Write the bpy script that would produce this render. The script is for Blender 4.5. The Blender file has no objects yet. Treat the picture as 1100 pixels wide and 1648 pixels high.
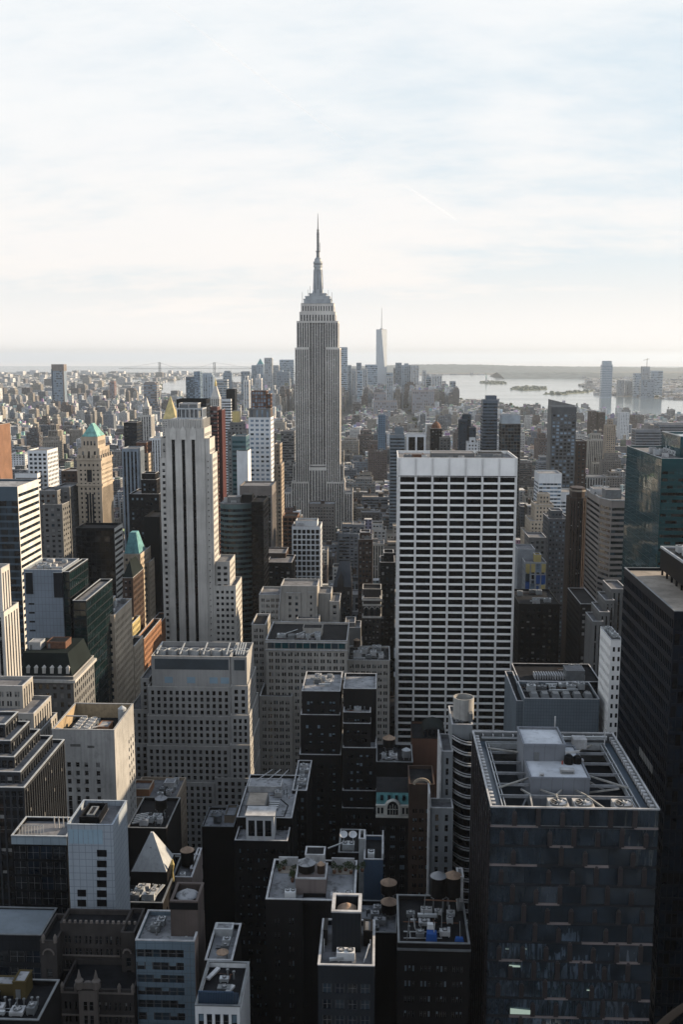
import bpy, math, random
import numpy as np
from math import radians as RAD, sin, cos, tan, pi
random.seed(7)
SC = bpy.context.scene
COL = SC.collection

# ------------------------------------------------------------------ camera
F, PITCH, YAW, CZ = 1640.0, RAD(8.63), RAD(2.27), 260.0      # pixels of the 1100-wide frame; metres
cam_d = bpy.data.cameras.new('camera')
cam_d.sensor_fit = 'HORIZONTAL'; cam_d.sensor_width = 24.0; cam_d.lens = F / 1100 * 24.0
cam_d.clip_start = 0.5; cam_d.clip_end = 120000
cam = bpy.data.objects.new('camera', cam_d); COL.objects.link(cam)
cam.location = (0, 0, CZ); cam.rotation_euler = (RAD(90) - PITCH, 0, YAW)
SC.camera = cam

# ------------------------------------------------------------------ light, sky, exposure
SUN_EL, SUN_AZ = RAD(20), RAD(69)                            # azimuth measured from +Y (down the avenue) to +X
SX, SY, SZ = cos(SUN_EL) * sin(SUN_AZ), cos(SUN_EL) * cos(SUN_AZ), sin(SUN_EL)
sun_d = bpy.data.lights.new('sun', 'SUN'); sun_d.energy = 5.0; sun_d.angle = RAD(0.53); sun_d.color = (1.0, 0.79, 0.54)
sun = bpy.data.objects.new('sun', sun_d); COL.objects.link(sun)
sun.rotation_euler = (RAD(90) - SUN_EL, 0, math.atan2(SX, -SY))
sun.location = (400, 200, 900)
SC.view_settings.view_transform = 'Standard'; SC.view_settings.look = 'None'
SC.view_settings.exposure = 0.62; SC.view_settings.gamma = 1.0; SC.view_settings.use_curve_mapping = False
SC.cycles.max_bounces = 5; SC.cycles.diffuse_bounces = 0; SC.cycles.glossy_bounces = 3
SC.cycles.volume_bounces = 0; SC.cycles.transparent_max_bounces = 8
SC.cycles.sample_clamp_indirect = 4.0

W = bpy.data.worlds.new('World'); SC.world = W; W.use_nodes = True


class NT:
    """small node-tree helper"""
    def __init__(s, tree):
        s.t = tree; s.n = tree.nodes; s.l = tree.links
    def new(s, kind, **kw):
        n = s.n.new(kind)
        for k, v in kw.items():
            setattr(n, k, v)
        return n
    def put(s, sock, v):
        if hasattr(v, 'is_linked') or hasattr(v, 'links'):
            s.l.new(v, sock)
        else:
            sock.default_value = v
    def math(s, op, a, b=None, c=None, clamp=False):
        n = s.new('ShaderNodeMath', operation=op, use_clamp=clamp)
        s.put(n.inputs[0], a)
        if b is not None: s.put(n.inputs[1], b)
        if c is not None: s.put(n.inputs[2], c)
        return n.outputs[0]
    def mix(s, f, a, b, blend='MIX'):
        n = s.new('ShaderNodeMix', data_type='RGBA', blend_type=blend)
        s.put(n.inputs[0], f); s.put(n.inputs[6], a); s.put(n.inputs[7], b)
        return n.outputs[2]
    def noise(s, vec, scale, detail=4, rough=0.55):
        n = s.new('ShaderNodeTexNoise'); s.l.new(vec, n.inputs['Vector'])
        n.inputs['Scale'].default_value = scale; n.inputs['Detail'].default_value = detail; n.inputs['Roughness'].default_value = rough
        return n.outputs['Fac']
    def ramp(s, f, lo, hi):
        n = s.new('ShaderNodeMapRange', interpolation_type='SMOOTHSTEP'); s.put(n.inputs[0], f)
        n.inputs[1].default_value = lo; n.inputs[2].default_value = hi
        return n.outputs[0]


def build_world():
    k = NT(W.node_tree); k.n.clear()
    out = k.new('ShaderNodeOutputWorld'); bg = k.new('ShaderNodeBackground'); k.l.new(bg.outputs[0], out.inputs[0])
    sky = k.new('ShaderNodeTexSky', sky_type='NISHITA', sun_disc=False, sun_elevation=SUN_EL, sun_rotation=SUN_AZ)
    sky.altitude = 200; sky.air_density = 1.0; sky.dust_density = 1.5; sky.ozone_density = 1.0
    tc = k.new('ShaderNodeTexCoord'); sep = k.new('ShaderNodeSeparateXYZ'); k.l.new(tc.outputs['Generated'], sep.inputs[0])
    zz = k.math('MAXIMUM', k.math('ADD', sep.outputs[2], 0.26), 0.08)
    com = k.new('ShaderNodeCombineXYZ')
    k.l.new(k.math('DIVIDE', sep.outputs[0], zz), com.inputs[0]); k.l.new(k.math('DIVIDE', sep.outputs[1], zz), com.inputs[1])
    mp = k.new('ShaderNodeMapping'); k.l.new(com.outputs[0], mp.inputs[0])
    mp.inputs['Rotation'].default_value = (0, 0, RAD(32)); mp.inputs['Scale'].default_value = (0.75, 1.5, 1); mp.inputs['Location'].default_value = (0.35, 1.3, 0)
    n1 = k.noise(mp.outputs[0], 0.8, 8, 0.6); n2 = k.noise(mp.outputs[0], 3.4, 9, 0.68)
    cover = k.ramp(k.math('ADD', k.math('MULTIPLY', n1, 0.74), k.math('MULTIPLY', n2, 0.26)), 0.36, 0.58)
    z = sep.outputs[2]
    # a sheet of high cloud, seen through at the zenith and thick where one looks along it
    thick = k.math('SUBTRACT', 1.0, k.math('MULTIPLY', k.ramp(z, 0.42, 0.85), 0.85))
    cover = k.math('MULTIPLY', cover, thick)
    cover = k.math('MAXIMUM', cover, k.math('SUBTRACT', 1.0, k.ramp(z, 0.0, 0.16)))
    front = k.ramp(sep.outputs[1], 0.1, -0.7)              # unseen cloud behind the camera, brightened to fill the facades facing it
    blue = k.mix(1.0, sky.outputs[0], (SKY_GAIN * .70, SKY_GAIN * .80, SKY_GAIN * .90, 1), 'MULTIPLY')
    blue = k.mix(k.math('MULTIPLY', thick, 0.88), blue, (4.7, 5.5, 6.0, 1))
    low = k.ramp(z, 0.0, 0.28)
    cloud = k.mix(low, (6.7, 6.35, 6.05, 1), (6.2, 6.34, 6.42, 1))
    cloud = k.mix(k.ramp(z, 0.0, 0.07), (7.1, 6.85, 6.6, 1), cloud)
    shade = k.ramp(k.noise(mp.outputs[0], 1.9, 7, 0.65), 0.35, 0.75)
    cloud = k.mix(k.math('MULTIPLY', k.math('MULTIPLY', shade, k.ramp(z, 0.02, 0.2)), 0.3), cloud, (5.8, 5.95, 6.2, 1))
    cloud = k.mix(front, cloud, (7.9, 8.35, 9.0, 1))
    k.l.new(k.mix(cover, blue, cloud), bg.inputs[0]); bg.inputs[1].default_value = 0.1


SKY_GAIN = 1.0
build_world()

# ------------------------------------------------------------------ pixels of the photograph <-> metres
_cp, _sp, _cy, _sy = cos(PITCH), sin(PITCH), cos(YAW), sin(YAW)
def ray(px, py):
    x = (px - 550) / F; y = -(py - 824) / F
    fy = _cp + y * _sp; fz = -_sp + y * _cp
    return x * _cy - fy * _sy, x * _sy + fy * _cy, fz
def at(px, py, Y):
    r = ray(px, py); t = Y / r[1]
    return r[0] * t, CZ + r[2] * t
def onz(px, py, Z):
    r = ray(px, py); t = (Z - CZ) / r[2]
    return r[0] * t, r[1] * t
def proj(X, Y, Z):
    xc = X * _cy + Y * _sy; yy = -X * _sy + Y * _cy; z = Z - CZ
    d = yy * _cp - z * _sp; u = yy * _sp + z * _cp
    return 550 + F * xc / d, 824 - F * u / d, d

# ------------------------------------------------------------------ mesh builder
class MB:
    def __init__(s):
        s.v = []; s.f = []; s.m = []
    def quad(s, a, b, c, d, m=0):
        n = len(s.v); s.v += [a, b, c, d]; s.f.append((n, n + 1, n + 2, n + 3)); s.m.append(m)
    def tri(s, a, b, c, m=0):
        n = len(s.v); s.v += [a, b, c]; s.f.append((n, n + 1, n + 2)); s.m.append(m)
    def box(s, x0, x1, y0, y1, z0, z1, m=0, bottom=False):
        n = len(s.v)
        s.v += [(x0, y0, z0), (x1, y0, z0), (x1, y1, z0), (x0, y1, z0), (x0, y0, z1), (x1, y0, z1), (x1, y1, z1), (x0, y1, z1)]
        fs = [(0, 1, 5, 4), (1, 2, 6, 5), (2, 3, 7, 6), (3, 0, 4, 7), (4, 5, 6, 7)] + ([(3, 2, 1, 0)] if bottom else [])
        for q in fs:
            s.f.append(tuple(n + i for i in q)); s.m.append(m)
        return s
    def prism(s, pts, z0, z1, m=0, taper=1.0, cap=True):
        n = len(s.v); k = len(pts); cx = sum(p[0] for p in pts) / k; cy = sum(p[1] for p in pts) / k
        s.v += [(p[0], p[1], z0) for p in pts] + [(cx + (p[0] - cx) * taper, cy + (p[1] - cy) * taper, z1) for p in pts]
        for i in range(k):
            j = (i + 1) % k; s.f.append((n + i, n + j, n + k + j, n + k + i)); s.m.append(m)
        if cap and taper > 0.001:
            s.f.append(tuple(n + k + i for i in range(k))); s.m.append(m)
        return s
    def lathe(s, cx, cy, prof, n=16, m=0, capped=True):
        b = len(s.v)
        for r, z in prof:
            s.v += [(cx + r * cos(2 * pi * i / n), cy + r * sin(2 * pi * i / n), z) for i in range(n)]
        for j in range(len(prof) - 1):
            for i in range(n):
                q = (i + 1) % n; s.f.append((b + j * n + i, b + j * n + q, b + (j + 1) * n + q, b + (j + 1) * n + i)); s.m.append(m)
        if capped:
            t = b + (len(prof) - 1) * n; s.f.append(tuple(t + i for i in range(n))); s.m.append(m)
        return s
    def bar(s, p, q, w, m=0, h=None):
        h = h or w
        d = np.array(q, float) - np.array(p, float); L = np.linalg.norm(d); d /= max(L, 1e-9)
        a = np.cross(d, (0, 0, 1.0)) if abs(d[2]) < 0.95 else np.cross(d, (1.0, 0, 0)); a /= np.linalg.norm(a); c = np.cross(a, d)
        n = len(s.v)
        for e in (p, q):
            for i, j in ((-1, -1), (1, -1), (1, 1), (-1, 1)):
                s.v.append(tuple(np.array(e) + a * i * w / 2 + c * j * h / 2))
        for f in ((0, 1, 5, 4), (1, 2, 6, 5), (2, 3, 7, 6), (3, 0, 4, 7), (4, 5, 6, 7), (3, 2, 1, 0)):
            s.f.append(tuple(n + i for i in f)); s.m.append(m)
        return s
    def ring(s, x0, x1, y0, y1, z0, z1, t, m=0):
        """four butted walls of thickness t"""
        s.box(x0, x1, y0, y0 + t, z0, z1, m); s.box(x0, x1, y1 - t, y1, z0, z1, m)
        s.box(x0, x0 + t, y0 + t, y1 - t, z0, z1, m); s.box(x1 - t, x1, y0 + t, y1 - t, z0, z1, m)
        return s
    def build(s, name, mats, parent=None, org=None, smooth=False):
        me = bpy.data.meshes.new(name)
        o = org or (parent['_o'] if parent is not None and '_o' in parent else (0, 0, 0))
        v = np.array(s.v, dtype=float).reshape(-1, 3) - np.array(o)
        me.from_pydata(v.tolist(), [], s.f)
        if not isinstance(mats, (list, tuple)): mats = [mats]
        for m in mats: me.materials.append(m)
        if any(s.m): me.polygons.foreach_set('material_index', s.m)
        if smooth: me.polygons.foreach_set('use_smooth', [True] * len(s.f))
        me.update()
        ob = bpy.data.objects.new(name, me); COL.objects.link(ob)
        if parent is not None: ob.parent = parent
        elif org: ob.location = org
        return ob

def tag(o, label=None, cat=None, group=None, kind=None):
    if label: o['label'] = label
    if cat: o['category'] = cat
    if group: o['group'] = group
    if kind: o['kind'] = kind
    return o
ORG = {}
def thing(name, label, cat, loc, group=None):
    o = bpy.data.objects.new(name, None); COL.objects.link(o); o.location = loc; o.empty_display_size = 2
    ORG[o.name] = tuple(loc)
    return tag(o, label, cat, group)
def part(mb, name, mats, root, smooth=False):
    org = ORG.get(root.name, (0, 0, 0))
    me_o = mb.build(name, mats, None, None, smooth)
    me = me_o.data; n = len(me.vertices); co = np.empty(n * 3); me.vertices.foreach_get('co', co)
    co = (co.reshape(-1, 3) - np.array(org)).ravel(); me.vertices.foreach_set('co', co); me.update()
    me_o.parent = root; ORG[me_o.name] = org
    return me_o
def copy_tree(o, parent=None):
    c = o.copy(); COL.objects.link(c); c.parent = parent
    for ch in o.children: copy_tree(ch, c)
    return c

# ------------------------------------------------------------------ materials
MATS = {}
def mat(name, col, rough=0.8, var=0.18, scale=0.12, streak=0.0, metal=0.0, spec=0.3, bump=0.0, grime=0.0, panel=None):
    if name in MATS: return MATS[name]
    m = bpy.data.materials.new(name); m.use_nodes = True; k = NT(m.node_tree)
    b = k.n['Principled BSDF']; g = k.new('ShaderNodeNewGeometry')
    c = (*col, 1)
    v = k.ramp(k.noise(g.outputs['Position'], scale, 5, 0.6), 0.28, 0.72)
    cc = k.mix(v, tuple(x * (1 - var) for x in col) + (1,), tuple(min(1, x * (1 + var)) for x in col) + (1,))
    if streak:
        mp = k.new('ShaderNodeMapping'); k.l.new(g.outputs['Position'], mp.inputs[0]); mp.inputs['Scale'].default_value = (1.1, 1.1, 0.05)
        s = k.ramp(k.noise(mp.outputs[0], 0.9, 4, 0.6), 0.42, 0.75)
        cc = k.mix(k.math('MULTIPLY', s, streak), cc, tuple(x * 0.42 for x in col) + (1,))
    if grime:
        s = k.ramp(k.noise(g.outputs['Position'], scale * 2.3 + 0.11, 6, 0.65), 0.5, 0.66)
        cc = k.mix(k.math('MULTIPLY', s, grime), cc, tuple(x * 0.25 for x in col) + (1,))
    if panel:                                         # joints between cladding panels: real seams, pw x ph metres
        pw, ph, amt = panel
        sp = k.new('ShaderNodeSeparateXYZ'); k.l.new(g.outputs['Position'], sp.inputs[0])
        h = k.math('ADD', sp.outputs[0], sp.outputs[1])
        a = k.math('LESS_THAN', k.math('FRACT', k.math('DIVIDE', h, pw)), 0.09 / pw * 1.6)
        z = k.math('LESS_THAN', k.math('FRACT', k.math('DIVIDE', sp.outputs[2], ph)), 0.09 / ph * 1.6)
        cc = k.mix(k.math('MULTIPLY', k.math('MAXIMUM', a, z), amt), cc, tuple(x * 0.3 for x in col) + (1,))
    k.l.new(cc, b.inputs['Base Color'])
    if spec == .3 and max(col) < .08: spec = .08
    b.inputs['Roughness'].default_value = rough; b.inputs['Metallic'].default_value = metal; b.inputs['Specular IOR Level'].default_value = spec
    if bump:
        bn = k.new('ShaderNodeBump'); bn.inputs['Strength'].default_value = bump; bn.inputs['Distance'].default_value = 0.3
        k.l.new(k.noise(g.outputs['Position'], 0.5, 3), bn.inputs['Height']); k.l.new(bn.outputs[0], b.inputs['Normal'])
    MATS[name] = m
    return m
def glass(name, col, rough=0.07, spec=0.5, wob=0.02, ws=0.25, metal=0.0, streak=False):
    """a window: dark room behind a reflecting pane that is never quite flat"""
    if name in MATS: return MATS[name]
    m = bpy.data.materials.new(name); m.use_nodes = True; k = NT(m.node_tree); b = k.n['Principled BSDF']
    g = k.new('ShaderNodeNewGeometry')
    v = k.noise(g.outputs['Position'], 0.21, 3, 0.6)
    k.l.new(k.mix(k.ramp(v, 0.3, 0.7), tuple(x * 0.6 for x in col) + (1,), tuple(x * 1.5 for x in col) + (1,)), b.inputs['Base Color'])
    b.inputs['Roughness'].default_value = rough; b.inputs['Specular IOR Level'].default_value = spec; b.inputs['Metallic'].default_value = metal
    if wob:
        bn = k.new('ShaderNodeBump'); bn.inputs['Strength'].default_value = 1.0; bn.inputs['Distance'].default_value = wob
        src = g.outputs['Position']
        if streak:
            mp = k.new('ShaderNodeMapping'); k.l.new(src, mp.inputs[0]); mp.inputs['Scale'].default_value = (1.6, 1.6, .3); src = mp.outputs[0]
        k.l.new(k.noise(src, ws, 1), bn.inputs['Height']); k.l.new(bn.outputs[0], b.inputs['Normal'])
    MATS[name] = m
    return m

LIME = mat('limestone', (.50, .478, .45), streak=.35, scale=.05)
LIMEB = mat('grey_limestone', (.34, .32, .295), streak=.4, scale=.04)
TAN = mat('tan_stone', (.44, .365, .285), streak=.3, scale=.07)
GREYS = mat('grey_stone', (.15, .15, .15), streak=.35, scale=.06)
CONC = mat('concrete', (.35, .345, .34), streak=.45, scale=.08, grime=.25)
WHITE = mat('white_travertine', (.87, .855, .84), var=.06, streak=.08)
WHITEP = mat('white_paint', (.66, .67, .69), var=.08, streak=.2)
TILE = mat('white_tile', (.30, .34, .39), var=.07, streak=.12, panel=(1.55, 1.75, .55))
PANEL = mat('blue_grey_panel', (.17, .20, .24), var=.1, panel=(1.6, 3.2, .5))
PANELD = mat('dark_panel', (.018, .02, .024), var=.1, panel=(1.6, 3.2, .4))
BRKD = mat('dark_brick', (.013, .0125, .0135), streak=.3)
BRKB = mat('brown_brick', (.065, .045, .037), streak=.3)
BRKR = mat('red_brick', (.12, .06, .042), streak=.3)
BRKT = mat('tan_brick', (.33, .265, .205), streak=.3)
BRKO = mat('orange_brick', (.27, .135, .075), streak=.2)
GOTH = mat('brownstone', (.052, .047, .046), streak=.3, scale=.25)
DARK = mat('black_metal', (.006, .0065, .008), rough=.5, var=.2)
DARKB = mat('dark_bronze', (.012, .011, .011), rough=.45, var=.2)
BRNZ = mat('brown_granite', (.05, .036, .032), rough=.5, var=.15, streak=.2)
STEEL = mat('galvanised_steel', (.42, .44, .46), rough=.45, metal=.25, var=.15, grime=.2, scale=.5)
STEELD = mat('weathered_steel', (.16, .17, .18), rough=.5, metal=.2, var=.2, scale=.5)
PALE = mat('pale_coping', (.42, .42, .43), var=.25, grime=.2, scale=.4)
COPPER = mat('copper_patina', (.18, .37, .34), var=.35, streak=.3, scale=.3)
TEALR = mat('teal_roof', (.12, .28, .30), var=.3, streak=.2, scale=.3)
GOLD = mat('gilded_roof', (.50, .40, .18), rough=.4, metal=.35, var=.25, streak=.3)
RPALE = mat('pale_roof', (.26, .265, .28), var=.3, grime=.8, scale=.16)
RGREY = mat('grey_roof', (.16, .16, .17), var=.3, grime=.5, scale=.16)
RDARK = mat('tar_roof', (.016, .0165, .019), var=.35, grime=.4, scale=.2)
RTAN = mat('gravel_roof', (.30, .26, .22), var=.3, grime=.3, scale=.14)
WOOD = mat('cedar_wood', (.05, .035, .028), var=.3, streak=.5, scale=.7)
WOODR = mat('tank_roof_felt', (.30, .21, .15), var=.25, grime=.3, scale=.7)
RUST = mat('rusty_steel', (.14, .07, .045), var=.3, grime=.3, scale=.6)
BLUEP = mat('blue_tarpaulin', (.015, .07, .26), var=.2)
BLUEW = mat('blue_wall', (.05, .085, .14), var=.15, streak=.2)
YELL = mat('yellow_sheathing', (.46, .37, .15), var=.15)
ASPH = mat('asphalt', (.045, .045, .048), var=.3, scale=.03)
LEAF = mat('foliage', (.045, .065, .028), var=.45, scale=.4, spec=.1)
BARK = mat('bark', (.06, .045, .035), var=.3, scale=1.0)
GREENW = mat('dark_green_roof', (.012, .017, .017), var=.2)
GL0 = glass('window_glass', (.010, .012, .015))
GL1 = glass('window_glass_grey', (.014, .017, .021), rough=.12)
GL2 = glass('window_glass_blue', (.022, .036, .05), rough=.10)
BLND = mat('window_blind', (.20, .20, .20), rough=.5, var=.2, spec=.5)
BLNB = mat('sky_tinted_blind', (.13, .19, .24), rough=.35, var=.3, spec=.5)  # pale blue panes: reflected sky painted as a blind tone
GLTEAL = glass('teal_glass', (.004, .045, .056), rough=.05, wob=.06, ws=.10)
GLNAVY = glass('navy_glass', (.005, .010, .018), rough=.08, spec=.3, wob=.05, ws=.12)
GLGREEN = glass('green_glass', (.004, .014, .015), rough=.05, wob=.06, ws=.15)
GLSKY = glass('pale_blue_glass', (.16, .22, .29), rough=.12, wob=.02)
GLBLK = glass('black_glass', (.003, .0035, .005), rough=.12, wob=.02, spec=.15)
FRAME = mat('window_frame', (.16, .16, .165), rough=.5, var=.15)

# ------------------------------------------------------------------ buildings
BLK = []                       # footprints (x0, x1, y0, y1, z1, phrase) of everything built by hand
WIN_MESH = {}
def G(bay=3.2, fl=3.7, ww=.5, wh=.55, ins=.3, top=1.5, bot=0, edge=.6, s='grid', sp=None, gl=None, n=1, zmin=None):
    return dict(bay=bay, fl=fl, ww=ww, wh=wh, ins=ins, top=top, bot=bot, edge=edge, s=s, sp=sp, gl=gl, n=n, zmin=zmin)
MIX = (GL0, GL0, GL0, GL0, GL1, GL1, GL2, 'half', 'half', 'blind')
MIXD = (GL0, GL0, GL0, GL0, GL0, GL1, GL1, 'half')
MIXB = (GL0, GL0, GL0, GL1, GL1, 'halfb', 'halfb', 'blindb')

ALLB = []
class Bld:
    def __init__(s, name, label, x, y, cat='building', group=None, wall=LIME, roof=RGREY, cop=PALE, win=MIX, sp=None, near=False, phrase=None):
        s.root = thing(name, label, cat, (x, y, 0), group)
        s.wall = wall; s.roofm = roof; s.cop = cop; s.win = win; s.sp = sp or DARK; s.near = near
        s.W = MB(); s.S = MB(); s.R = MB(); s.C = MB(); s.RL = []; s.done = False; ALLB.append(s); s.mats = [wall]; s.wins = []; s.b = []
        s.phrase = phrase or label; s.sname = 'spandrel_cladding'; s.rr = random.Random(label); s.extra = []
    def mi(s, m):
        if m is None: return 0
        if m not in s.mats: s.mats.append(m)
        return s.mats.index(m)
    def facade(s, ox, oy, ux, uy, Wd, z0, z1, f, wm=0):
        nx, ny = uy, -ux
        P = lambda u, z, d=0.0: (ox + ux * u - nx * d, oy + uy * u - ny * d, z)
        w = s.W
        def Q(u0, u1, a, b, d=0.0, m=wm, mb=w):
            if b - a > 1e-4 and u1 - u0 > 1e-4: mb.quad(P(u0, a, d), P(u1, a, d), P(u1, b, d), P(u0, b, d), m)
        if f is None:
            return Q(0, Wd, z0, z1)
        e = min(f['edge'], Wd * .2); top = f['top']; fl = f['fl']; ins = f['ins']
        nc = max(1, round((Wd - 2 * e) / f['bay'])); bw = (Wd - 2 * e) / nc
        zt = z1 - top; nr = int((zt - z0 - f['bot']) / fl)
        if nr < 1: return Q(0, Wd, z0, z1)
        zm = f['zmin']
        if zm is not None: nr = min(nr, max(1, int((zt - zm) / fl)))
        zl = zt - nr * fl
        gl = f['gl'] or s.win
        pick = lambda: s.rr.choice(gl)
        Q(0, Wd, zt, z1); Q(0, Wd, z0, zl)
        rows = [(zt - (r + 1) * fl + fl * (1 - f['wh']) * .55, zt - (r + 1) * fl + fl * (1 - f['wh']) * .55 + fl * f['wh']) for r in range(nr)]
        n = f['n']
        if f['s'] == 'grid':
            holes = []
            for c in range(nc):
                tw = bw * f['ww']; g = .35 if n > 1 else 0; each = (tw - g * (n - 1)) / n
                for j in range(n):
                    a = e + c * bw + (bw - tw) / 2 + j * (each + g); holes.append((a, a + each))
            up = zt
            for a, b in rows:
                Q(0, Wd, b, up); up = a
                x = 0
                for h0, h1 in holes:
                    Q(x, h0, a, b); x = h1
                    w.quad(P(h0, a), P(h1, a), P(h1, a, ins), P(h0, a, ins), wm)
                    w.quad(P(h0, a), P(h0, a, ins), P(h0, b, ins), P(h0, b), wm)
                    w.quad(P(h1, a), P(h1, b), P(h1, b, ins), P(h1, a, ins), wm)
                    w.quad(P(h0, b, ins), P(h1, b, ins), P(h1, b), P(h0, b), wm)
                    s.wins.append((P(h0, a, ins), (ux, uy), h1 - h0, b - a, pick()))
                Q(x, Wd, a, b)
            Q(0, Wd, zl, up)
        elif f['s'] == 'pier':
            x = 0
            for c in range(nc):
                tw = bw * f['ww']; h0 = e + c * bw + (bw - tw) / 2; h1 = h0 + tw
                Q(x, h0, zl, zt); x = h1
                w.quad(P(h0, zl), P(h0, zl, ins), P(h0, zt, ins), P(h0, zt), wm)
                w.quad(P(h1, zl), P(h1, zt), P(h1, zt, ins), P(h1, zl, ins), wm)
                w.quad(P(h0, zt, ins), P(h1, zt, ins), P(h1, zt), P(h0, zt), wm); w.quad(P(h0, zl), P(h1, zl), P(h1, zl, ins), P(h0, zl, ins), wm)
                g = .3 if n > 1 else 0; each = (tw - g * (n - 1)) / n
                for j in range(n - 1): Q(h0 + (j + 1) * each + j * g, h0 + (j + 1) * (each + g), zl, zt, ins, wm)
                for j in range(n):
                    q0 = h0 + j * (each + g); up = zt
                    Q(q0, q0 + each, zl, zt, ins + .04, 0, s.S)
                    for a, b in rows:
                        s.wins.append((P(q0, a, ins), (ux, uy), each, b - a, pick()))
            Q(x, Wd, zl, zt)
        else:                                                   # ribbon windows
            s.sname = 'window_mullion'
            h0, h1 = e, Wd - e; up = zt
            Q(h0, h1, zl, zt, ins + .04, 0, s.S)
            Q(0, h0, zl, zt); Q(h1, Wd, zl, zt)
            for a, b in rows:
                Q(h0, h1, b, up); up = a
                w.quad(P(h0, a), P(h1, a), P(h1, a, ins), P(h0, a, ins), wm); w.quad(P(h0, b, ins), P(h1, b, ins), P(h1, b), P(h0, b), wm)
                w.quad(P(h0, a), P(h0, a, ins), P(h0, b, ins), P(h0, b), wm); w.quad(P(h1, a), P(h1, b), P(h1, b, ins), P(h1, a, ins), wm)
                g = bw * (1 - f['ww'])
                for c in range(nc):
                    q = h0 + c * bw
                    s.wins.append((P(q + g, a, ins), (ux, uy), bw - g, b - a, pick()))
            Q(h0, h1, zl, up)
    def block(s, x0, x1, y0, y1, z0, z1, f=None, fs='same', par=1.0, wm=None, roof=None, reg=True, cop=.2, ws=None, fb=None):
        """one storeyed mass: front, right and left faces with windows, back plain, flat roof behind a parapet"""
        if fs == 'same': fs = f
        k = s.mi(wm); kk = s.mi(ws) if ws else k
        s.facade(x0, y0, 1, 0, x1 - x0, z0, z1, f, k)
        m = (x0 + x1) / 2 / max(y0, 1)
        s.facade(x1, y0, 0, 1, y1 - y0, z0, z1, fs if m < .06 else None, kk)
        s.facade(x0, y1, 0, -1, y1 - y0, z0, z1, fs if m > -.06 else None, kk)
        s.facade(x1, y1, -1, 0, x1 - x0, z0, z1, fb, k)
        t = .34; zr = z1 - par
        r_ = MB(); r_.quad((x0 + t, y0 + t, zr), (x1 - t, y0 + t, zr), (x1 - t, y1 - t, zr), (x0 + t, y1 - t, zr))
        for a, b, c, d in (((x0 + t, y1 - t), (x1 - t, y1 - t), 0, 0), ((x1 - t, y0 + t), (x0 + t, y0 + t), 0, 0), ((x0 + t, y0 + t), (x0 + t, y1 - t), 0, 0), ((x1 - t, y1 - t), (x1 - t, y0 + t), 0, 0)):
            s.W.quad((*a, zr), (*b, zr), (*b, z1), (*a, z1), k)
        s.RL.append((r_, MB().ring(x0 - .08, x1 + .08, y0 - .08, y1 + .08, z1, z1 + cop, t + .14)))
        if reg: BLK.append((x0, x1, y0, y1, z1, s.phrase)); s.b.append((x0, x1, y0, y1, z0, z1))
        return x0, x1, y0, y1, z0, z1
    def px(s, xl, xr, yt, Y, dep, z0=0, f=None, **kw):
        """the same from where its front top edge stands in the photograph, Y metres away"""
        a, z1 = at(xl, yt, Y); b, _ = at(xr, yt, Y)
        return s.block(a, b, Y, Y + dep, z0, z1, f, **kw)
    def solid(s, name, mb, m, smooth=False):
        return part(mb, name, m, s.root, smooth)
    def finish(s, indiv=100):
        if s.done: return s
        s.done = True
        s.walls = part(s.W, 'wall', s.mats, s.root)
        if s.S.f: part(s.S, s.sname, s.sp, s.root)
        if s.R.f: s.roof = part(s.R, 'roof', s.roofm, s.root)
        if s.C.f: part(s.C, 'parapet', s.cop, s.root)
        for r_, c_ in s.RL: part(c_, 'parapet', s.cop, part(r_, 'roof', s.roofm, s.root) and s.root)
        org = ORG[s.root.name]
        rated = []
        for i, (p, u, w, h, k) in enumerate(s.wins):
            x0, y0, d = proj(p[0], p[1], p[2]); x1, y1, d2 = proj(p[0] + u[0] * w, p[1] + u[1] * w, p[2] + h)
            a = abs(x1 - x0) * abs(y1 - y0) * .387 if (d > 0 and -5 < x0 < 1105 and y0 < 1653 and y1 > 0) else 0
            rated.append((a, i))
        rated.sort(reverse=True)
        big = [i for a, i in rated[:indiv] if a > 8.5]
        bs = set(big)
        for i in big:
            p, u, w, h, k = s.wins[i]
            key = (round(w, 2), round(h, 2), k if isinstance(k, str) else k.name, s.near)
            if key not in WIN_MESH:
                m = MB(); pane(m, (0, 0, 0), (1, 0), w, h, k, s.near)
                me = bpy.data.meshes.new('window'); me.from_pydata(m.v, [], m.f)
                for q in WMATS: me.materials.append(q)
                if k not in WMATS and not isinstance(k, str): me.materials.append(k)
                me.polygons.foreach_set('material_index', m.m); me.update(); WIN_MESH[key] = me
            o = bpy.data.objects.new('window', WIN_MESH[key]); COL.objects.link(o); o.parent = s.root
            o.location = (p[0] - org[0], p[1] - org[1], p[2] - org[2]); o.rotation_euler = (0, 0, math.atan2(u[1], u[0]))
        rest = MB(); own = list(WMATS)
        for i, (p, u, w, h, k) in enumerate(s.wins):
            if i in bs: continue
            if not isinstance(k, str) and k not in own: own.append(k)
            pane(rest, p, u, w, h, k, False, own)
        if rest.f:
            o = part(rest, 'window', own, s.root); o['kind'] = 'stuff'
        return s

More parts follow.
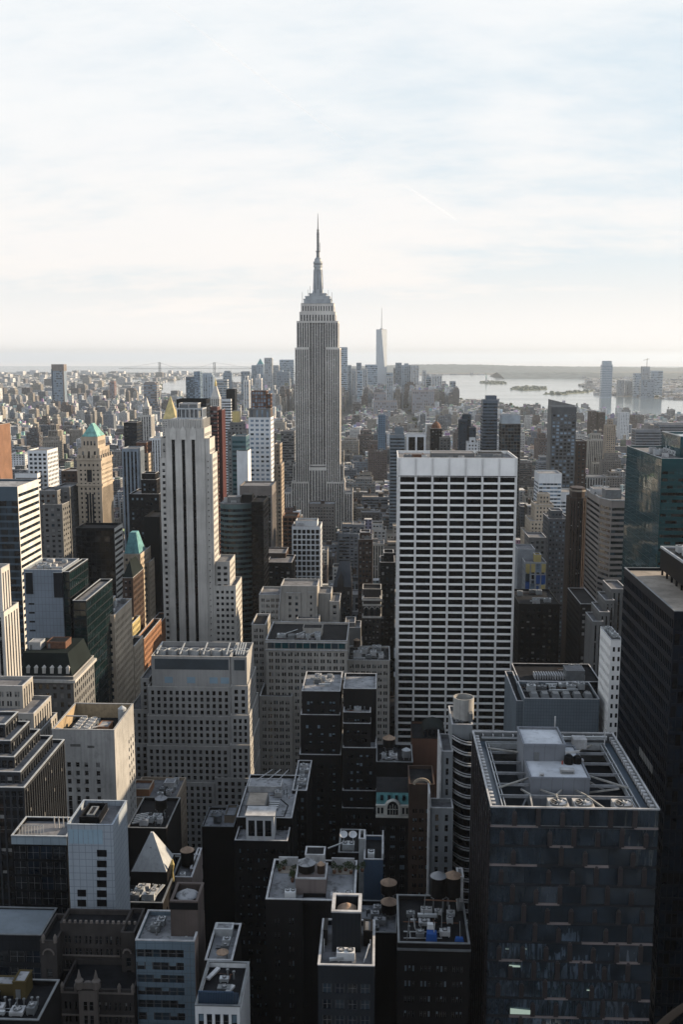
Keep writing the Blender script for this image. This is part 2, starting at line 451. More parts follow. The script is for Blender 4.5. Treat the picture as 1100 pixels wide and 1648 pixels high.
WMATS = [GL0, GL1, GL2, BLND, BLNB, FRAME]
def pane(m, p, u, w, h, k, frame=False, own=WMATS):
    P = lambda a, z, d=0: (p[0] + u[0] * a + u[1] * d, p[1] + u[1] * a - u[0] * d, p[2] + z)
    def q(a, b, c, e, i, d=0): m.quad(P(a, c, d), P(b, c, d), P(b, e, d), P(a, e, d), i)
    if isinstance(k, str):
        bl = 4 if k.endswith('b') else 3
        if k.startswith('half'):
            t = h * (.35 + .3 * ((hash((round(p[0], 1), round(p[2], 1))) % 97) / 97)); q(0, w, 0, h - t, 0); q(0, w, h - t, h, bl)
        else:
            q(0, w, 0, h, bl)
    else:
        i = own.index(k) if k in own else len(WMATS)
        q(0, w, 0, h, i)
    if frame:
        t = .07
        q(0, w, h * .5 - t / 2, h * .5 + t / 2, 5, .03); q(0, t, 0, h, 5, .03); q(w - t, w, 0, h, 5, .03)
        if w > 1.6: q(w / 2 - t / 2, w / 2 + t / 2, 0, h, 5, .035)

# ------------------------------------------------------------------ rooftop things
def water_tank(x, y, z, r, h, label, legs=2.5, body=WOOD, cone=WOODR, group=None):
    t = thing('water_tank', label, 'water tank', (x, y, z), group)
    m = MB(); prof = []
    for i in range(7):
        zz = z + legs + h * i / 6
        prof += [(r * 1.012, zz - .04), (r * 1.012, zz + .04), (r, zz + .05)] if 0 < i < 6 else [(r, zz)]
    m.lathe(x, y, prof, 22); part(m, 'barrel', body, t)
    part(MB().lathe(x, y, [(r * 1.09, z + legs + h), (r * 1.09, z + legs + h + .1), (.25, z + legs + h + r * .62), (.12, z + legs + h + r * .68)], 22), 'tank_roof', cone, t)
    f = MB()
    for i in (-1, 1):
        f.bar((x - r * .95, y + i * r * .5, z + legs - .15), (x + r * .95, y + i * r * .5, z + legs - .15), .25)
    part(f, 'frame', STEELD, t)
    for i in (-1, 1):
        for j in (-1, 1):
            part(MB().bar((x + i * r * .62, y + j * r * .62, z), (x + i * r * .62, y + j * r * .62, z + legs), .24), 'leg', STEELD, t)
    return t
def ac_unit(x, y, z, w, d, h, label, group=None, body=STEEL, fans=1):
    t = thing('air_conditioner', label, 'air conditioner', (x, y, z), group)
    m = MB(); m.box(x - w / 2, x + w / 2, y - d / 2, y + d / 2, z + .25, z + h)
    for k in range(6):
        zz = z + .45 + k * (h - .6) / 6
        m.box(x - w / 2 + .15, x + w / 2 - .15, y - d / 2 - .06, y - d / 2 - .002, zz, zz + .08)
    for i in (-1, 1): m.box(x + i * w * .38 - .1, x + i * w * .38 + .1, y - d / 2 + .05, y + d / 2 - .05, z, z + .248)
    part(m, 'casing', body, t)
    for k in range(fans):
        fx = x + (k - (fans - 1) / 2) * w / fans; r = min(w / fans, d) * .38
        part(MB().lathe(fx, y, [(r, z + h + .003), (r, z + h + .28), (r * .9, z + h + .28), (r * .9, z + h + .1)], 16), 'fan_cowl', STEELD, t)
        b = MB()
        for q in range(5):
            a = q * 2 * pi / 5; b.bar((fx, y, z + h + .16), (fx + r * .86 * cos(a), y + r * .86 * sin(a), z + h + .2), r * .3, 0, .04)
        part(b, 'fan_blade', PALE, t)
    return t
def bulkhead(b, x0, x1, y0, y1, z, h, m=None, roof=None, door=True):
    """a stair or lift house on a roof, part of its building"""
    w = MB(); w.box(x0, x1, y0, y1, z - .02, z + h); w.ring(x0 - .1, x1 + .1, y0 - .1, y1 + .1, z + h, z + h + .25, .4)
    o = part(w, 'roof_house', [m or b.wall], b.root)
    part(MB().box(x0 + .3, x1 - .3, y0 + .3, y1 - .3, z + h + .002, z + h + .1), 'roof', roof or b.roofm, o)
    if door and h > 2.3: part(MB().box(x0 + .5, x0 + 1.5, y0 - .06, y0 - .003, z + .05, z + 2.1), 'door', STEELD, o)
    return o
CLUT = 0
def clutter(b, x0, x1, y0, y1, z, where, n=4, seed=1, pipes=True, body=STEEL, tanks=0, big=1.0):
    n = int(n * 1.5 + .5)
    r = random.Random(seed * 13 + int(abs(x0) * 10)); spots = []
    def free(w, d):
        for _ in range(40):
            x = r.uniform(x0 + 1 + w / 2, max(x0 + 1.1 + w / 2, x1 - 1 - w / 2)); y = r.uniform(y0 + 1 + d / 2, max(y0 + 1.1 + d / 2, y1 - 1 - d / 2))
            if all(abs(x - a) > (w + c) / 2 + .4 or abs(y - e) > (d + g) / 2 + .4 for a, e, c, g in spots):
                spots.append((x, y, w, d)); return x, y
        return None
    for i in range(n):
        w, d, h = r.uniform(1.6, 3.6) * big, r.uniform(1.4, 2.6) * big, r.uniform(1.1, 2.2) * big
        p = free(w, d)
        if p: ac_unit(p[0], p[1], z, w, d, h, 'louvred metal air-conditioning unit on ' + where, 'air conditioners on ' + where, r.choice([body, STEEL, STEELD, PALE]), r.choice([1, 1, 2]) if w > 2 else 1)
    for i in range(tanks):
        p = free(4, 4)
        if p: water_tank(p[0], p[1], z, 1.7, 3.4, 'round wooden water tank on ' + where, group='water tanks on ' + where)
    if pipes:
        for i in range(max(2, n // 2)):
            p = free(.6, .6)
            if p: part(MB().lathe(p[0], p[1], [(.16, z), (.16, z + 1.5), (.3, z + 1.52), (.3, z + 1.75)], 8), 'vent_pipe', STEELD, b.root)
        for i in range(max(2, n // 2)):
            y = r.uniform(y0 + .6, y1 - .6); m = MB(); m.bar((x0 + .3, y, z + .25), (r.uniform((x0 + x1) / 2, x1 - .4), y + r.uniform(-.3, .3), z + .25), .14)
            xq = r.uniform(x0 + .5, x1 - .5); m.bar((xq, y, z + .25), (xq, max(y0 + .4, min(y1 - .4, y + r.uniform(-4, 4))), z + .25), .14); part(m, 'pipe', r.choice((STEELD, STEEL, RUST, RDARK)), b.root)
        for i in range(max(1, n // 2)):
            p = free(1.2, 1.2)
            if p: q = r.uniform(.6, 1.5); part(MB().box(p[0] - q / 2, p[0] + q / 2, p[1] - q * .4, p[1] + q * .4, z, z + r.uniform(.3, 1.0)), r.choice(('roof_hatch', 'vent_box')), r.choice((STEELD, RDARK, RGREY, STEEL)), b.root)
        for i in range(max(1, n // 3)):
            p = free(3, .8)
            if p:
                L = r.uniform(2.5, 6) * big; m = MB(); x, y = p
                xa, xb = max(x0 + .8, x - L / 2), min(x1 - .8, x + L / 2)
                m.box(xa, xb, y - .35, y + .35, z + .5, z + 1.2, bottom=True)
                for q in (xa + .3, xb - .5): m.box(q, q + .2, y - .3, y + .3, z, z + .498)
                part(m, 'duct', STEEL, b.root)

# ------------------------------------------------------------------ the tall stone tower with the mast
def stone_skyscraper():
    Y0 = 1290; cx = at(511.5, 700, Y0)[0]
    zz = lambda y: at(511, y, Y0)[1]
    b = Bld('art_deco_skyscraper', 'tallest grey limestone tower with stepped crown and needle antenna', cx, Y0, 'skyscraper', wall=mat('tower_limestone', (.60, .565, .53), streak=.25, scale=.03), sp=mat('aluminium_spandrel', (.045, .045, .05), rough=.5), win=MIXD, roof=RGREY, cop=LIME)
    f = G(3.0, 3.75, .56, .55, .6, 2.0, 0, .5, 'pier')
    fc = G(3.6, 3.75, .68, .5, .6, 4.0, 0, .4, 'pier', n=2)
    ft = G(3.6, 3.75, .5, .55, .7, 3.5, 0, .8, 'pier')
    z0 = 40
    za, zb, zc, zd, ze = zz(775), zz(748), zz(560), zz(517), zz(488)
    # main shaft: two projecting wings and the recessed centre
    b.block(cx - 28.2, cx - 10.5, Y0, Y0 + 42, z0, zc, f); b.block(cx + 10.5, cx + 28.2, Y0, Y0 + 42, z0, zc, f)
    b.block(cx - 10.5, cx + 10.5, Y0 + 4.2, Y0 + 38, zz(751), zd + 4, fc)
    b.block(cx - 26, cx - 9.8, Y0 + 1.2, Y0 + 40.8, zc - 1, zd, f); b.block(cx + 9.8, cx + 26, Y0 + 1.2, Y0 + 40.8, zc - 1, zd, f)
    b.block(cx - 22.5, cx + 22.5, Y0 + 3.1, Y0 + 38.5, zd - 2, zz(502), ft); b.block(cx - 20.6, cx + 20.6, Y0 + 4.1, Y0 + 37, zz(502) - 1, ze, G(3.4, 6, .42, .6, .5, 3.4, 0, 1, 'pier'))
    # lower shoulders
    b.block(cx - 33.5, cx - 11.6, Y0 - 4, Y0 + 46, z0, za, f); b.block(cx + 11.6, cx + 33.5, Y0 - 4, Y0 + 46, z0, za, f)
    b.block(cx - 11.6, cx + 11.6, Y0 - 1, Y0 + 36, z0, zz(752), fc)
    b.block(cx - 32.4, cx - 28.6, Y0 + 6, Y0 + 36, za - 2, zb, f); b.block(cx + 28.6, cx + 32.4, Y0 + 6, Y0 + 36, za - 2, zb, f)
    b.block(cx - 44, cx - 34, Y0 - 2, Y0 + 48, z0 - 40, zz(792), f); b.block(cx + 34, cx + 44, Y0 - 2, Y0 + 48, z0 - 40, zz(792), f)
    b.block(cx - 62, cx + 62, Y0 - 8, Y0 + 52, 0, z0 + 1, G(4, 4, .5, .55, .4))
    alu = mat('mast_aluminium', (.30, .32, .34), rough=.4, metal=.3)
    m = MB(); yc = Y0 + 20.5
    for x0, za_, zb_ in ((17, 488, 481), (15.2, 481, 476.5), (10.8, 476.5, 471.5)):
        m.box(cx - x0, cx + x0, yc - x0, yc + x0, zz(za_) - .3, zz(zb_)); m.box(cx - x0 - .5, cx + x0 + .5, yc - x0 - .5, yc + x0 + .5, zz(zb_) - .9, zz(zb_) + .15, bottom=True)
    b.solid('observation_deck', m, alu)
    m = MB(); zl, zh = zz(472), zz(428)
    m.lathe(cx, yc, [(6.2, zl), (5.0, zh)], 16)
    for k in range(4):
        a = pi / 4 + k * pi / 2
        for i in range(5):
            m.bar((cx + (8.6 - i * .5) * cos(a), yc + (8.6 - i * .5) * sin(a), zl), (cx + (5.0) * cos(a), yc + 5.0 * sin(a), zl + (zh - zl) * (.30 + .15 * i)), 2.2, 0, 1.4)
    mast = b.solid('mooring_mast', m, alu)
    d = MB()
    for k in range(4):
        a = k * pi / 2
        d.bar((cx + 6.0 * cos(a), yc + 6.0 * sin(a), zl + 6), (cx + 5.15 * cos(a), yc + 5.15 * sin(a), zh - 3), 1.8, 0, .7)
    part(d, 'mast_glazing', GL0, mast)
    m = MB(); m.lathe(cx, yc, [(5.8, zz(428)), (5.8, zz(425)), (5.0, zz(424.8)), (5.9, zz(422)), (5.9, zz(419)), (4.6, zz(418.6)), (4.4, zz(415)), (2.6, zz(412))], 20)
    b.solid('dome', m, alu)
    m = MB(); m.lathe(cx, yc, [(2.1, zz(413)), (2.0, zz(403)), (2.9, zz(402.6)), (2.9, zz(401.4)), (1.35, zz(401)), (1.2, zz(368)), (1.7, zz(367.6)), (1.7, zz(366.8)), (.7, zz(366.4)), (.5, zz(352)), (.25, zz(340))], 12)
    for k in range(12):
        z = zz(400) + (zz(370) - zz(400)) * k / 12; m.box(cx - 1.75, cx + 1.75, yc - 1.75, yc + 1.75, z, z + .6)
    m.box(cx + 2.2, cx + 2.7, yc - .3, yc + .3, zz(402), zz(388))
    b.solid('antenna', m, STEELD)
    for x, h in ((-19, 5), (18, 4.5), (-12, 8), (13.5, 7), (-9.3, 12)):
        b.solid('small_antenna', MB().lathe(cx + x, Y0 + 8, [(.3, ze - 2), (.2, zz(476) + h)], 6), STEELD)
    b.finish(40)
stone_skyscraper()

# ------------------------------------------------------------------ white gridded office slab
def white_slab():
    Y0 = 540; b = Bld('office_slab', 'broad white office slab with seven wide bays of black windows', 40, Y0, 'office tower', wall=WHITE, win=(GLBLK,), sp=DARK, roof=RGREY, cop=WHITE, phrase='the broad white slab')
    a, zt = at(641, 737, Y0); c, _ = at(834, 737, Y0)
    b.block(a, c, Y0, Y0 + 42, 0, zt, G(9.05, 3.92, .87, .71, .35, 9.6, 0, .7), par=1.4)
    # paired fins between the bays and a gutter line under the blank top
    n = 7; w = (c - a - 1.4) / n
    for k in range(n + 1):
        x = a + .7 + k * w
        for q in (-.33, .33):
            if a < x + q < c: b.solid('fin', MB().box(x + q - .10, x + q + .10, Y0 - .30, Y0 - .003, 20, zt - .3, bottom=True), WHITE)
    g = MB(); g.box(a + .3, c - .3, Y0 - .06, Y0 - .003, zt - 9.9, zt - 9.4, bottom=True); b.solid('ledge', g, DARK)
    bulkhead(b, a + 18, c - 22, Y0 + 8, Y0 + 22, zt - 1.4, 3.0, GREYS, RGREY)
    bulkhead(b, a + 4, a + 14, Y0 + 10, Y0 + 18, zt - 1.4, 2.2, RUST, RGREY)
    bulkhead(b, c - 20, c - 6, Y0 + 12, Y0 + 24, zt - 1.4, 2.6, STEELD, RDARK)
    clutter(b, a + 2, c - 2, Y0 + 2, Y0 + 8, zt - 1.4, 'the roof of the broad white slab', 4, 3, big=1.3)
    b.finish(100)
white_slab()

# ------------------------------------------------------------------ stone tower with black window stripes
def striped_tower():
    Y0 = 620; b = Bld('striped_tower', 'tall pale stone tower with black vertical window stripes and fluted crown', -125, Y0, 'skyscraper', wall=LIME, sp=DARK, win=MIXD, roof=RGREY, cop=LIME, phrase='the striped stone tower')
    X = lambda p, Y=Y0: at(p, 800, Y)[0]
    Z = lambda p, Y=Y0: at(300, p, Y)[1]
    fside = G(3.4, 3.8, .55, .5, .35, 2.2, 0, .8)
    fr = G(4.2, 3.8, .5, .5, .35, 2.2, 0, .8)
    zt = Z(690)
    # centre: three slots cut between stone piers
    sl = [X(281), X(297), X(313)]; w = 2.0; x0, x1 = X(269), X(331)
    zs = Z(706)
    xs = [x0] + [v for s in sl for v in (s - w / 2, s + w / 2)] + [x1]
    for i in range(0, len(xs), 2): b.W.quad((xs[i], Y0, 0), (xs[i + 1], Y0, 0), (xs[i + 1], Y0, zs), (xs[i], Y0, zs))
    for s in sl:
        l, r = s - w / 2, s + w / 2
        b.W.quad((l, Y0, 0), (l, Y0 + 1.2, 0), (l, Y0 + 1.2, zs), (l, Y0, zs)); b.W.quad((r, Y0, 0), (r, Y0, zs), (r, Y0 + 1.2, zs), (r, Y0 + 1.2, 0))
        b.W.quad((l, Y0 + 1.2, zs), (r, Y0 + 1.2, zs), (r, Y0, zs), (l, Y0, zs))
        z = 0
        while z < zs - .1:
            h = min(3.8, zs - z)
            b.S.quad((l, Y0 + 1.2, z), (r, Y0 + 1.2, z), (r, Y0 + 1.2, z + h * .5), (l, Y0 + 1.2, z + h * .5)); b.wins.append(((l, Y0 + 1.2, z + h * .5), (1, 0), w, h * .5, GLBLK)); z += h
        # arrow-shaped finial over each stripe
        m = MB(); m.prism([(l - .9, Y0 - .35), (r + .9, Y0 - .35), (r + .9, Y0 - .003), (l - .9, Y0 - .003)], zs - .6, zs + 4.6, 0); m.prism([(l - .9, Y0 - .35), (r + .9, Y0 - .35), (r + .9, Y0 - .003), (l - .9, Y0 - .003)], zs + 4.6, zs + 7.6, 0, taper=.12)
        b.solid('finial', m, mat('carved_limestone', (.52, .50, .47)))
    b.W.quad((x0, Y0, zs), (x1, Y0, zs), (x1, Y0, zt), (x0, Y0, zt))
    d = 26
    b.facade(x1, Y0, 0, 1, d, 0, zt, fr); b.W.quad((x0, Y0 + d, 0), (x0, Y0, 0), (x0, Y0, zt), (x0, Y0 + d, zt)); b.W.quad((x1, Y0 + d, 0), (x0, Y0 + d, 0), (x0, Y0 + d, zt), (x1, Y0 + d, zt))
    b.R.quad((x0, Y0, zt - .003), (x1, Y0, zt - .003), (x1, Y0 + d, zt - .003), (x0, Y0 + d, zt - .003)); b.C.ring(x0 - .1, x1 + .1, Y0 - .1, Y0 + d + .1, zt, zt + .4, .7)
    BLK.append((x0, x1, Y0, Y0 + d, zt, b.phrase))
    # fluted crown
    zc = Z(676); m = MB(); m.box(x0 + 1.2, x1 - 1.0, Y0 + .9, Y0 + d - 1, zt + .02, zc)
    n = 15
    for k in range(n):
        q = x0 + 1.5 + (x1 - x0 - 3.2) * k / (n - 1); m.box(q - .38, q + .38, Y0 + .45, Y0 + .898, zt + .02, zc + .5)
    for k in range(9):
        q = Y0 + 1.6 + (d - 3.4) * k / 8; m.box(x1 - .998, x1 - .55, q - .4, q + .4, zt + .02, zc + .5)
    b.solid('crown', m, LIME)
    # shoulders
    b.px(257, 269.3, 737, Y0 + .7, 24, 0, fside, fs=fr); b.block(X(330.6), X(339), Y0 + .6, Y0 + 20, 0, Z(706), G(3.4, 3.8, .55, .5, .35, 9, 0, .6), fs=G(4.2, 3.8, .5, .5, .35, 6, 0, .8))
    b.block(X(331), X(343), Y0 + .9, Y0 + 19, 0, Z(731), fside, fs=fr)
    b.block(X(342), X(367), Y0 + 3, Y0 + 26, 0, Z(905), fside, fs=fr); b.block(X(341), X(377), Y0 + 1.2, Y0 + 28, 0, Z(943), fside, fs=fr)
    b.block(X(259), X(269), Y0 + 4, Y0 + 24, Z(737) - 1, Z(706), fside)
    # glazed water-tank house on top
    q0, q1 = X(286), X(327); zq = Z(650); g = MB(); g.ring(q0, q1, Y0 + 4, Y0 + 19, zc, zc + 1.2, .5); g.ring(q0, q1, Y0 + 4, Y0 + 19, zc + 6.2, zc + 7, .5)
    for k in range(7):
        q = q0 + (q1 - q0 - .5) * k / 6; g.box(q, q + .5, Y0 + 4, Y0 + 4.5, zc + 1.2, zc + 6.2)
    for k in range(5):
        q = Y0 + 4.6 + 13 * k / 4; g.box(q1 - .5, q1, q, q + .5, zc + 1.2, zc + 6.2)
    b.solid('roof_frame', g, STEEL)
    b.solid('roof_house', MB().box(q0 + 1.6, q1 - 3.4, Y0 + 6, Y0 + 17, zc, zq - .6), STEELD)
    h = MB(); h.ring(q0 + 1, q1 - 3, Y0 + 5, Y0 + 16, zq - .4, zq + .2, .4)
    for q in (q0 + 1, (q0 + q1) / 2 - 1, q1 - 3.4): h.box(q, q + .4, Y0 + 5, Y0 + 5.4, zc + 1.3, zq - .4)
    b.solid('railing', h, PALE)
    b.finish(100)
striped_tower()

def simple(name, label, xl, xr, yt, Y, dep, f, wall, cat='building', more=(), indiv=100, cl=None, fs='same', ws=None, **kw):
    """a building from its main block and any further blocks (xl, xr, yt, dY, dep, f)"""
    x, _ = at((xl + xr) / 2, yt, Y)
    b = Bld(name, label, x, Y, cat, wall=wall, near=Y < 330, **kw)
    b.main = b.px(xl, xr, yt, Y, dep, 0, f, fs=fs, ws=ws)
    b.more = []
    for t in more:
        a, c, y, dy, dp = t[:5]; ff = t[5] if len(t) > 5 else f; k = t[6] if len(t) > 6 else {}
        b.more.append(b.px(a, c, y, Y + dy, dp, k.pop('z0', 0), ff, **k))
    if cl:
        x0, x1, y0, y1, _, z1 = b.main
        clutter(b, x0 + .6, x1 - .6, y0 + .6, y1 - .6, z1 - 1.0, cl, n=4 if Y < 500 else 3, seed=int(xl), tanks=0, big=1.0 if Y < 450 else 1.5)
    if indiv: b.finish(indiv)
    return b

N = None
# ------------------------------------------------------------------ far left, middle distance
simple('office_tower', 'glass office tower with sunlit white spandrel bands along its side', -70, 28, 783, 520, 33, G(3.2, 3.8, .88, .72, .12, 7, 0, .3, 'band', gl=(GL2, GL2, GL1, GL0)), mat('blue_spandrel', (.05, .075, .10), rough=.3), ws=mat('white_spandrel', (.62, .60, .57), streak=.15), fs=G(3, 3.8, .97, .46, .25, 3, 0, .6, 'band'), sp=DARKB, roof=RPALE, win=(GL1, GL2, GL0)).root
b = Bld('blank_wall_tower', 'grey slab with a blank panelled wall beside dark green glass', -140, 440, 'office building', wall=PANEL, roof=RGREY, cop=STEEL, win=(GLGREEN,), sp=STEELD, phrase='the blank panelled slab')
X = lambda p, Y: at(p, 900, Y)[0]
ZZ = lambda y, Y: at(60, y, Y)[1]
zt = ZZ(917, 440)
b.block(X(37, 440), X(99, 440), 440, 466, 0, zt, None, fs=None)
b.block(X(37, 440) + .8, X(51, 440), 439.7, 440.5, zt - 11, zt - 1.2, None, wm=PANELD, reg=False)
b.block(X(85, 440), X(99, 440), 439.7, 440.5, zt - 12.5, zt - 1.2, None, wm=PANELD, reg=False)
b.block(X(99, 440), X(110, 440), 440.6, 470, 0, zt - 1, G(3, 3.8, .94, .86, .15, .6, 0, .2), fs=G(3, 3.8, .94, .86, .15, .6, 0, .2), wm=PANELD)
b.block(X(112, 430), X(134, 430), 432, 476, 0, ZZ(966, 432), G(2.6, 3.8, .94, .88, .12, .6, 0, .2), wm=PANELD)
for k in range(9):
    z = zt - 16 - k * 4.1; b.wins.append(((X(37, 440) + 1.6, 439.97, z), (1, 0), 2.6, .8, GL0))
b.finish(100)
clutter(b, X(40, 440), X(96, 440), 441, 464, zt - 1, 'the blank panelled slab', 4, 5)

simple('tan_block', 'tan stone office block with one warm sunlit side', 149, 184, 990, 470, 34, G(2.5, 3.6, .52, .55, .3, 3, 0, .8), TAN, roof=RGREY, cl='the tan stone block with the sunlit side', more=[(150, 176, 968, 12, 12, None)])
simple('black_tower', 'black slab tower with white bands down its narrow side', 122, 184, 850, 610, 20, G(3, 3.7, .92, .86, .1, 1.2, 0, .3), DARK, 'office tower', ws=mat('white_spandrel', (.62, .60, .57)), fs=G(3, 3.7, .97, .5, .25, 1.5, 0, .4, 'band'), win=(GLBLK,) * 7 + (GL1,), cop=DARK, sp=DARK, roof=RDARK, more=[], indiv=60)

# copper-topped tan tower
def copper_tower():
    Y0 = 780; b = Bld('copper_roofed_tower', 'tan stone tower topped by a green copper pyramid roof', -230, Y0, 'tower', wall=TAN, roof=RTAN, cop=TAN, win=MIXD, phrase='the copper-roofed tower')
    X = lambda p: at(p, 750, Y0)[0]
    Z = lambda p: at(140, p, Y0)[1]
    f = G(3.6, 3.7, .42, .5, .4, 2, 0, 1.2)
    d = 32
    b.block(X(124), X(163), Y0, Y0 + d, 0, Z(741), f)
    b.block(X(126), X(160.5), Y0 + 1, Y0 + d - 2, Z(741) - 1, Z(722), G(4.5, 8, .35, .72, .6, 1.2, 0, 1.5))
    b.block(X(130), X(157), Y0 + 3, Y0 + d - 7, Z(722) - 1, Z(704), G(2.8, 6.8, .5, .5, .6, 1.6, 0, 1.2))
    x0, x1, y0, y1 = X(131), X(156.5), Y0 + 3.4, Y0 + d - 7.4; zb, zt = Z(704) + .32, Z(683); w = x1 - x0; dd = y1 - y0
    r = MB(); r.v += [(x0, y0, zb), (x1, y0, zb), (x1, y1, zb), (x0, y1, zb)]
    px0, px1 = x0 + w * .46, x1 - w * .46; r.v += [(px0, y0 + dd * .35, zt), (px1, y0 + dd * .35, zt), (px1, y1 - dd * .35, zt), (px0, y1 - dd * .35, zt)]
    for q in ((0, 1, 5, 4), (1, 2, 6, 5), (2, 3, 7, 6), (3, 0, 4, 7), (4, 5, 6, 7)): r.f.append(q); r.m.append(0)
    b.solid('copper_roof', r, COPPER)
    # tall arched opening, cornices and eagles of the upper front
    xm = (X(124) + X(163)) / 2
    a = MB(); prof = [(-1.9, Z(776)), (1.9, Z(776)), (1.9, Z(758))] + [(1.9 * cos(t * pi / 8), Z(758) + 2.6 * sin(t * pi / 8)) for t in range(1, 8)] + [(-1.9, Z(758))]
    n = len(a.v); a.v += [(xm + p, Y0 - .06, z) for p, z in prof]; a.f.append(tuple(range(n, n + len(prof)))); a.m.append(0)
    b.solid('arched_window', a, GL0)
    for y, t in ((741, .8), (782, .9), (756, .4)):
        c = MB(); c.ring(X(124) - t, X(163) + t, Y0 - t, Y0 + d + t, Z(y), Z(y) + 1.6, t - .003); b.solid('cornice', c, TAN)
    m = MB()
    for k in range(6):
        q = X(126) + (X(161) - X(126)) * k / 5; m.box(q - .7, q + .7, Y0 - .5, Y0 + .6, Z(741) + 1.7, Z(741) + 4.2)
    for k in range(5): m.box(X(163) - .8, X(163) + .5, Y0 + 2 + k * 6.5, Y0 + 3.6 + k * 6.5, Z(741) + 1.7, Z(741) + 4.2)
    b.solid('balustrade', m, TAN)
    s = MB()
    for k in (-1, 0, 1): s.box(xm + k * 2.1 - .75, xm + k * 2.1 + .75, Y0 - .1, Y0 - .003, Z(850), Z(795), bottom=True)
    b.solid('window_slot', s, GL0)
    q = MB()
    for k in range(10): q.box(X(163) + .003, X(163) + .5, Y0 + 1.5 + k * 3.1, Y0 + 2.5 + k * 3.1, Z(850), Z(786))
    b.solid('pilaster', q, TAN)
    b.finish(100)
copper_tower()

b = simple('teal_roofed_block', 'tan office block with a teal mansard roof and sunlit side', 197, 226, 892, 650, 34, G(3.6, 3.7, .5, .5, .3, 2, 0, 1), TAN, more=[(205, 240, 905, 14, 30)], indiv=0)
x0, x1, y0, y1, _, z1 = b.main
b.solid('teal_roof', MB().prism([(x0 + 1, y0 + 1), (x1 - 1, y0 + 1), (x1 - 1, y0 + 18), (x0 + 1, y0 + 18)], z1 + .31, z1 + 13.5, 0, .42), TEALR); b.finish(60)
b = simple('gabled_block', 'dark brick block with a steep gabled roof beside the teal-roofed block', 197, 214, 930, 560, 26, G(2.6, 3.5, .5, .55, .25, 1, 0, .6), BRKB, indiv=0, roof=RDARK)
x0, x1, y0, y1, _, z1 = b.main; xm = (x0 + x1) / 2
g = MB(); A, B_, C, D = (x0, y0, z1 + .31), (x1, y0, z1 + .31), (x1, y1, z1 + .31), (x0, y1, z1 + .31); E_, F_ = (xm, y0 + 6, z1 + 9), (xm, y1 - 6, z1 + 9)
g.tri(A, B_, E_); g.quad(B_, C, F_, E_); g.tri(C, D, F_); g.quad(D, A, E_, F_); b.solid('gable_roof', g, GREENW); b.finish(60)
simple('orange_lit_block', 'low orange brick block glowing in a strip of sun', 218, 232, 1028, 540, 44, G(2.8, 3.5, .5, .55, .25, 1.2, 0, .5), BRKO, more=[(233, 250, 1012, 52, 40)], roof=RDARK, indiv=60)
simple('yellow_brick_block', 'narrow yellow brick block in the slot beside the tan stone block', 200, 209, 1008, 540, 24, G(2.8, 3.5, .5, .55, .25, 1.2, 0, .5), mat('yellow_brick', (.42, .34, .16), streak=.3), roof=RDARK, indiv=60)
simple('cornice_block', 'old tan block with a heavy curved cornice in the sunlit slot', 200, 216, 1040, 505, 20, G(2.6, 3.5, .5, .6, .3, 2.4, 0, .5), TAN, roof=RDARK, indiv=60)

# mansard block, stepped stone blocks and the dark terraced block at the far left
def mansard():
    b = simple('mansard_block', 'dark block with a black mansard roof and dormers above a stone cornice', 22, 118, 1088, 400, 30, G(3, 3.8, .5, .6, .35, 2.6, 0, .6), GREYS, indiv=0, roof=RDARK, cop=LIME, phrase='the mansard-roofed block')
    x0, x1, y0, y1, _, z1 = b.main
    r = MB(); r.prism([(x0 + .8, y0 + .8), (x1 - .8, y0 + .8), (x1 - .8, y1 - .8), (x0 + .8, y1 - .8)], z1 + .31, z1 + 9, 0, .8)
    m = b.solid('mansard_roof', r, GREENW)
    for k in range(7):
        q = x0 + 2.4 + (x1 - x0 - 5) * k / 6; d = MB(); d.box(q - .7, q + .7, y0 + 1.0, y0 + 3.0, z1 + 1, z1 + 3.4); d.prism([(q - .9, y0 + .9), (q + .9, y0 + .9), (q + .9, y0 + 3), (q - .9, y0 + 3)], z1 + 3.402, z1 + 4.3, 0, .2)
        part(d, 'dormer', LIME, m)
    bulkhead(b, x0 + 4, x0 + 9, y0 + 8, y0 + 14, z1 + 9.01, 3, STEEL, RPALE); bulkhead(b, x0 + 11, x0 + 19, y0 + 10, y0 + 18, z1 + 9.01, 2.6, RUST, RDARK)
    c = MB(); c.ring(x0 - 1, x1 + 1, y0 - 1, y1 + 1, z1 - 2.4, z1 - 1.2, .997); b.solid('cornice', c, LIME)
    b.finish(80)
mansard()
simple('slender_stone_tower', 'slender pale stone tower standing behind the stepped stone block', -40, 6, 985, 376, 16, G(2.8, 3.6, .45, .6, .5, 2, 0, .5, 'pier'), LIME, 'tower', sp=DARK, more=[(-40, 1.5, 915, 2, 9)], indiv=40)
fst = G(2.9, 3.5, .6, .55, .3, 1.4, 0, .6, n=2); fsp = G(2.6, 3.5, .48, .55, .3, 1.4, 0, .6, 'pier')
simple('stepped_stone_block', 'grey stone block stepping down in roof terraces towards the white-walled block', -60, 36, 1103, 348, 11, fst, LIMEB, fs=fsp, sp=DARK, more=[(-60, 54, 1147, -8, 19, fst, dict(fs=fsp)), (-60, 60, 1180, -9, 22, fst, dict(fs=fsp)), (-60, 66, 1215, -10, 25, fst, dict(fs=fsp))], indiv=60, phrase='the stepped stone block')
fdk = G(1.9, 3.3, .72, .62, .3, 1.0, 0, .3, 'pier')
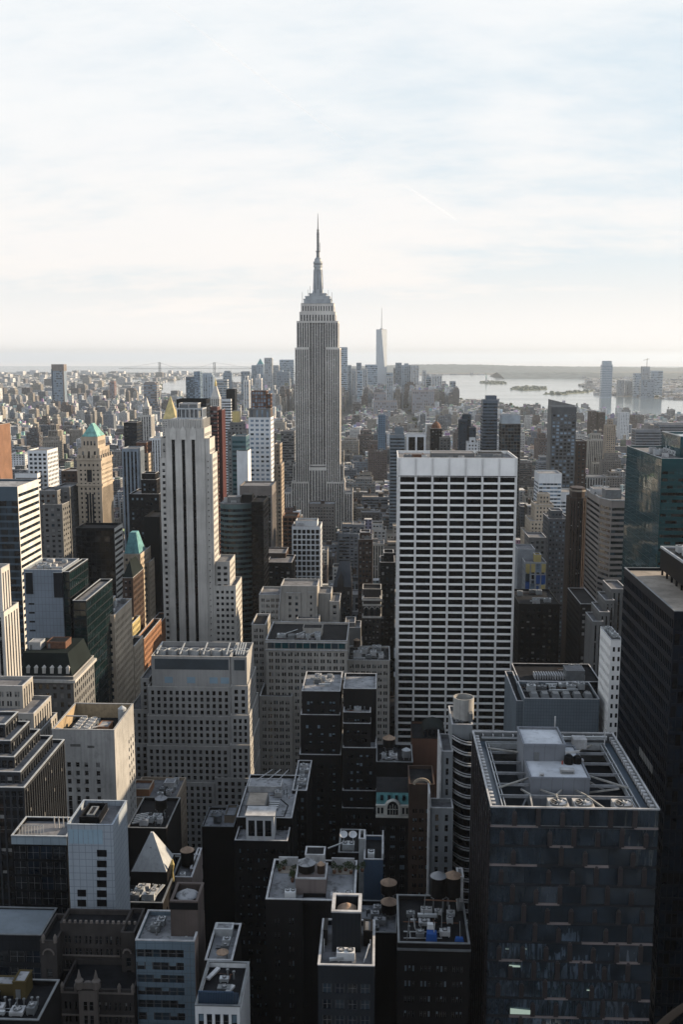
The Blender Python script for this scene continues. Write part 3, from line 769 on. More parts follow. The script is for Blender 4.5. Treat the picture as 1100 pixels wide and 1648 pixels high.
simple('terraced_block', 'dark block of five receding terraces edged with pale metal', -70, 8, 1165, 284, 11, fdk, mat('terrace_stone', (.034, .037, .043), streak=.2), fs=fdk, sp=DARKB, roof=RGREY, cop=STEEL, win=MIXD, more=[(-70, 17, 1191, -5, 16, fdk), (-70, 23, 1217, -10, 22, fdk), (-70, 33, 1241, -15, 28, fdk), (-70, 39, 1266, -20, 36, fdk)], indiv=60)

# ------------------------------------------------------------------ white-walled block with the open plant deck
def white_walled():
    Y0 = 330; b = Bld('white_walled_block', 'pale concrete block with a sunlit blank side and open rooftop plant deck', -100, Y0, 'office building', wall=CONC, roof=RDARK, cop=CONC, near=True, phrase='the white-walled block')
    a, zt = at(83, 1174, Y0); c, _ = at(184, 1174, Y0); d = 27
    k = b.mi(None)
    # front: three groups of window columns below a blank top
    cols = [(2.0, 1.3), (4.9, 1.3), (7.9, 1.3), (10.9, 1.3), (15.0, 1.3)]
    zw = at(83, 1226, Y0)[1]; rows = 14; fl = 3.05
    up = zw
    b.W.quad((a, Y0, zw), (c, Y0, zw), (c, Y0, zt), (a, Y0, zt))
    for r in range(rows):
        z1 = zw - r * fl; z0 = z1 - 1.75
        x = a
        for q, w in cols:
            b.W.quad((x, Y0, z0), (a + q, Y0, z0), (a + q, Y0, z1), (x, Y0, z1)); x = a + q + w
            l, rr_ = a + q, a + q + w
            b.W.quad((l, Y0, z0), (rr_, Y0, z0), (rr_, Y0 + .4, z0), (l, Y0 + .4, z0)); b.W.quad((l, Y0, z0), (l, Y0 + .4, z0), (l, Y0 + .4, z1), (l, Y0, z1)); b.W.quad((rr_, Y0, z0), (rr_, Y0, z1), (rr_, Y0 + .4, z1), (rr_, Y0 + .4, z0))
            b.wins.append(((l, Y0 + .4, z0), (1, 0), w, z1 - z0, b.rr.choice(MIXD if q < 15 else MIX)))
        b.W.quad((x, Y0, z0), (c, Y0, z0), (c, Y0, z1), (x, Y0, z1))
        zn = z1 - fl
        for (u, v) in zip([a] + [a + q + w for q, w in cols], [a + q for q, w in cols] + [c]): b.W.quad((u, Y0, zn), (v, Y0, zn), (v, Y0, z0), (u, Y0, z0))
        for q, w in cols: (b.S if r > 3 else b.W).quad((a + q, Y0 + (.3 if r > 3 else 0), zn), (a + q + w, Y0 + (.3 if r > 3 else 0), zn), (a + q + w, Y0 + (.3 if r > 3 else 0), z0), (a + q, Y0 + (.3 if r > 3 else 0), z0))
    zl = zw - rows * fl
    b.W.quad((a, Y0, 0), (c, Y0, 0), (c, Y0, zl), (a, Y0, zl))
    b.facade(c, Y0, 0, 1, d * .62, 0, zt, None); b.facade(c, Y0 + d * .62, 0, 1, d * .38, 0, zt, G(2.5, 3.05, .42, .5, .35, 10, 0, .8))
    b.W.quad((a, Y0 + d, 0), (a, Y0, 0), (a, Y0, zt), (a, Y0 + d, zt)); b.W.quad((c, Y0 + d, 0), (a, Y0 + d, 0), (a, Y0 + d, zt), (c, Y0 + d, zt))
    zr = zt - 5.2; t = .5
    b.R.quad((a + t, Y0 + t, zr), (c - t, Y0 + t, zr), (c - t, Y0 + d - t, zr), (a + t, Y0 + d - t, zr))
    i = MB()
    for p, q in (((a + t, Y0 + d - t), (c - t, Y0 + d - t)),): i.quad((*q, zr), (*p, zr), (*p, zt), (*q, zt))
    i.quad((a + t, Y0 + d - t, zr), (a + t, Y0 + t, zr), (a + t, Y0 + t, zt), (a + t, Y0 + d - t, zt)); i.quad((c - t, Y0 + t, zr), (c - t, Y0 + d - t, zr), (c - t, Y0 + d - t, zt), (c - t, Y0 + t, zt)); i.quad((c - t, Y0 + t, zr), (a + t, Y0 + t, zr), (a + t, Y0 + t, zt), (c - t, Y0 + t, zt))
    b.solid('parapet_lining', i, mat('buff_render', (.36, .27, .17), streak=.4, grime=.3, scale=.3))
    b.C.ring(a - .06, c + .06, Y0 - .06, Y0 + d + .06, zt, zt + .25, t + .12)
    BLK.append((a, c, Y0, Y0 + d, zt, b.phrase))
    # louvres and stains of the blank top
    for q0, q1, y in ((6.3, 9.8, 1201), (12.2, 14.6, 1203)):
        l = MB(); z = at(120, y, Y0)[1]
        for n in range(3): l.box(a + q0, a + q1, Y0 - .05, Y0 - .003, z + n * .3, z + n * .3 + .17, bottom=True)
        b.solid('louvre', l, DARK)
    m = MB()
    m.box(a + 4.5, a + 12, Y0 + 6, Y0 + 18, zr + .6, zr + 3.0); 
    for p in (a + 4.7, a + 11.5):
        for q in (Y0 + 6.2, Y0 + 17.4): m.box(p, p + .3, q, q + .3, zr, zr + .598)
    ct = thing('cooling_tower', 'long cooling tower with eight fans sunk in the white-walled roof deck', 'cooling tower', (a + 8, Y0 + 12, zr)); part(m, 'casing', STEELD, ct)
    for ix in range(2):
        for iy in range(4):
            fx, fy = a + 6.4 + ix * 3.6, Y0 + 7.7 + iy * 2.9
            part(MB().lathe(fx, fy, [(1.25, zr + 3.003), (1.25, zr + 3.6), (1.1, zr + 3.6), (1.1, zr + 3.2)], 16), 'fan_cowl', PALE, ct)
            g = MB()
            for n in range(6): g.bar((fx, fy, zr + 3.4), (fx + 1.05 * cos(n * pi / 3), fy + 1.05 * sin(n * pi / 3), zr + 3.45), .3, 0, .05)
            part(g, 'fan_blade', STEEL, ct)
    bulkhead(b, a + 13.5, a + 17.5, Y0 + 8, Y0 + 14, zr, 3.2, BRKO, RPALE)
    tk = MB(); tk.lathe(c - 2.4, Y0 + 20, [(1.5, zr), (1.5, zr + 6), (.2, zr + 7)], 18); b.solid('tank_drum', tk, STEEL)
    for p, q in (((a + .6, Y0 + 15, zt - .5), (a + 8, Y0 + 15, zt - .5)), ((a + .6, Y0 + 3, zt - .5), (a + 5, Y0 + 1.2, zt - .6)), ((a + 12.5, Y0 + 5, zt - 1), (a + 17, Y0 + 9, zt - 1))): b.solid('pipe', MB().bar(p, q, .35), PALE)
    b.finish(100)
white_walled()

# ------------------------------------------------------------------ white-tiled slab, podium, pyramid, gothic and blue-windowed blocks
def white_tile():
    Y0 = 225; b = Bld('white_tiled_slab', 'narrow white-tiled slab with a single column of small black windows', -75, Y0, 'office building', wall=TILE, roof=RGREY, cop=TILE, near=True, phrase='the white-tiled slab')
    a, zt = at(108, 1327, Y0); c, _ = at(181.5, 1327, Y0); d = 13.5
    b.block(a, c, Y0, Y0 + d, 0, zt, None, fs=None, par=1.2)
    x0, x1, y0, y1 = a, c, Y0, Y0 + d
    for px0, px1, ys in ((157, 171, (1368, 1385, 1401, 1417, 1433, 1448)), (125.5, 138, (1432, 1448, 1465)), (157.5, 171.5, (1465, 1482, 1498)), (126, 138.5, (1482, 1499))):
        for y in ys:
            q0, z1 = at(px0, y, Y0); q1, z0 = at(px1, y + 9.5, Y0)
            w = MB(); w.box(q0 - .12, q1 + .12, Y0 - .10, Y0 - .003, z0 - .12, z1 + .12, bottom=True); o = b.solid('window', w, DARK)
    g = MB(); q0, z1 = at(110, 1334, Y0); q1, z0 = at(166, 1358, Y0)
    n = 7
    for k in range(n): g.box(q0 + (q1 - q0) * k / n + .06, q0 + (q1 - q0) * (k + 1) / n - .06, Y0 - .05, Y0 - .003, z0, z1, bottom=True)
    b.solid('louvre_panel', g, mat('blue_louvre', (.26, .36, .44), var=.1))
    m = MB(); m.ring(a + 2, c - 4.2, Y0 + 3, Y0 + 11, zt - 1.2, zt + .6, .35); b.solid('plant_screen', m, DARK)
    bulkhead(b, a + 3.3, c - 6, Y0 + 5, Y0 + 9.5, zt - 1.2, 1.3, STEELD, RDARK, door=False)
    b.solid('duct', MB().box(a + 3, c - 5.5, Y0 + 3.6, Y0 + 4.4, zt - 1.1, zt - .2), STEEL)
    b.finish()
white_tile()
b = Bld('dark_podium', 'dark glass podium with a pale roof edge and row of white vents', -85, 243, 'building', wall=DARK, roof=RGREY, cop=STEEL, win=(GLNAVY, GL0, GL0), near=True, phrase='the dark glass podium')
x0, x1, y0, y1, _, z1 = b.px(18, 107, 1345, 243, 11, 0, G(3.4, 4.2, .9, .85, .15, 2.4, 0, .3))
p = MB(); p.box(x0, x1, y0 - .06, y0 - .003, z1 - 2.2, z1 - .1, bottom=True); b.solid('fascia', p, mat('podium_panel', (.25, .31, .36), panel=(2.2, 6, .5)))
for k in range(5):
    q = x0 + 9 + k * 1.2; b.solid('vent_stack', MB().lathe(q, y0 + 7, [(.16, z1 - 1), (.16, z1 + 1.8), (.26, z1 + 1.82), (.26, z1 + 2.1)], 8), PALE)
for k in range(2): ac_unit(x0 + 19 + k * 4.4, y0 + 6, z1 - 1, 2.6, 2.2, 1.4, 'pale air-conditioning unit on the dark glass podium', 'air conditioners on the dark glass podium', PALE, 2)
rl = MB()
for k in range(9): rl.bar((x0 + 1 + k * .8, y0 + 3, z1 - 1), (x0 + 1 + k * .8, y0 + 3, z1 + 1.6), .12)
rl.bar((x0 + 1, y0 + 3, z1 + 1.6), (x0 + 7.4, y0 + 3, z1 + 1.6), .12); b.solid('railing', rl, STEEL)
b.finish(40)
b = Bld('pale_roofed_hall', 'low hall with a broad pale blue roof below the dark glass podium', -105, 232, 'building', wall=PANELD, roof=mat('pale_blue_roof', (.17, .20, .23), var=.12, grime=.15, scale=.2), cop=STEELD, win=(GLNAVY, GL0), near=True, phrase='the pale blue roof')
x0, x1, y0, y1, _, z1 = b.px(-40, 66, 1503, 218, 12, 0, G(3.4, 4.2, .9, .7, .15, 3.4, 0, .3), par=.3)
b.finish(30)

def pyramid_block():
    Y0 = 243; b = Bld('pyramid_roofed_block', 'dark block crowned by a pale stone pyramid beside the white-tiled slab', -60, Y0, 'building', wall=BRKD, roof=RDARK, cop=STEELD, near=True, phrase='the pyramid-roofed block')
    a, zt = at(190, 1452, Y0); c, _ = at(262, 1452, Y0)
    b.block(a, c, Y0, Y0 + 25, 0, zt, G(3, 3.6, .5, .5, .3, 3))
    x0, z0 = at(211.5, 1402, Y0 + 11); x1, _ = at(268, 1402, Y0 + 11); xa, za = at(242, 1338, Y0 + 16)
    p = MB(); y0, y1 = Y0 + 11, Y0 + 11 + (x1 - x0); n = 0
    xm = (x0 + x1) / 2; ym = (y0 + y1) / 2; e = .35
    p.v += [(x0, y0, z0), (x1, y0, z0), (x1, y1, z0), (x0, y1, z0), (xm - e, ym - e, za), (xm + e, ym - e, za), (xm + e, ym + e, za), (xm - e, ym + e, za)]
    for q in ((0, 1, 5, 4), (1, 2, 6, 5), (2, 3, 7, 6), (3, 0, 4, 7), (4, 5, 6, 7)): p.f.append(q); p.m.append(0)
    pr = b.solid('pyramid_roof', p, mat('pyramid_stone', (.36, .375, .39), var=.12, grime=.2, streak=.3, scale=.25))
    s = MB(); s.bar((xm, y0 + 1.2, z0 + 1.4), (xm, ym - 1.9, za - 3.4), .5, 0, .25); part(s, 'seam', STEELD, pr)
    w = MB(); w.box(x0 - .3, x1 + .3, y0 - .3, y1 + .3, zt - 1, z0); b.solid('drum_wall', w, BRKD)
    clutter(b, a + 1, c - 1, Y0 + 1, Y0 + 10, zt - 1, 'the roof below the stone pyramid', 6, 4, big=1.15)
    gl = MB()
    for k in range(4): gl.bar((a + 2 + k * 2, Y0 + 2, zt - .4), (a + 4 + k * 2, Y0 + 9, zt + .2), .8, 0, .3)
    b.solid('skylight', gl, STEEL)
    f = MB().lathe(x1 + 1.2, y0 + 2, [(.5, zt - 1), (.25, zt + 2), (.6, zt + 4), (.15, zt + 5.4)], 8); b.solid('finial', f, GOLD)
    b.finish(40)
pyramid_block()

def gothic_block():
    Y0 = 205; b = Bld('gothic_brick_block', 'brown gothic brick block with an arched bay and stone pinnacles', -75, Y0, 'building', wall=GOTH, roof=RDARK, cop=GOTH, sp=BRKD, win=MIXD, near=True, phrase='the gothic brick block')
    X = lambda p, Y=Y0: at(p, 1550, Y)[0]
    Z = lambda p, Y=Y0: at(140, p, Y)[1]
    f = G(2.2, 3.0, .62, .62, .35, 2.4, 0, .3, n=2)
    b.block(X(66), X(92), Y0, Y0 + 11, 0, Z(1516), G(1.5, 3.0, .6, .7, .35, 6.2, 0, 1.0))
    b.block(X(90), X(196), Y0 + 4, Y0 + 10, 0, Z(1503), f); b.block(X(194), X(216), Y0 + 1, Y0 + 11, 0, Z(1504), G(1.5, 3.0, .6, .7, .35, 5.5, 0, .6))
    m = Y0 - 7
    b.block(X(96, m), X(214, m), m, Y0 + 3.9, 0, Z(1592, m), f)
    xa, xb = X(127, m), X(157, m); zc = Z(1588, m)
    b.block(xa, xb, m - 1.2, m + 2, 0, zc, G(1.7, 3.2, .7, .7, .4, 2.2, 0, .7), wm=mat('gothic_stone', (.16, .138, .125), streak=.3))
    g = MB(); xm = (xa + xb) / 2; pts = [(xa + .6, zc + .3), (xb - .6, zc + .3)] + [(xm + (xb - xa - 1.2) / 2 * cos(t * pi / 10), zc + .3 + 1.5 * sin(t * pi / 10)) for t in range(1, 10)]
    for yy, rev in ((m - 1.1, False), (m - .3, True)):
        n = len(g.v); g.v += [(x, yy, z) for x, z in pts]; idx = list(range(n, n + len(pts))); g.f.append(tuple(idx[::-1] if rev else idx)); g.m.append(0)
    k = len(pts)
    for i in range(k): j = (i + 1) % k; g.f.append((j, i, k + i, k + j)); g.m.append(0)
    st = mat('gothic_stone', (.17, .145, .13)); b.solid('arched_gable', g, st)
    for x in (xa + .2, xb - .2):
        p = MB().lathe(x, m - .9, [(.75, zc + .31), (.75, zc + 2.0), (.95, zc + 2.1), (.5, zc + 2.6), (.08, zc + 4.6)], 8); b.solid('pinnacle', p, st)
    for px_, y in ((69, 1515), (88, 1515), (96, 1592), (118, 1592), (188, 1592), (210, 1592)):
        Ym = Y0 if y < 1560 else m; x = X(px_, Ym); z = Z(y, Ym); q = MB().lathe(x + .3, Ym + .2, [(.42, z - .5), (.42, z + .8), (.1, z + 1.5)], 8); b.solid('pinnacle', q, st)
    # string courses, arches over the corner bays
    for y0_, x0_, x1_, Ym in ((1538, 92, 194, Y0 + 4), (1562, 92, 194, Y0 + 4), (1598, 96, 214, m), (1634, 96, 214, m)):
        c = MB().box(X(x0_, Ym), X(x1_, Ym), Ym - .2, Ym - .003, Z(y0_, Ym), Z(y0_, Ym) + .35, bottom=True); b.solid('string_course', c, st)
    for x0_, x1_, y_ in ((68, 90, 1537), (197, 214, 1532)):
        a = MB(); xm = X((x0_ + x1_) / 2); r = (X(x1_) - X(x0_)) / 2 - .3; z = Z(y_)
        for k in range(8):
            t0, t1 = k * pi / 8, (k + 1) * pi / 8; a.bar((xm + r * cos(t0), Y0 - .1, z + r * 1.1 * sin(t0)), (xm + r * cos(t1), Y0 - .1, z + r * 1.1 * sin(t1)), .35, 0, .3)
        b.solid('arch', a, st)
    d = MB()
    for k in range(14): q = X(97) + (X(212) - X(97)) * k / 13; d.box(q - .25, q + .25, Y0 + 3.7, Y0 + 4.2, Z(1503) + .31, Z(1503) + .9)
    b.solid('battlement', d, st)
    b.finish(100)
gothic_block()

def blue_block():
    Y0 = 200; b = Bld('blue_windowed_block', 'modern block with blue ribbon windows and a stained white roof', -55, Y0, 'office building', wall=mat('pale_blue_panel', (.13, .18, .225), var=.12, panel=(1.9, 1.7, .4)), roof=RPALE, cop=PALE, near=True, phrase='the blue-windowed block')
    a, zt = at(218, 1513, Y0); c, _ = at(313, 1513, Y0); d = 12
    b.block(a, c, Y0, Y0 + d, 0, zt, None, fs=None)
    f = G(1.75, 2.95, .93, .62, .2, 1.5, 0, .1, 's' and 'band', gl=(GL0, GL0, GL1, GL2, 'halfb', 'blindb', GL2, GL0))
    b.W.f = b.W.f[1:]; b.W.m = b.W.m[1:]
    xs = at(296, 1513, Y0)[0]
    b.facade(a, Y0, 1, 0, xs - a, 0, zt, f); b.facade(xs, Y0, 1, 0, c - xs, 0, zt, G(2, 2.95, .8, .8, .06, 1.0, 0, .1, gl=(mat('pale_blue_panel', ()), )))
    s = MB().box(c + .003, c + .12, Y0 + .1, Y0 + d - .1, 0, zt - .2); b.solid('side_wall', s, mat('pink_render', (.36, .28, .25), streak=.4))
    t0, zt2 = at(274, 1450, Y0 + 5); t1, _ = at(325, 1450, Y0 + 9)
    tw = MB(); y0, y1 = Y0 + 3.6, Y0 + 11.5; tx0, tx1 = at(274, 1450, y0)[0], c + .14
    z2 = at(300, 1452, y0)[1]
    tw.quad((tx0, y0, zt - 1), (tx1, y0, zt - 1), (tx1, y0, z2), (tx0, y0, z2)); tw.quad((tx1, y0, 0), (tx1, y1, 0), (tx1, y1, z2), (tx1, y0, z2)); tw.quad((tx0, y1, zt - 1), (tx0, y0, zt - 1), (tx0, y0, z2), (tx0, y1, z2)); tw.quad((tx1, y1, zt - 1), (tx0, y1, zt - 1), (tx0, y1, z2), (tx1, y1, z2))
    tw.ring(tx0 - .1, tx1 + .1, y0 - .1, y1 + .1, z2, z2 + .35, .6)
    tw.quad((tx0 + .5, y0 + .5, z2 - 2.2), (tx1 - .5, y0 + .5, z2 - 2.2), (tx1 - .5, y1 - .5, z2 - 2.2), (tx0 + .5, y1 - .5, z2 - 2.2))
    BLK.append((tx0, tx1, y0, y1, z2, b.phrase))
    o = b.solid('lift_tower', tw, mat('tower_render', (.10, .08, .074), streak=.35, scale=.2))
    part(MB().box(tx0 - .15, tx1 + .15, y0 - .16, y0 - .103, z2 - 1.6, z2 - .01, bottom=True), 'tower_band', DARK, o)
    xm, ym = (tx0 + tx1) / 2, (y0 + y1) / 2
    water_tank(xm, ym, z2 - 2.2, 2.3, 1.2, 'steel tank with a pale domed lid sunk in the brown lift tower', legs=.5, body=STEELD, cone=RPALE)
    part(MB().bar((tx0 + 3.1, y0 - .12, z2 - 8), (tx0 + 3.6, y0 - .12, z2 - 8), .4), 'lamp_bracket', PALE, o)
    clutter(b, a + 1, tx0 - 1, Y0 + 2, Y0 + 11, zt - 1, 'the stained white roof', 2, 8)
    b.finish(100)
blue_block()

# ------------------------------------------------------------------ centre: stone blocks between the striped tower and the white slab
def stepped_office():
    """the massive pale block with a plant floor of blue louvres and three setbacks"""
    Y0 = 455; b = Bld('setback_office_block', 'massive pale block with deep-set windows in three setbacks and roof fans', -95, Y0, 'office building', wall=mat('grey_white_stone', (.36, .352, .345), streak=.3, scale=.05), roof=RGREY, cop=LIME, win=(GLBLK, GLBLK, GL0), phrase='the massive setback block')
    f = G(2.86, 3.15, .5, .66, .5, 1.3, 0, .7)
    Z = lambda y, Y=Y0: at(300, y, Y)[1]
    X = lambda p, Y=Y0: at(p, 1150, Y)[0]
    wm = None
    b.px(238, 371.5, 1105, Y0, 30, 0, f); b.px(371.9, 399.5, 1104, Y0 - .8, 30, 0, f)
    b.px(237, 371, 1152, Y0 - 2.4, 31, 0, f); b.px(371.3, 402, 1151, Y0 - 3.2, 33, 0, f)
    b.px(236, 370, 1200, Y0 - 4.6, 34, 0, f); b.px(370.4, 403, 1199, Y0 - 5.4, 36, 0, f)
    b.px(206, 345, 1258, Y0 - 7, 34, 0, f); b.px(345.6, 404, 1252, Y0 - 6.4, 36, 0, f)
    b.px(207, 240, 1142, Y0 + 2, 26, 0, f); b.px(205, 240, 1196, Y0 - 1, 30, 0, f); b.px(226, 240, 1092, Y0 + 4, 20, 0, f)
    # plant floor: parapet, louvre band and the row of fan decks
    z0, z1, z2 = Z(1104), Z(1083), Z(1058)
    for p0, p1, dy in ((245, 371.2, 1.6), (372.4, 398, 1.2)):
        x0, x1 = X(p0), X(p1)
        b.block(x0, x1, Y0 + dy, Y0 + 26, z0 - .9, z2, None, par=2.0)
        n = 7 if p0 < 300 else 1; w = (x1 - x0) / n
        lv = MB(); lv.box(x0 + 1.5, x1 - .8, Y0 + dy - .08, Y0 + dy - .003, Z(1079), Z(1062), bottom=True); b.solid('louvre_band', lv, mat('slate_louvre', (.05, .065, .08), rough=.5))
        for k in range(n):
            if k in (0, 2, 4): continue
            q = MB().box(x0 + k * w + .7, x0 + (k + 1) * w - .7, Y0 + dy - .07, Y0 + dy - .003, Z(1101), Z(1091), bottom=True); b.solid('louvre_panel', q, mat('blue_louvre', (.26, .36, .44), var=.1))
        for k in range(max(2, n)):
            fx = x0 + 3 + (x1 - x0 - 5.5) * k / max(1, n - 1 if n > 1 else 1); fy = Y0 + 11
            c = thing('roof_fan', 'large round roof fan in the row on the massive setback block', 'roof fan', (fx, fy, z2 - 2), 'roof fans on the massive setback block')
            part(MB().lathe(fx, fy, [(2.5, z2 - 2), (2.5, z2 + .9), (2.2, z2 + .9), (2.1, z2 - .3)], 20), 'cowl', STEEL, c)
            g = MB()
            for q in range(6): g.bar((fx, fy, z2 + .2), (fx + 2 * cos(q * pi / 3), fy + 2 * sin(q * pi / 3), z2 + .4), .7, 0, .06)
            part(g, 'fan_blade', STEELD, c)
        for k in range(4): b.solid('roof_beam', MB().bar((x0 + 2 + k * (x1 - x0 - 4) / 3, Y0 + 4, z2 + .4), (x0 + 1 + k * (x1 - x0 - 4) / 3, Y0 + 22, z2 + .9), .5), STEEL)
    b.finish(100)
stepped_office()

fq = G(3.1, 3.6, .64, .56, .3, 1.6, 0, .8, n=2)
b = simple('pair_window_block', 'grey stone block with paired windows and a glazed strip under its roof', 428, 559, 1030, 500, 36, G(3.25, 3.55, .62, .58, .3, 5.6, 0, .9, n=2), LIMEB, more=[(405, 427.5, 1005, 46, 24, fq), (559.6, 628, 1062, 12, 26, fq), (418, 470, 1120, -5, 20, fq)], indiv=0, roof=RDARK, phrase='the paired-window block')
x0, x1, y0, y1, _, z1 = b.main
gs = MB(); g2 = MB(); n = 11
for k in range(n):
    q0 = x0 + .8 + (x1 - x0 - 1.6) * k / n + .15; q1 = x0 + .8 + (x1 - x0 - 1.6) * (k + 1) / n - .15
    o = MB().box(q0, q1, y0 - .05, y0 - .003, z1 - 4.2, z1 - 1.3, bottom=True); b.solid('strip_window', o, GLTEAL if k % 3 else GL2)
for zz_ in (z1 - 1.2, z1 - 5.2): b.solid('ledge', MB().box(x0 - .4, x1 + .4, y0 - .5, y0 - .003, zz_, zz_ + .5, bottom=True), PALE)
bulkhead(b, x0 + 18, x0 + 28, y0 + 12, y0 + 20, z1 - 1, 4, LIMEB); clutter(b, x0 + 4, x1 - 12, y0 + 3, y0 + 12, z1 - 1, 'the paired-window block', 7, 9, big=1.4)
for k in range(3): b.solid('pergola', MB().bar((x0 + 8 + k * 7, y0 + 5, z1 + 1.6), (x0 + 15 + k * 6, y0 + 15, z1 + 1.7), .35), STEEL)
b.finish(100)
x0, x1, y0, y1, _, z1 = b.more[1]
clutter(b, x0 + 1, x1 - 1, y0 + 3, y1 - 2, z1 - 1, 'the low wing beside the broad white slab', 6, 19, big=1.5, body=PALE, tanks=1)

b = simple('stepped_grey_block', 'grey stepped stone block with blank upper walls behind the paired-window block', 452, 511, 943, 590, 20, None, LIMEB, more=[(417, 453, 957, 5, 22, fq), (511.4, 533, 955, 6, 18, None), (531, 547, 968, 3, 22, G(3.4, 3.6, .45, .55, .3, 1.5, 0, .8)), (452, 512, 1000, -4, 22, fq), (478, 514, 996, -9, 10, G(2.6, 3.4, .5, .6, .3, 1.4, 0, .8))], indiv=0, roof=RGREY, phrase='the stepped grey block')
x0, x1, y0, y1, _, z1 = b.main
f = G(3.2, 3.7, .42, .5, .3, 1.2, 0, .5); b.block(x0 + 3, x0 + 12, y0 - .7, y0 + 1, z1 - 38, z1 - 4, f, reg=False); b.block(x0 + 16.2, x0 + 20, y0 - .5, y0 + 1, z1 - 40, z1 - 3.5, f, reg=False)
b.solid('white_pipe', MB().bar((x0 - 1.2, y0 - .4, z1 - 58), (x0 - 1.2, y0 - .4, z1 - 14), .5), PALE); b.solid('white_pipe', MB().bar((x0 - 1.2, y0 - .4, z1 - 14), (x0 + .3, y0 - .4, z1), .5), PALE)
b.finish(80)

simple('white_grid_tower', 'narrow white tower with a square window grid below the tallest tower', 470, 516, 847, 800, 24, G(3.9, 4.3, .76, .74, .5, 2.2, 0, .6), WHITEP, 'office tower', win=(GL0, GL0, GLBLK), roof=RGREY, more=[(476, 511, 838, 4, 14, None)], cl='the narrow white grid tower')
simple('grey_rust_frame', 'rust-red concrete frame under construction beside the white grid tower', 455, 479, 831, 860, 22, G(4, 3.6, .8, .74, .8, 1, 0, .4), RUST, 'building frame', win=(GLBLK, GL0), roof=RDARK, cop=RUST, indiv=0)
def gable_tower():
    b = simple('gothic_gabled_tower', 'brown gothic tower with a steep slate gable', 536, 566, 945, 640, 22, G(2.4, 3.5, .5, .6, .4, 2, 0, .6), GOTH, indiv=0, roof=RDARK, cop=GOTH)
    x0, x1, y0, y1, _, z1 = b.main; xm = (x0 + x1) / 2
    g = MB(); h = 15; A, B_, C, D = (x0 + .3, y0 + .3, z1 + .31), (x1 - .3, y0 + .3, z1 + .31), (x1 - .3, y1, z1 + .31), (x0 + .3, y1, z1 + .31)
    E_, F_ = (x0 + 4, (y0 + y1) / 2, z1 + h), (x1 - 1, (y0 + y1) / 2, z1 + h)
    g.quad(A, B_, F_, E_); g.quad(C, D, E_, F_); g.tri(B_, C, F_); g.tri(D, A, E_); r = b.solid('slate_roof', g, mat('slate', (.06, .065, .075), var=.25))
    d = MB(); q = x0 + 5; d.quad((q - 2, y0 - .1, z1), (q + 2, y0 - .1, z1), (q + 2, y0 - .1, z1 + 4), (q - 2, y0 - .1, z1 + 4)); d.tri((q - 2, y0 - .1, z1 + 4), (q + 2, y0 - .1, z1 + 4), (q, y0 - .1, z1 + 9)); d.quad((q, y0 - .1, z1 + 9), (q + 2, y0 - .1, z1 + 4), (q + 2, y0 + 6, z1 + 4), (q, y0 + 8, z1 + 9)); d.quad((q - 2, y0 - .1, z1 + 4), (q, y0 - .1, z1 + 9), (q, y0 + 8, z1 + 9), (q - 2, y0 + 6, z1 + 4))
    part(d, 'dormer', GOTH, r); b.finish(60)
gable_tower()
def ornate():
    b = simple('ornate_slim_tower', 'slim brown tower with an arcaded top storey and stone cornice', 585, 613, 962, 600, 22, G(2.3, 3.5, .5, .58, .35, 13, 0, .6, n=1), GOTH, indiv=0, roof=RDARK, cop=LIME)
    x0, x1, y0, y1, _, z1 = b.main
    for z, t in ((z1 - 1.6, .9), (z1 - 5.0, .5), (z1 - 12.4, .6)):
        c = MB(); c.ring(x0 - t, x1 + t, y0 - t, y1 + t, z, z + 1.2, t - .003); b.solid('cornice', c, LIME)
    for k in range(3):
        q = x0 + 1.9 + k * (x1 - x0 - 3.8) / 2; m = MB(); pts = [(-1.1, 0), (1.1, 0), (1.1, 4)] + [(1.1 * cos(t * pi / 6), 4 + 1.3 * sin(t * pi / 6)) for t in range(1, 6)] + [(-1.1, 4)]
        m.v += [(q + u, y0 - .06, z1 - 11 + v) for u, v in pts]; m.f.append(tuple(range(len(pts)))); m.m.append(0); b.solid('arched_window', m, GL0)
        m = MB(); [m.bar((q + 1.35 * cos(t * pi / 6), y0 - .12, z1 - 7 + 1.5 * sin(t * pi / 6)), (q + 1.35 * cos((t + 1) * pi / 6), y0 - .12, z1 - 7 + 1.5 * sin((t + 1) * pi / 6)), .35) for t in range(6)]; b.solid('arch', m, LIME)
    b.px(584, 614, 948, 606, 14, 0, None); b.finish(60)
ornate()
simple('brown_window_tower', 'brown brick tower with pale window columns beyond the gothic gable', 577, 600, 868, 760, 24, G(2.8, 3.6, .55, .55, .3, 1.4, 0, .5), BRKB, more=[(580, 596, 857, 4, 14)], roof=RGREY, cl='the brown tower beyond the gothic gable', indiv=60)
simple('dark_side_tower', 'dark brown tower squeezed against the broad white slab', 612, 636, 905, 640, 22, G(2.8, 3.6, .5, .55, .3, 2, 0, .5), BRKD, roof=RDARK, indiv=30, more=[(618, 634, 890, 5, 12)])
simple('grey_annexe', 'grey annexe with a stepped blank wall left of the ornate slim tower', 560, 581, 1010, 575, 16, None, GREYS, roof=RGREY, indiv=0, more=[(556, 572, 1002, 6, 14)])

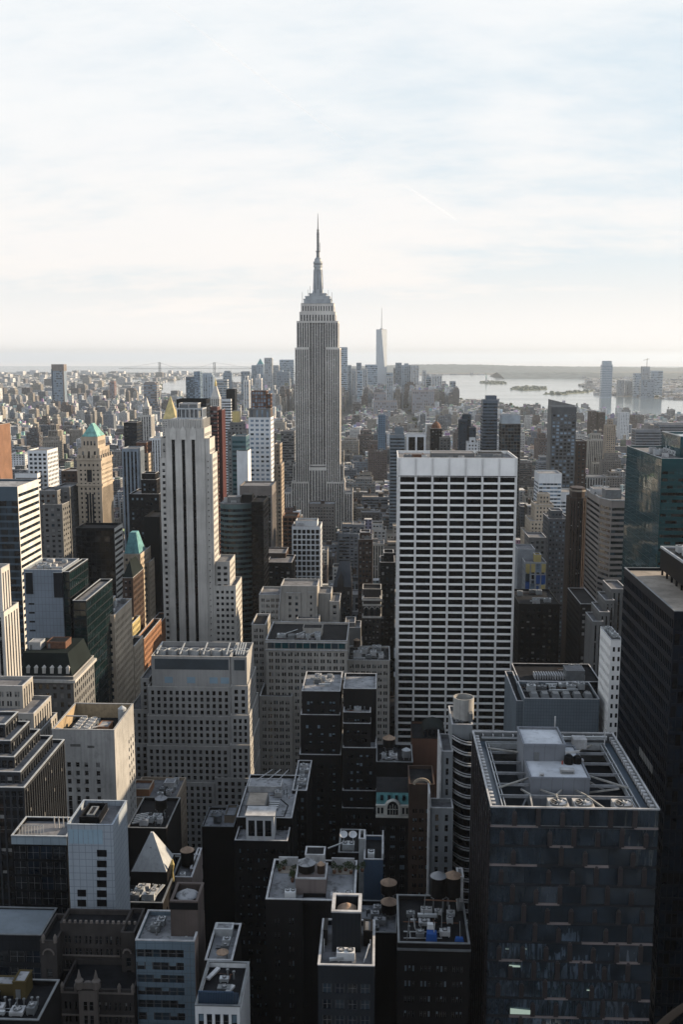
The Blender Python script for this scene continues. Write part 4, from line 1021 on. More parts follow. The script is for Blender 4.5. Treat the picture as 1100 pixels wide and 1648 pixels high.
def curved_front():
    Y0 = 700; b = Bld('curved_band_tower', 'dark tower with a curved front of horizontal window bands', -110, Y0, 'office tower', wall=mat('greenish_spandrel', (.11, .165, .17), rough=.5), roof=RGREY, cop=STEELD, win=(GL0, GL0, GL2, GL1), sp=DARKB, phrase='the curved band tower')
    x0, zt = at(352, 812, Y0); x1, _ = at(405, 806, Y0); n = 7; f = G(2.2, 3.8, .93, .52, .2, 2.5, 0, 0, 'band')
    pts = []
    for k in range(n + 1):
        t = k / n; pts.append((x0 + (x1 - x0) * t, Y0 + 11 * (t - .42) ** 2 * 1.6 + (3 if t < .01 else 0)))
    for (ax, ay), (bx, by) in zip(pts, pts[1:]):
        L = math.hypot(bx - ax, by - ay); b.facade(ax, ay, (bx - ax) / L, (by - ay) / L, L, 0, zt, f)
    b.W.quad((pts[-1][0], pts[-1][1], 0), (x1, Y0 + 34, 0), (x1, Y0 + 34, zt), (pts[-1][0], pts[-1][1], zt)); b.W.quad((x1, Y0 + 34, 0), (x0, Y0 + 34, 0), (x0, Y0 + 34, zt), (x1, Y0 + 34, zt))
    m = MB(); k = len(pts); m.v += [(x, y, zt - .003) for x, y in pts] + [(x1, Y0 + 34, zt - .003), (x0, Y0 + 34, zt - .003)]; m.f.append(tuple(range(k + 2))); m.m.append(0); b.R = m
    for (ax, ay), (bx, by) in zip(pts, pts[1:]): b.C.bar((ax, ay, zt + .3), (bx, by, zt + .3), .6)
    BLK.append((x0, x1, Y0, Y0 + 34, zt, b.phrase))
    bulkhead(b, x0 + 5, x0 + 14, Y0 + 8, Y0 + 18, zt, 4, STEELD); b.solid('roof_house', MB().box(x1 - 8, x1 - .5, Y0 + 8, Y0 + 18, zt + .003, zt + 6), DARK)
    clutter(b, x0 + 1, x1 - 9, Y0 + 3, Y0 + 28, zt, 'the curved band tower', 3, 2, big=1.6)
    b.finish(50)
curved_front()
simple('black_side_tower', 'plain black tower attached to the curved band tower', 404.5, 424, 808, 690, 30, G(3, 3.8, .9, .8, .1, 2, 0, .3), DARK, 'office tower', win=(GLBLK,), cop=DARKB, roof=RDARK, indiv=0)
simple('pier_fronted_block', 'brown block with stone piers and a columned cornice below the white block tower', 386, 438, 782, 790, 30, G(3.2, 3.9, .5, .62, .6, 7.5, 0, .7, 'pier'), mat('pier_stone', (.17, .15, .14), streak=.3), sp=DARK, roof=RGREY, win=MIXD, cop=GREYS, indiv=60)
b = simple('white_block_tower', 'white tower with a square window grid and an unfinished red-brown top', 400, 436, 672, 900, 24, G(5.0, 4.0, .62, .48, .35, 1, 0, .9), WHITEP, 'tower', win=(GLSKY, GLSKY, GL2), sp=DARK, roof=RGREY, more=[(400.6, 435.5, 658, .7, 22, G(4.2, 9, .35, .95, .4, .6, 0, .4, 'pier'), dict(wm=GREYS)), (405, 429, 629, 3, 15, G(2.6, 3.4, .76, .78, .6, .3, 0, .3), dict(wm=RUST)), (430, 436, 634, 4, 11, G(2.6, 3.4, .76, .78, .6, .3, 0, .3), dict(wm=RUST))], indiv=60)
simple('brown_annexe', 'tan block catching sun beside the white block tower', 442, 451, 715, 930, 20, G(3, 3.7, .5, .5, .3, 1, 0, .5), BRKT, more=[(440, 453, 748, -6, 26)], indiv=0, roof=RTAN)

# ------------------------------------------------------------------ right-hand middle distance
def teal_tower():
    Y0 = 560; b = Bld('teal_glass_tower', 'dark teal glass tower with a lettered box on its roof', 140, Y0, 'office tower', wall=mat('teal_mullion', (.01, .05, .058), rough=.3), roof=RGREY, cop=STEEL, win=(GLTEAL,), sp=DARK, phrase='the teal glass tower')
    x0, zt = at(1066, 738, Y0); x1 = x0 + 46
    d = 620 - Y0 + 20
    b.block(x0, x1, Y0, Y0 + d, 0, zt, G(3.0, 3.9, .9, .42, .3, 6, 0, .5, 'band', gl=(GLTEAL, GLBLK, GLTEAL, GL0)), fs=G(3.2, 3.9, .97, .95, .05, .6, 0, .1))
    a, z2 = at(1063, 697, Y0 + 40); y0, y1 = Y0 + 14, Y0 + 52
    xb, zb = at(1096, 706, y0)
    zb = at(1096, 703, y0)[1]
    m = MB(); m.box(xb, x1 - 1, y0, y1, zt - 1, zb - .5); m.ring(xb, x1 - 1, y0, y1, zb - .5, zb, .4)
    o = b.solid('roof_house', m, GLTEAL); BLK.append((xb, x1 - 1, y0, y1, zb, b.phrase))
    part(MB().ring(xb - .1, x1 - .9, y0 - .1, y1 + .1, zb + .003, zb + .5, .6), 'coping', STEEL, o)
    t = bpy.data.curves.new('lettering', 'FONT'); t.body = 'salesforce'; t.size = 6.2; t.extrude = .15; t.space_character = 1.02
    to = bpy.data.objects.new('lettering', t); COL.objects.link(to)
    dg = bpy.context.evaluated_depsgraph_get(); me = bpy.data.meshes.new_from_object(to.evaluated_get(dg)); COL.objects.unlink(to); bpy.data.objects.remove(to)
    s = bpy.data.objects.new('lettering', me); COL.objects.link(s); me.materials.clear(); me.materials.append(WHITEP); s.parent = b.root
    og = ORG[b.root.name]; s.rotation_euler = (pi / 2, 0, -pi / 2); w = max(v.co.x for v in me.vertices)
    yb = y0 + 8 + w; s.location = (xb - .12 - og[0], yb - og[1], zb - 11.5)
    clutter(b, x0 + 1, xb - 1, Y0 + 4, Y0 + 50, zt - 1, 'the teal glass tower', 3, 6, big=1.8)
    b.finish(80)
teal_tower()
def dark_tower():
    Y0 = 240; b = Bld('dark_glass_tower', 'black glass slab tower with a gravel roof at the edge of the park avenue', 95, Y0, 'office tower', wall=mat('black_anodised', (.006, .009, .015), rough=.35), roof=RTAN, cop=STEELD, sp=DARK, win=(GLNAVY, GLNAVY, GLBLK), phrase='the black glass slab')
    x0, zt = at(1086, 984, Y0); x1 = x0 + 48; y1 = at(1004, 918, 300)[1]; y1 = 291
    b.block(x0, x1, Y0, y1, 0, zt, G(1.5, 3.6, .86, .8, .12, 1.6, 0, .2), fs=G(1.55, 3.6, .86, .62, .15, 1.6, 0, .2), par=.6)
    # brighter strip of blinds on one floor
    for k in range(9):
        p = (x0 - .02, Y0 + 12 + k * 1.55, zt - 46); w = MB(); w.box(x0 - .05, x0 - .003, p[1], p[1] + .95, p[2], p[2] + 2.2, bottom=True); b.solid('lit_blind', w, BLND)
    xq = x0 + 8.5; m = MB(); m.box(xq, x1 - 2, Y0 + 10, y1 - 6, zt + 1.2, zt + 7.0, bottom=True); o = b.solid('roof_house', m, DARK)
    for k in range(8): q = Y0 + 11 + k * (y1 - Y0 - 18) / 7; part(MB().box(xq + .3, xq + .8, q, q + .5, zt - .6, zt + 1.19), 'post', DARK, o)
    part(MB().ring(xq - .15, x1 - 1.85, Y0 + 9.85, y1 - 5.85, zt + 7.003, zt + 7.6, .5), 'coping', STEEL, o)
    for k in range(5): ac_unit(xq + 4, Y0 + 14 + k * 6, zt + 7, 3.2, 2.6, 2.0, 'square metal cooling unit in the row on the black glass slab', 'cooling units on the black glass slab', STEEL, 2)
    b.finish(100)
dark_tower()
simple('white_slim_tower', 'slim white tower with small square windows beside the black glass slab', 984, 1003, 1030, 395, 20, G(2.4, 3.9, .5, .5, .3, 2, 0, .4), WHITE, 'tower', win=(GL0, GL1, GL2), roof=RGREY, cl='the slim white tower', indiv=100)
simple('ribbed_stepped_tower', 'grey ribbed tower stepping up towards the black glass slab', 985, 1010, 948, 490, 20, G(2.2, 3.6, .4, .6, .5, 2, 0, .4, 'pier'), GREYS, 'tower', sp=DARK, more=[(975, 990, 966, -4, 18), (966, 982, 985, -8, 20), (955, 972, 1000, -10, 18)], roof=RGREY, indiv=40)
fb = G(3.0, 3.9, .95, .5, .25, 4, 0, .5, 'band')
def chamfer_tower():
    Y0 = 700; b = Bld('chamfered_band_tower', 'grey tower with chamfered corner and pale horizontal bands', 155, Y0, 'office tower', wall=mat('taupe_panel', (.24, .215, .20), var=.1, streak=.2), roof=RGREY, cop=STEEL, sp=DARKB, win=(GL0, GL0, GL2, GL1), phrase='the chamfered band tower')
    x0, zt = at(985, 806, Y0); x1, _ = at(1020, 806, Y0); xl, _ = at(966, 806, Y0 + 14); pts = [(xl, Y0 + 60), (xl, Y0 + 14), (x0, Y0), (x1, Y0), (x1, Y0 + 60)]
    for (ax, ay), (bx, by) in zip(pts, pts[1:-1]):
        L = math.hypot(bx - ax, by - ay); b.facade(ax, ay, (bx - ax) / L, (by - ay) / L, L, 0, zt, fb)
    b.W.quad((x1, Y0, 0), (x1, Y0 + 60, 0), (x1, Y0 + 60, zt), (x1, Y0, zt)); b.W.quad((x1, Y0 + 60, 0), (xl, Y0 + 60, 0), (xl, Y0 + 60, zt), (x1, Y0 + 60, zt))
    m = MB(); m.v += [(x, y, zt - .003) for x, y in pts]; m.f.append((0, 1, 2, 3, 4)); m.m.append(0); b.R = m
    for (ax, ay), (bx, by) in zip(pts, pts[1:]): b.C.bar((ax, ay, zt + .3), (bx, by, zt + .3), .7)
    BLK.append((xl, x1, Y0, Y0 + 60, zt, b.phrase))
    bulkhead(b, x0 - 2, x0 + 9, Y0 + 10, Y0 + 22, zt, 6, STEELD); bulkhead(b, x0 - 6, x0 + 2, Y0 + 30, Y0 + 44, zt, 4, PALE); clutter(b, xl + 1, x1 - 1, Y0 + 24, Y0 + 58, zt, 'the chamfered band tower', 5, 7, big=1.8)
    b.finish(60)
chamfer_tower()
def octagon():
    Y0 = 760; x0, zt = at(920, 802, Y0); x1, _ = at(949, 802, Y0); b = Bld('octagonal_tower', 'dark brown octagonal tower with a crenellated crown', (x0 + x1) / 2, Y0, 'tower', wall=BRNZ, roof=RDARK, cop=BRNZ, sp=DARK, win=MIXD, phrase='the octagonal brown tower')
    c = 4.2; pts = [(x0, Y0 + c), (x0 + c, Y0), (x1 - c, Y0), (x1, Y0 + c), (x1, Y0 + 20), (x1 - c, Y0 + 24), (x0 + c, Y0 + 24), (x0, Y0 + 20)]
    f = G(2.4, 3.6, .45, .6, .4, 2, 0, .5, 'pier')
    for i in range(8):
        (ax, ay), (bx, by) = pts[i], pts[(i + 1) % 8]; L = math.hypot(bx - ax, by - ay); b.facade(ax, ay, (bx - ax) / L, (by - ay) / L, L, 0, zt, f if i in (0, 1, 2, 7) else None)
    m = MB(); m.v += [(x, y, zt - .003) for x, y in pts]; m.f.append(tuple(range(8))); m.m.append(0); b.R = m
    BLK.append((x0, x1, Y0, Y0 + 24, zt, b.phrase))
    xm, ym = (x0 + x1) / 2, Y0 + 12; r = MB(); r.prism([(xm + (p - xm) * .72, ym + (q - ym) * .72) for p, q in pts], zt, at(930, 787, Y0)[1], 0); b.solid('crown', r, BRNZ)
    b.solid('crown_band', MB().prism([(xm + (p - xm) * .78, ym + (q - ym) * .78) for p, q in pts], zt + 4.4, zt + 5.6, 0), RTAN); b.finish(40)
octagon()
simple('ring_roof_block', 'dark low block with a pale parapet ring below the chamfered band tower', 935, 964, 972, 560, 40, G(2.6, 3.5, .5, .55, .25, 1.5, 0, .5), BRKD, roof=RDARK, cop=PALE, indiv=40)
simple('beige_ziggurat', 'old beige block stepping up to a small square tower', 862, 892, 812, 900, 24, G(3, 3.6, .45, .5, .3, 1.5, 0, .8), TAN, more=[(868, 886, 795, 4, 12), (854, 901, 838, -6, 32), (848, 905, 860, -12, 38)], roof=RTAN, indiv=60)
simple('white_blue_block', 'white and pale blue block behind the beige stepped block', 868, 905, 762, 1010, 30, G(3.4, 3.7, .9, .5, .2, 9, 0, .4, 'band'), WHITEP, sp=PALE, win=(GLSKY, GL2), roof=RPALE, more=[(900, 928, 792, 6, 30)], indiv=30)
def scaffold():
    b = simple('scaffolded_block', 'block wrapped in yellow sheathing and blue netting on site', 846, 880, 905, 700, 20, G(3.6, 3.8, .55, .8, .4, 1, 0, .5), mat('grey_sheathing', (.28, .30, .33), var=.2), win=(YELL, GL2, BLUEP, GL0), roof=RGREY, indiv=0, more=[(834, 862, 884, 16, 20, None), (862, 872, 893, 4, 8, None, dict(wm=YELL))])
    x0, x1, y0, y1, _, z1 = b.main
    for i, (k, z, c) in enumerate(((0, 1, YELL), (1, 1, YELL), (2, 1, GLSKY), (3, 1, YELL), (0, 8, GL2), (2, 9, BLUEP), (3, 9, BLUEP), (3, 16, YELL), (0, 13, BLUEP), (1, 15, GLSKY))):
        w = (x1 - x0) / 4; b.solid('sheathing_panel', MB().box(x0 + k * w + .5, x0 + (k + 1) * w - .4, y0 - .3, y0 - .003, z1 - z - 6, z1 - z, bottom=True), c)
    b.finish(40)
scaffold()
simple('grey_lattice_block', 'tall grey block with rows of small pale windows left of the octagonal brown tower', 884, 917, 835, 820, 30, G(2.8, 3.6, .5, .45, .25, 1.5, 0, .5), mat('slate_brick', (.07, .075, .085), streak=.2), win=(GL0, GL2, 'blindb', GL1), roof=RGREY, indiv=60, more=[(888, 906, 822, 5, 14)])
simple('park_side_block', 'black flat-roofed block beside the dark street trees', 836, 902, 972, 600, 40, G(3.2, 3.8, .5, .5, .25, 2, 0, .8), BRKD, win=MIXD, roof=RDARK, cop=DARK, indiv=20, cl='the black flat-roofed block')
# broad low building right of the white slab
def low_plant():
    Y0 = 400; b = Bld('louvred_plant_block', 'broad low block with a ribbed screen wall and crowded roof plant', 65, Y0, 'building', wall=mat('screen_panel', (.13, .16, .19), var=.1, panel=(1.1, 1.4, .45)), roof=RDARK, cop=PALE, sp=DARK, win=(GLBLK, GL0, 'blindb'), phrase='the louvred plant block')
    b.px(845, 966, 1124, Y0, 22, 0, G(3, 3, .96, .45, .3, 13, 0, .6, 'band')); b.px(832, 846, 1128, Y0 + 4, 40, 0, None)
    b.px(836, 968, 1096, Y0 + 30, 26, 0, G(3, 4, .9, .5, .3, 1.2, 0, .6, 'band'), wm=DARK)
    x0, z1 = at(845, 1124, Y0); x1, _ = at(966, 1124, Y0)
    b.solid('ledge', MB().box(x0 - .5, x1 + .5, Y0 - 1.2, Y0 - .003, z1 - 15.5, z1 - 14.8, bottom=True), PALE)
    for k in range(6): b.solid('skylight', MB().prism([(x0 + 3 + k * 4.4, Y0 + 4), (x0 + 6.4 + k * 4.4, Y0 + 4), (x0 + 6.4 + k * 4.4, Y0 + 9), (x0 + 3 + k * 4.4, Y0 + 9)], z1 - 1, z1 + .6, 0, .7), STEELD)
    clutter(b, x0 + 1, x1 - 1, Y0 + 10, Y0 + 21, z1 - 1, 'the louvred plant block', 7, 3, big=1.4)
    y2 = Y0 + 30; z2 = at(836, 1096, y2)[1]; xa, xb = at(850, 1096, y2)[0], at(952, 1096, y2)[0]
    for k in range(13): b.solid('louvre_fin', MB().box(xa + 4 + k * 1.1, xa + 4.5 + k * 1.1, y2 + 6, y2 + 12, z2 - 1, z2 + .8), PALE)
    bulkhead(b, xb - 10, xb - 2, y2 + 4, y2 + 12, z2 - 1, 4.5, STEELD, RGREY); clutter(b, xa + 20, xb - 11, y2 + 3, y2 + 22, z2 - 1, 'the rear roof of the plant block', 5, 12, big=1.4)
    b.finish(60)
low_plant()

# ------------------------------------------------------------------ the near glass tower with the open roof trusses
def truss_tower():
    Y0, Y1 = 200.0, 243.0; x0, zt = at(790.5, 1299, Y0); x1, _ = at(1062.5, 1302, Y0)
    b = Bld('faceted_glass_tower', 'dark faceted glass tower with brown fins and an open steel roof frame', (x0 + x1) / 2, Y0, 'office tower', wall=DARKB, roof=mat('well_floor', (.022, .027, .034), grime=.3), cop=PALE, win=(GLNAVY,), near=True, phrase='the faceted glass tower')
    zb = 25; r = random.Random(4)
    fin = mat('brown_fin', (.042, .037, .039), rough=.45, var=.2)
    fb_ = glass('faceted_glass', (.085, .115, .15), rough=.015, wob=.10, ws=.5, metal=.75, streak=True); fb2 = glass('faceted_glass_pale', (.17, .21, .26), rough=.03, wob=.13, ws=.45, metal=.75, streak=True)
    # curtain wall: every pane is canted a little, floors stagger by half a bay
    core = MB(); core.box(x0 + .5, x1 - .5, Y0 + .6, Y1 - .6, 0, zt - 7.5); b.solid('core_wall', core, DARK)
    n = 7; bw = (x1 - x0) / n; fl = 4.3; nf = 24
    panes = MB(); fins = []; sills = []
    for k in range(nf):
        za = zt - (k + 1) * fl; off = (k % 2) * bw * .5
        if za < 10: break
        sill = MB(); sills.append(sill)
        for c in range(-1, n + 1):
            xa, xb = max(x0, x0 + c * bw + off), min(x1, x0 + (c + 1) * bw + off)
            if xb - xa < .3: continue
            a_, c_, d_ = r.uniform(0, .10), r.uniform(-.03, .03), r.uniform(-.045, .045)
            z2, z1 = za + fl * .97, za + fl * .12; g = 0 if r.random() < .94 else 1
            T = lambda u, v: Y0 + .14 + a_ + c_ * u + d_ * v
            panes.quad((xa + .03, T(-1, -1), z1), (xb - .03, T(1, -1), z1), (xb - .03, T(1, 1), z2), (xa + .03, T(-1, 1), z2), g)
            sill.quad((xa, Y0 + .02, za), (xb, Y0 + .02, za), (xb, Y0 + .42, z1), (xa, Y0 + .42, z1), 1 if r.random() < .3 else 0)
            if xa > x0 + .2 and r.random() < .95: fins.append((xa, za + fl * .1, za + fl * (.72 if r.random() < .7 else .95), k))
    # left side, the same, seen edge on
    m = 18; sw = (Y1 - Y0) / m
    for k in range(nf):
        za = zt - (k + 1) * fl
        if za < 10: break
        for c in range(m):
            ya, yb = Y0 + c * sw, Y0 + (c + 1) * sw; t = [r.uniform(0, .3) for _ in range(4)]
            panes.quad((x0 + t[0], yb, za + .4), (x0 + t[1], ya, za + .4), (x0 + t[2], ya, za + fl * .97), (x0 + t[3], yb, za + fl * .97), 0 if r.random() < .7 else 1)
            panes.quad((x0 + .35, yb, za), (x0 + .35, ya, za), (x0 + t[1], ya, za + .4), (x0 + t[0], yb, za + .4), 0)
    w = b.solid('curtain_wall', panes, [fb_, fb2]); [b.solid('sill_trim', q, [mat('sill_metal', (.016, .018, .022), rough=.4), mat('pink_sill', (.16, .13, .125), rough=.5)]) for q in sills]
    fins.sort(key=lambda q: q[3]); rest = MB()
    for i, (x, za, zc, k) in enumerate(fins):
        f = MB() if i < 100 else rest
        f.prism([(x - .48, Y0 - .16), (x + .48, Y0 - .16), (x + .48, Y0 + .5), (x - .48, Y0 + .5)], za, zc, 0)
        f.prism([(x - .48, Y0 - .16), (x + .48, Y0 - .16), (x + .48, Y0 + .5), (x - .48, Y0 + .5)], zc, zc + .5, 0, .4)
        if i < 100: b.solid('fin', f, fin)
    o = b.solid('fin', rest, fin); o['kind'] = 'stuff'
    side = MB()
    for k in range(10): side.box(x0 - .3, x0 - .003, Y0 + 1 + k * 4.4, Y0 + 1.5 + k * 4.4, 15, zt - 1, bottom=True)
    b.solid('side_fin', side, fin); BLK.append((x0, x1, Y0, Y1, zt, b.phrase))
    b.W.quad((x1, Y0, 0), (x1, Y1, 0), (x1, Y1, zt), (x1, Y0, zt)); b.W.quad((x1, Y1, 0), (x0, Y1, 0), (x0, Y1, zt), (x1, Y1, zt))
    # roof: perimeter gutter walk with stanchions, deep well, trusses and plant
    zr = zt - 7.0
    b.R.quad((x0 + .6, Y0 + .7, zr), (x1 - .6, Y0 + .7, zr), (x1 - .6, Y1 - .6, zr), (x0 + .6, Y1 - .6, zr))
    b.C.ring(x0 - .1, x1 + .1, Y0 - .1, Y1 + .1, zt, zt + .3, .4)
    g = 1.9; wk = MB(); wk.ring(x0 + .9, x1 - .9, Y0 + .9, Y1 - .9, zt - 2.4, zt - 2.1, g); b.solid('gutter_walk', wk, mat('blue_steel', (.085, .12, .16), rough=.45))
    ib = MB(); ib.ring(x0 + .9 + g, x1 - .9 - g, Y0 + .9 + g, Y1 - .9 - g, zt - 2.9, zt - 1.3, .22); ib.ring(x0 + 1.6 + g, x1 - 1.6 - g, Y0 + 1.6 + g, Y1 - 1.6 - g, zt - 2.9, zt - 1.5, .18); b.solid('inner_rail', ib, STEEL)
    ib = MB(); ib.ring(x0 + .25, x1 - .25, Y0 + .25, Y1 - .25, zt - 7, zt - .05, .16); b.solid('parapet_lining', ib, STEELD)
    for k in range(22):
        y = Y0 + 2.5 + k * (Y1 - Y0 - 5) / 21
        for x, s in ((x0 + .45, 1), (x1 - .45, -1)):
            q = MB(); q.box(min(x, x + s * .85), max(x, x + s * .85), y - .42, y + .42, zt - 1.0, zt - .06, bottom=True); b.solid('bracket', q, PALE)
    for k in range(13):
        x = x0 + 2.5 + k * (x1 - x0 - 5) / 12; q = MB(); q.box(x - .12, x + .12, Y1 - 1.6, Y1 - .5, zt - .9, zt - .2, bottom=True); b.solid('bracket', q, PALE)
    # central plant house: lower deck and taller box at the back left
    hx0, hx1 = onz(853, 1250, zt)[0], onz(947, 1250, zt)[0]
    hy0, hy1 = Y0 + 14.2, Y0 + 33; zd = zt + .2
    h = MB(); h.box(hx0, hx1, hy0, hy1, zr, zd); h.ring(hx0 - .12, hx1 + .12, hy0 - .12, hy1 + .12, zd, zd + .5, .35); d = b.solid('plant_house', h, mat('grey_cladding', (.19, .205, .235), var=.12, panel=(2.4, 20, .35)))
    part(MB().box(hx0 + .3, hx1 - .3, hy0 + .3, hy1 - .3, zd + .003, zd + .2), 'roof', mat('white_membrane', (.56, .58, .62), var=.12, grime=.25, scale=.25), d)
    tx1 = hx0 + 9.2; ty0 = hy0 + 9.8; h = MB(); h.box(hx0 - .3, tx1, ty0, hy1 + 2, zr, zd + 3.6); h.ring(hx0 - .45, tx1 + .15, ty0 - .15, hy1 + 2.15, zd + 3.6, zd + 4.3, .4)
    d2 = b.solid('plant_house', h, mat('grey_cladding', ())); part(MB().box(hx0, tx1 - .3, ty0 + .3, hy1 + 1.7, zd + 3.603, zd + 3.75), 'roof', mat('white_membrane', ()), d2)
    part(MB().box(hx0 + 2.2, hx0 + 3.2, ty0 - .22, ty0 - .153, zd + .3, zd + 2.4), 'door', STEELD, d2)
    e = MB(); e.box(tx1 + .4, tx1 + 4.2, hy1 + .3, hy1 + 5, zr, zd - .6); b.solid('plant_house', e, mat('grey_cladding', ()))
    # truss beams from the house to the gutter
    xs0, xs1 = x0 + 3.0, x1 - 3.0; bm = mat('beam_steel', (.24, .25, .27), rough=.5, grime=.3, scale=.5)
    for k in range(4):
        y = Y0 + 15.5 + k * 6.2
        b.solid('truss_beam', MB().bar((xs0, y, zt - 1.7), (hx0, y, zt - 1.7), .3, 0, .6), bm); b.solid('truss_beam', MB().bar((hx1, y, zt - 1.7), (xs1, y, zt - 1.7), .3, 0, .6), bm)
    for p, q in (((xs0, Y0 + 13, zt - 1.4), (hx0, Y0 + 17.6, zt - 1.0)), ((hx1, Y0 + 20, zt - 1.0), (xs1, Y0 + 14, zt - 1.4)), ((xs0, Y0 + 36, zt - 1.4), (hx0, Y0 + 32.6, zt - 1.0)), ((hx1, Y0 + 33, zt - 1), (xs1 - 3, Y0 + 39, zt - 1.4)), ((hx1, Y0 + 17, zt - 4), (xs1 - 2, Y0 + 14, zt - 1.6)), ((hx1, Y0 + 26, zt - 4), (hx1 + 5, Y0 + 22, zt - 5.5))):
        b.solid('brace', MB().bar(p, q, .34, 0, .34), mat('brace_paint', (.34, .33, .31), grime=.3, scale=.6))
    y = Y0 + 9.0; b.solid('truss_beam', MB().bar((xs0, y, zt - 1.5), (xs1, y, zt - 1.5), .35, 0, .7), bm)
    for k, (xa, xb) in enumerate(((x0 + 8.2, x0 + 9.4), (x0 + 12.4, x0 + 14.9), (x0 + 17.0, x0 + 14.9), (x0 + 20.2, x0 + 21.4))): b.solid('brace', MB().bar((xa, hy0, zt - 2.2), (xb, y - .2, zt - 1.0), .32), mat('brace_paint', ()))
    for xa, xb in ((x0 + 9.4, x0 + 9.0), (x0 + 14.9, x0 + 15.6), (x0 + 21.4, x0 + 24.0)): b.solid('brace', MB().bar((xa, y, zt - 1.2), (xb, Y0 + 2.9, zt - 1.2), .32, 0, .45), mat('brace_paint', ()))
    b.solid('brace', MB().bar((x0 + 8.6, y, zt - 2), (x0 + 5.2, Y0 + 3, zt - 5.5), .35), STEELD)
    for i, fx in enumerate(onz(q_, 1288, zt - 1.2)[0] for q_ in (898, 938, 1001)):
        fy = Y0 + 5.0; z = zt - 1.2
        t = thing('rooftop_fan', ('big exhaust fan on the glass tower roof, beside the empty well', 'big exhaust fan on the glass tower roof, middle of three', 'big exhaust fan on the glass tower roof, by the corner rail')[i], 'roof fan', (fx, fy, z), 'exhaust fans on the faceted glass tower')
        c = MB(); R = 1.75
        c.box(fx - 2.05, fx + 2.05, fy - 2.7, fy + 2.9, z - 2.8, z, bottom=True); part(c, 'fan_housing', mat('fan_paint', (.50, .48, .46), grime=.35, scale=.7), t)
        part(MB().lathe(fx, fy, [(R * 1.06, z + .002), (R * 1.06, z + .5), (R * .96, z + .5), (R * .94, z + .004)], 26, capped=False), 'fan_cowl', STEELD, t)
        part(MB().lathe(fx, fy, [(R * .93, z + .003), (R * .93, z + .05)], 24), 'fan_well', DARK, t)
        bl = MB()
        for q in range(9):
            a = q * 2 * pi / 9 + i * .3; p0 = (fx + .35 * cos(a), fy + .35 * sin(a)); ca, sa = cos(a), sin(a)
            A = [(p0[0] - sa * .12, p0[1] + ca * .12, z + .38), (p0[0] + sa * .12, p0[1] - ca * .12, z + .22), (fx + ca * R * .9 + sa * .34, fy + sa * R * .9 - ca * .34, z + .2), (fx + ca * R * .9 - sa * .34, fy + sa * R * .9 + ca * .34, z + .44)]
            bl.quad(*A); bl.quad(*[(p[0], p[1], p[2] - .03) for p in A[::-1]])
        part(bl, 'fan_blade', PALE, t); part(MB().lathe(fx, fy, [(.5, z + .15), (.5, z + .5), (.2, z + .6)], 14), 'fan_hub', STEELD, t)
    # dark round condenser, small vent boxes, window-washing cradle
    cx_, cy_ = tx1 + .6, ty0 - 1.2
    t = thing('condenser', 'black twin-drum condenser with a red valve on the plant house roof', 'condenser', (cx_, cy_, zd + .2)); 
    part(MB().lathe(cx_, cy_, [(1.0, zd + .2), (1.15, zd + .8), (1.0, zd + 1.9), (.5, zd + 2.4)], 14, 0), 'drum', DARK, t); part(MB().lathe(cx_ + 2, cy_ + .3, [(.9, zd + .2), (1.0, zd + .8), (.9, zd + 1.7), (.4, zd + 2.1)], 14, 0), 'drum', DARK, t)
    part(MB().bar((cx_ - .6, cy_ + 1, zd + 2.4), (cx_ + 2.6, cy_ + 1, zd + 2.7), .5), 'pipe', PALE, t); part(MB().lathe(cx_ - 1.5, cy_ - .5, [(.2, zd + .2), (.2, zd + 1.0)], 10), 'valve', mat('red_paint', (.40, .10, .07)), t)
    for x, y, w, dd, h, l in ((hx0 + 8.5, hy0 + 3.2, 3.0, 1.4, .9, 'long white roof unit in front of the condenser'), (hx0 + 12.6, hy0 + 9.5, 1.3, 1.2, .6, 'small white vent box near the roof edge of the plant house'), (hx0 + 2.6, hy0 + 1.4, .9, .7, .5, 'tiny white vent box at the front of the plant house')):
        t = thing('roof_unit', l, 'roof unit', (x, y, zd + .2)); m_ = MB(); m_.box(x - w / 2, x + w / 2, y - dd / 2, y + dd / 2, zd + .2, zd + .2 + h); m_.box(x - w / 2 - .06, x + w / 2 + .06, y - dd / 2 - .06, y + dd / 2 + .06, zd + .202 + h, zd + .3 + h); part(m_, 'casing', PALE, t)
        part(MB().box(x - w / 2 + .2, x + w / 2 - .2, y - dd / 2 - .03, y - dd / 2 - .003, zd + .35, zd + .1 + h * .8), 'grille', STEELD, t)
    x, y = x1 - 9.5, Y1 - 6.5; t = thing('cleaning_cradle', 'window-cleaning crane on rails at the back of the truss roof', 'cradle', (x, y, zt - 2))
    part(MB().box(x - 1.6, x + 1.6, y - 1.4, y + 1.4, zt - 1, zt + 1.4, bottom=True), 'cabin', PALE, t); part(MB().bar((x - 6, y + 1.8, zt + .6), (x + 7, y + 1.8, zt + .9), .5), 'boom', STEEL, t); part(MB().bar((x - 5.6, y + 1.8, zt - 2), (x - 5.6, y + 1.8, zt + 6), .3), 'mast', PALE, t); part(MB().bar((x + 6.5, y + 1.8, zt - 2), (x + 6.5, y + 1.8, zt + 3), .25), 'mast', PALE, t)
    for k in range(5): part(MB().bar((x - 5, y - 4 - k * .9, zt - 1.8), (x - .5, y - 3 - k * .9, zt - 1.4), .2), 'rail', STEEL, t)
    wr = MB()
    for y_ in (Y1 - 2.6, Y1 - 1.9): wr.bar((x0 + 2, y_, zt - .6), (x1 - 2, y_, zt - .6), .16)
    b.solid('pipe', wr, STEEL)
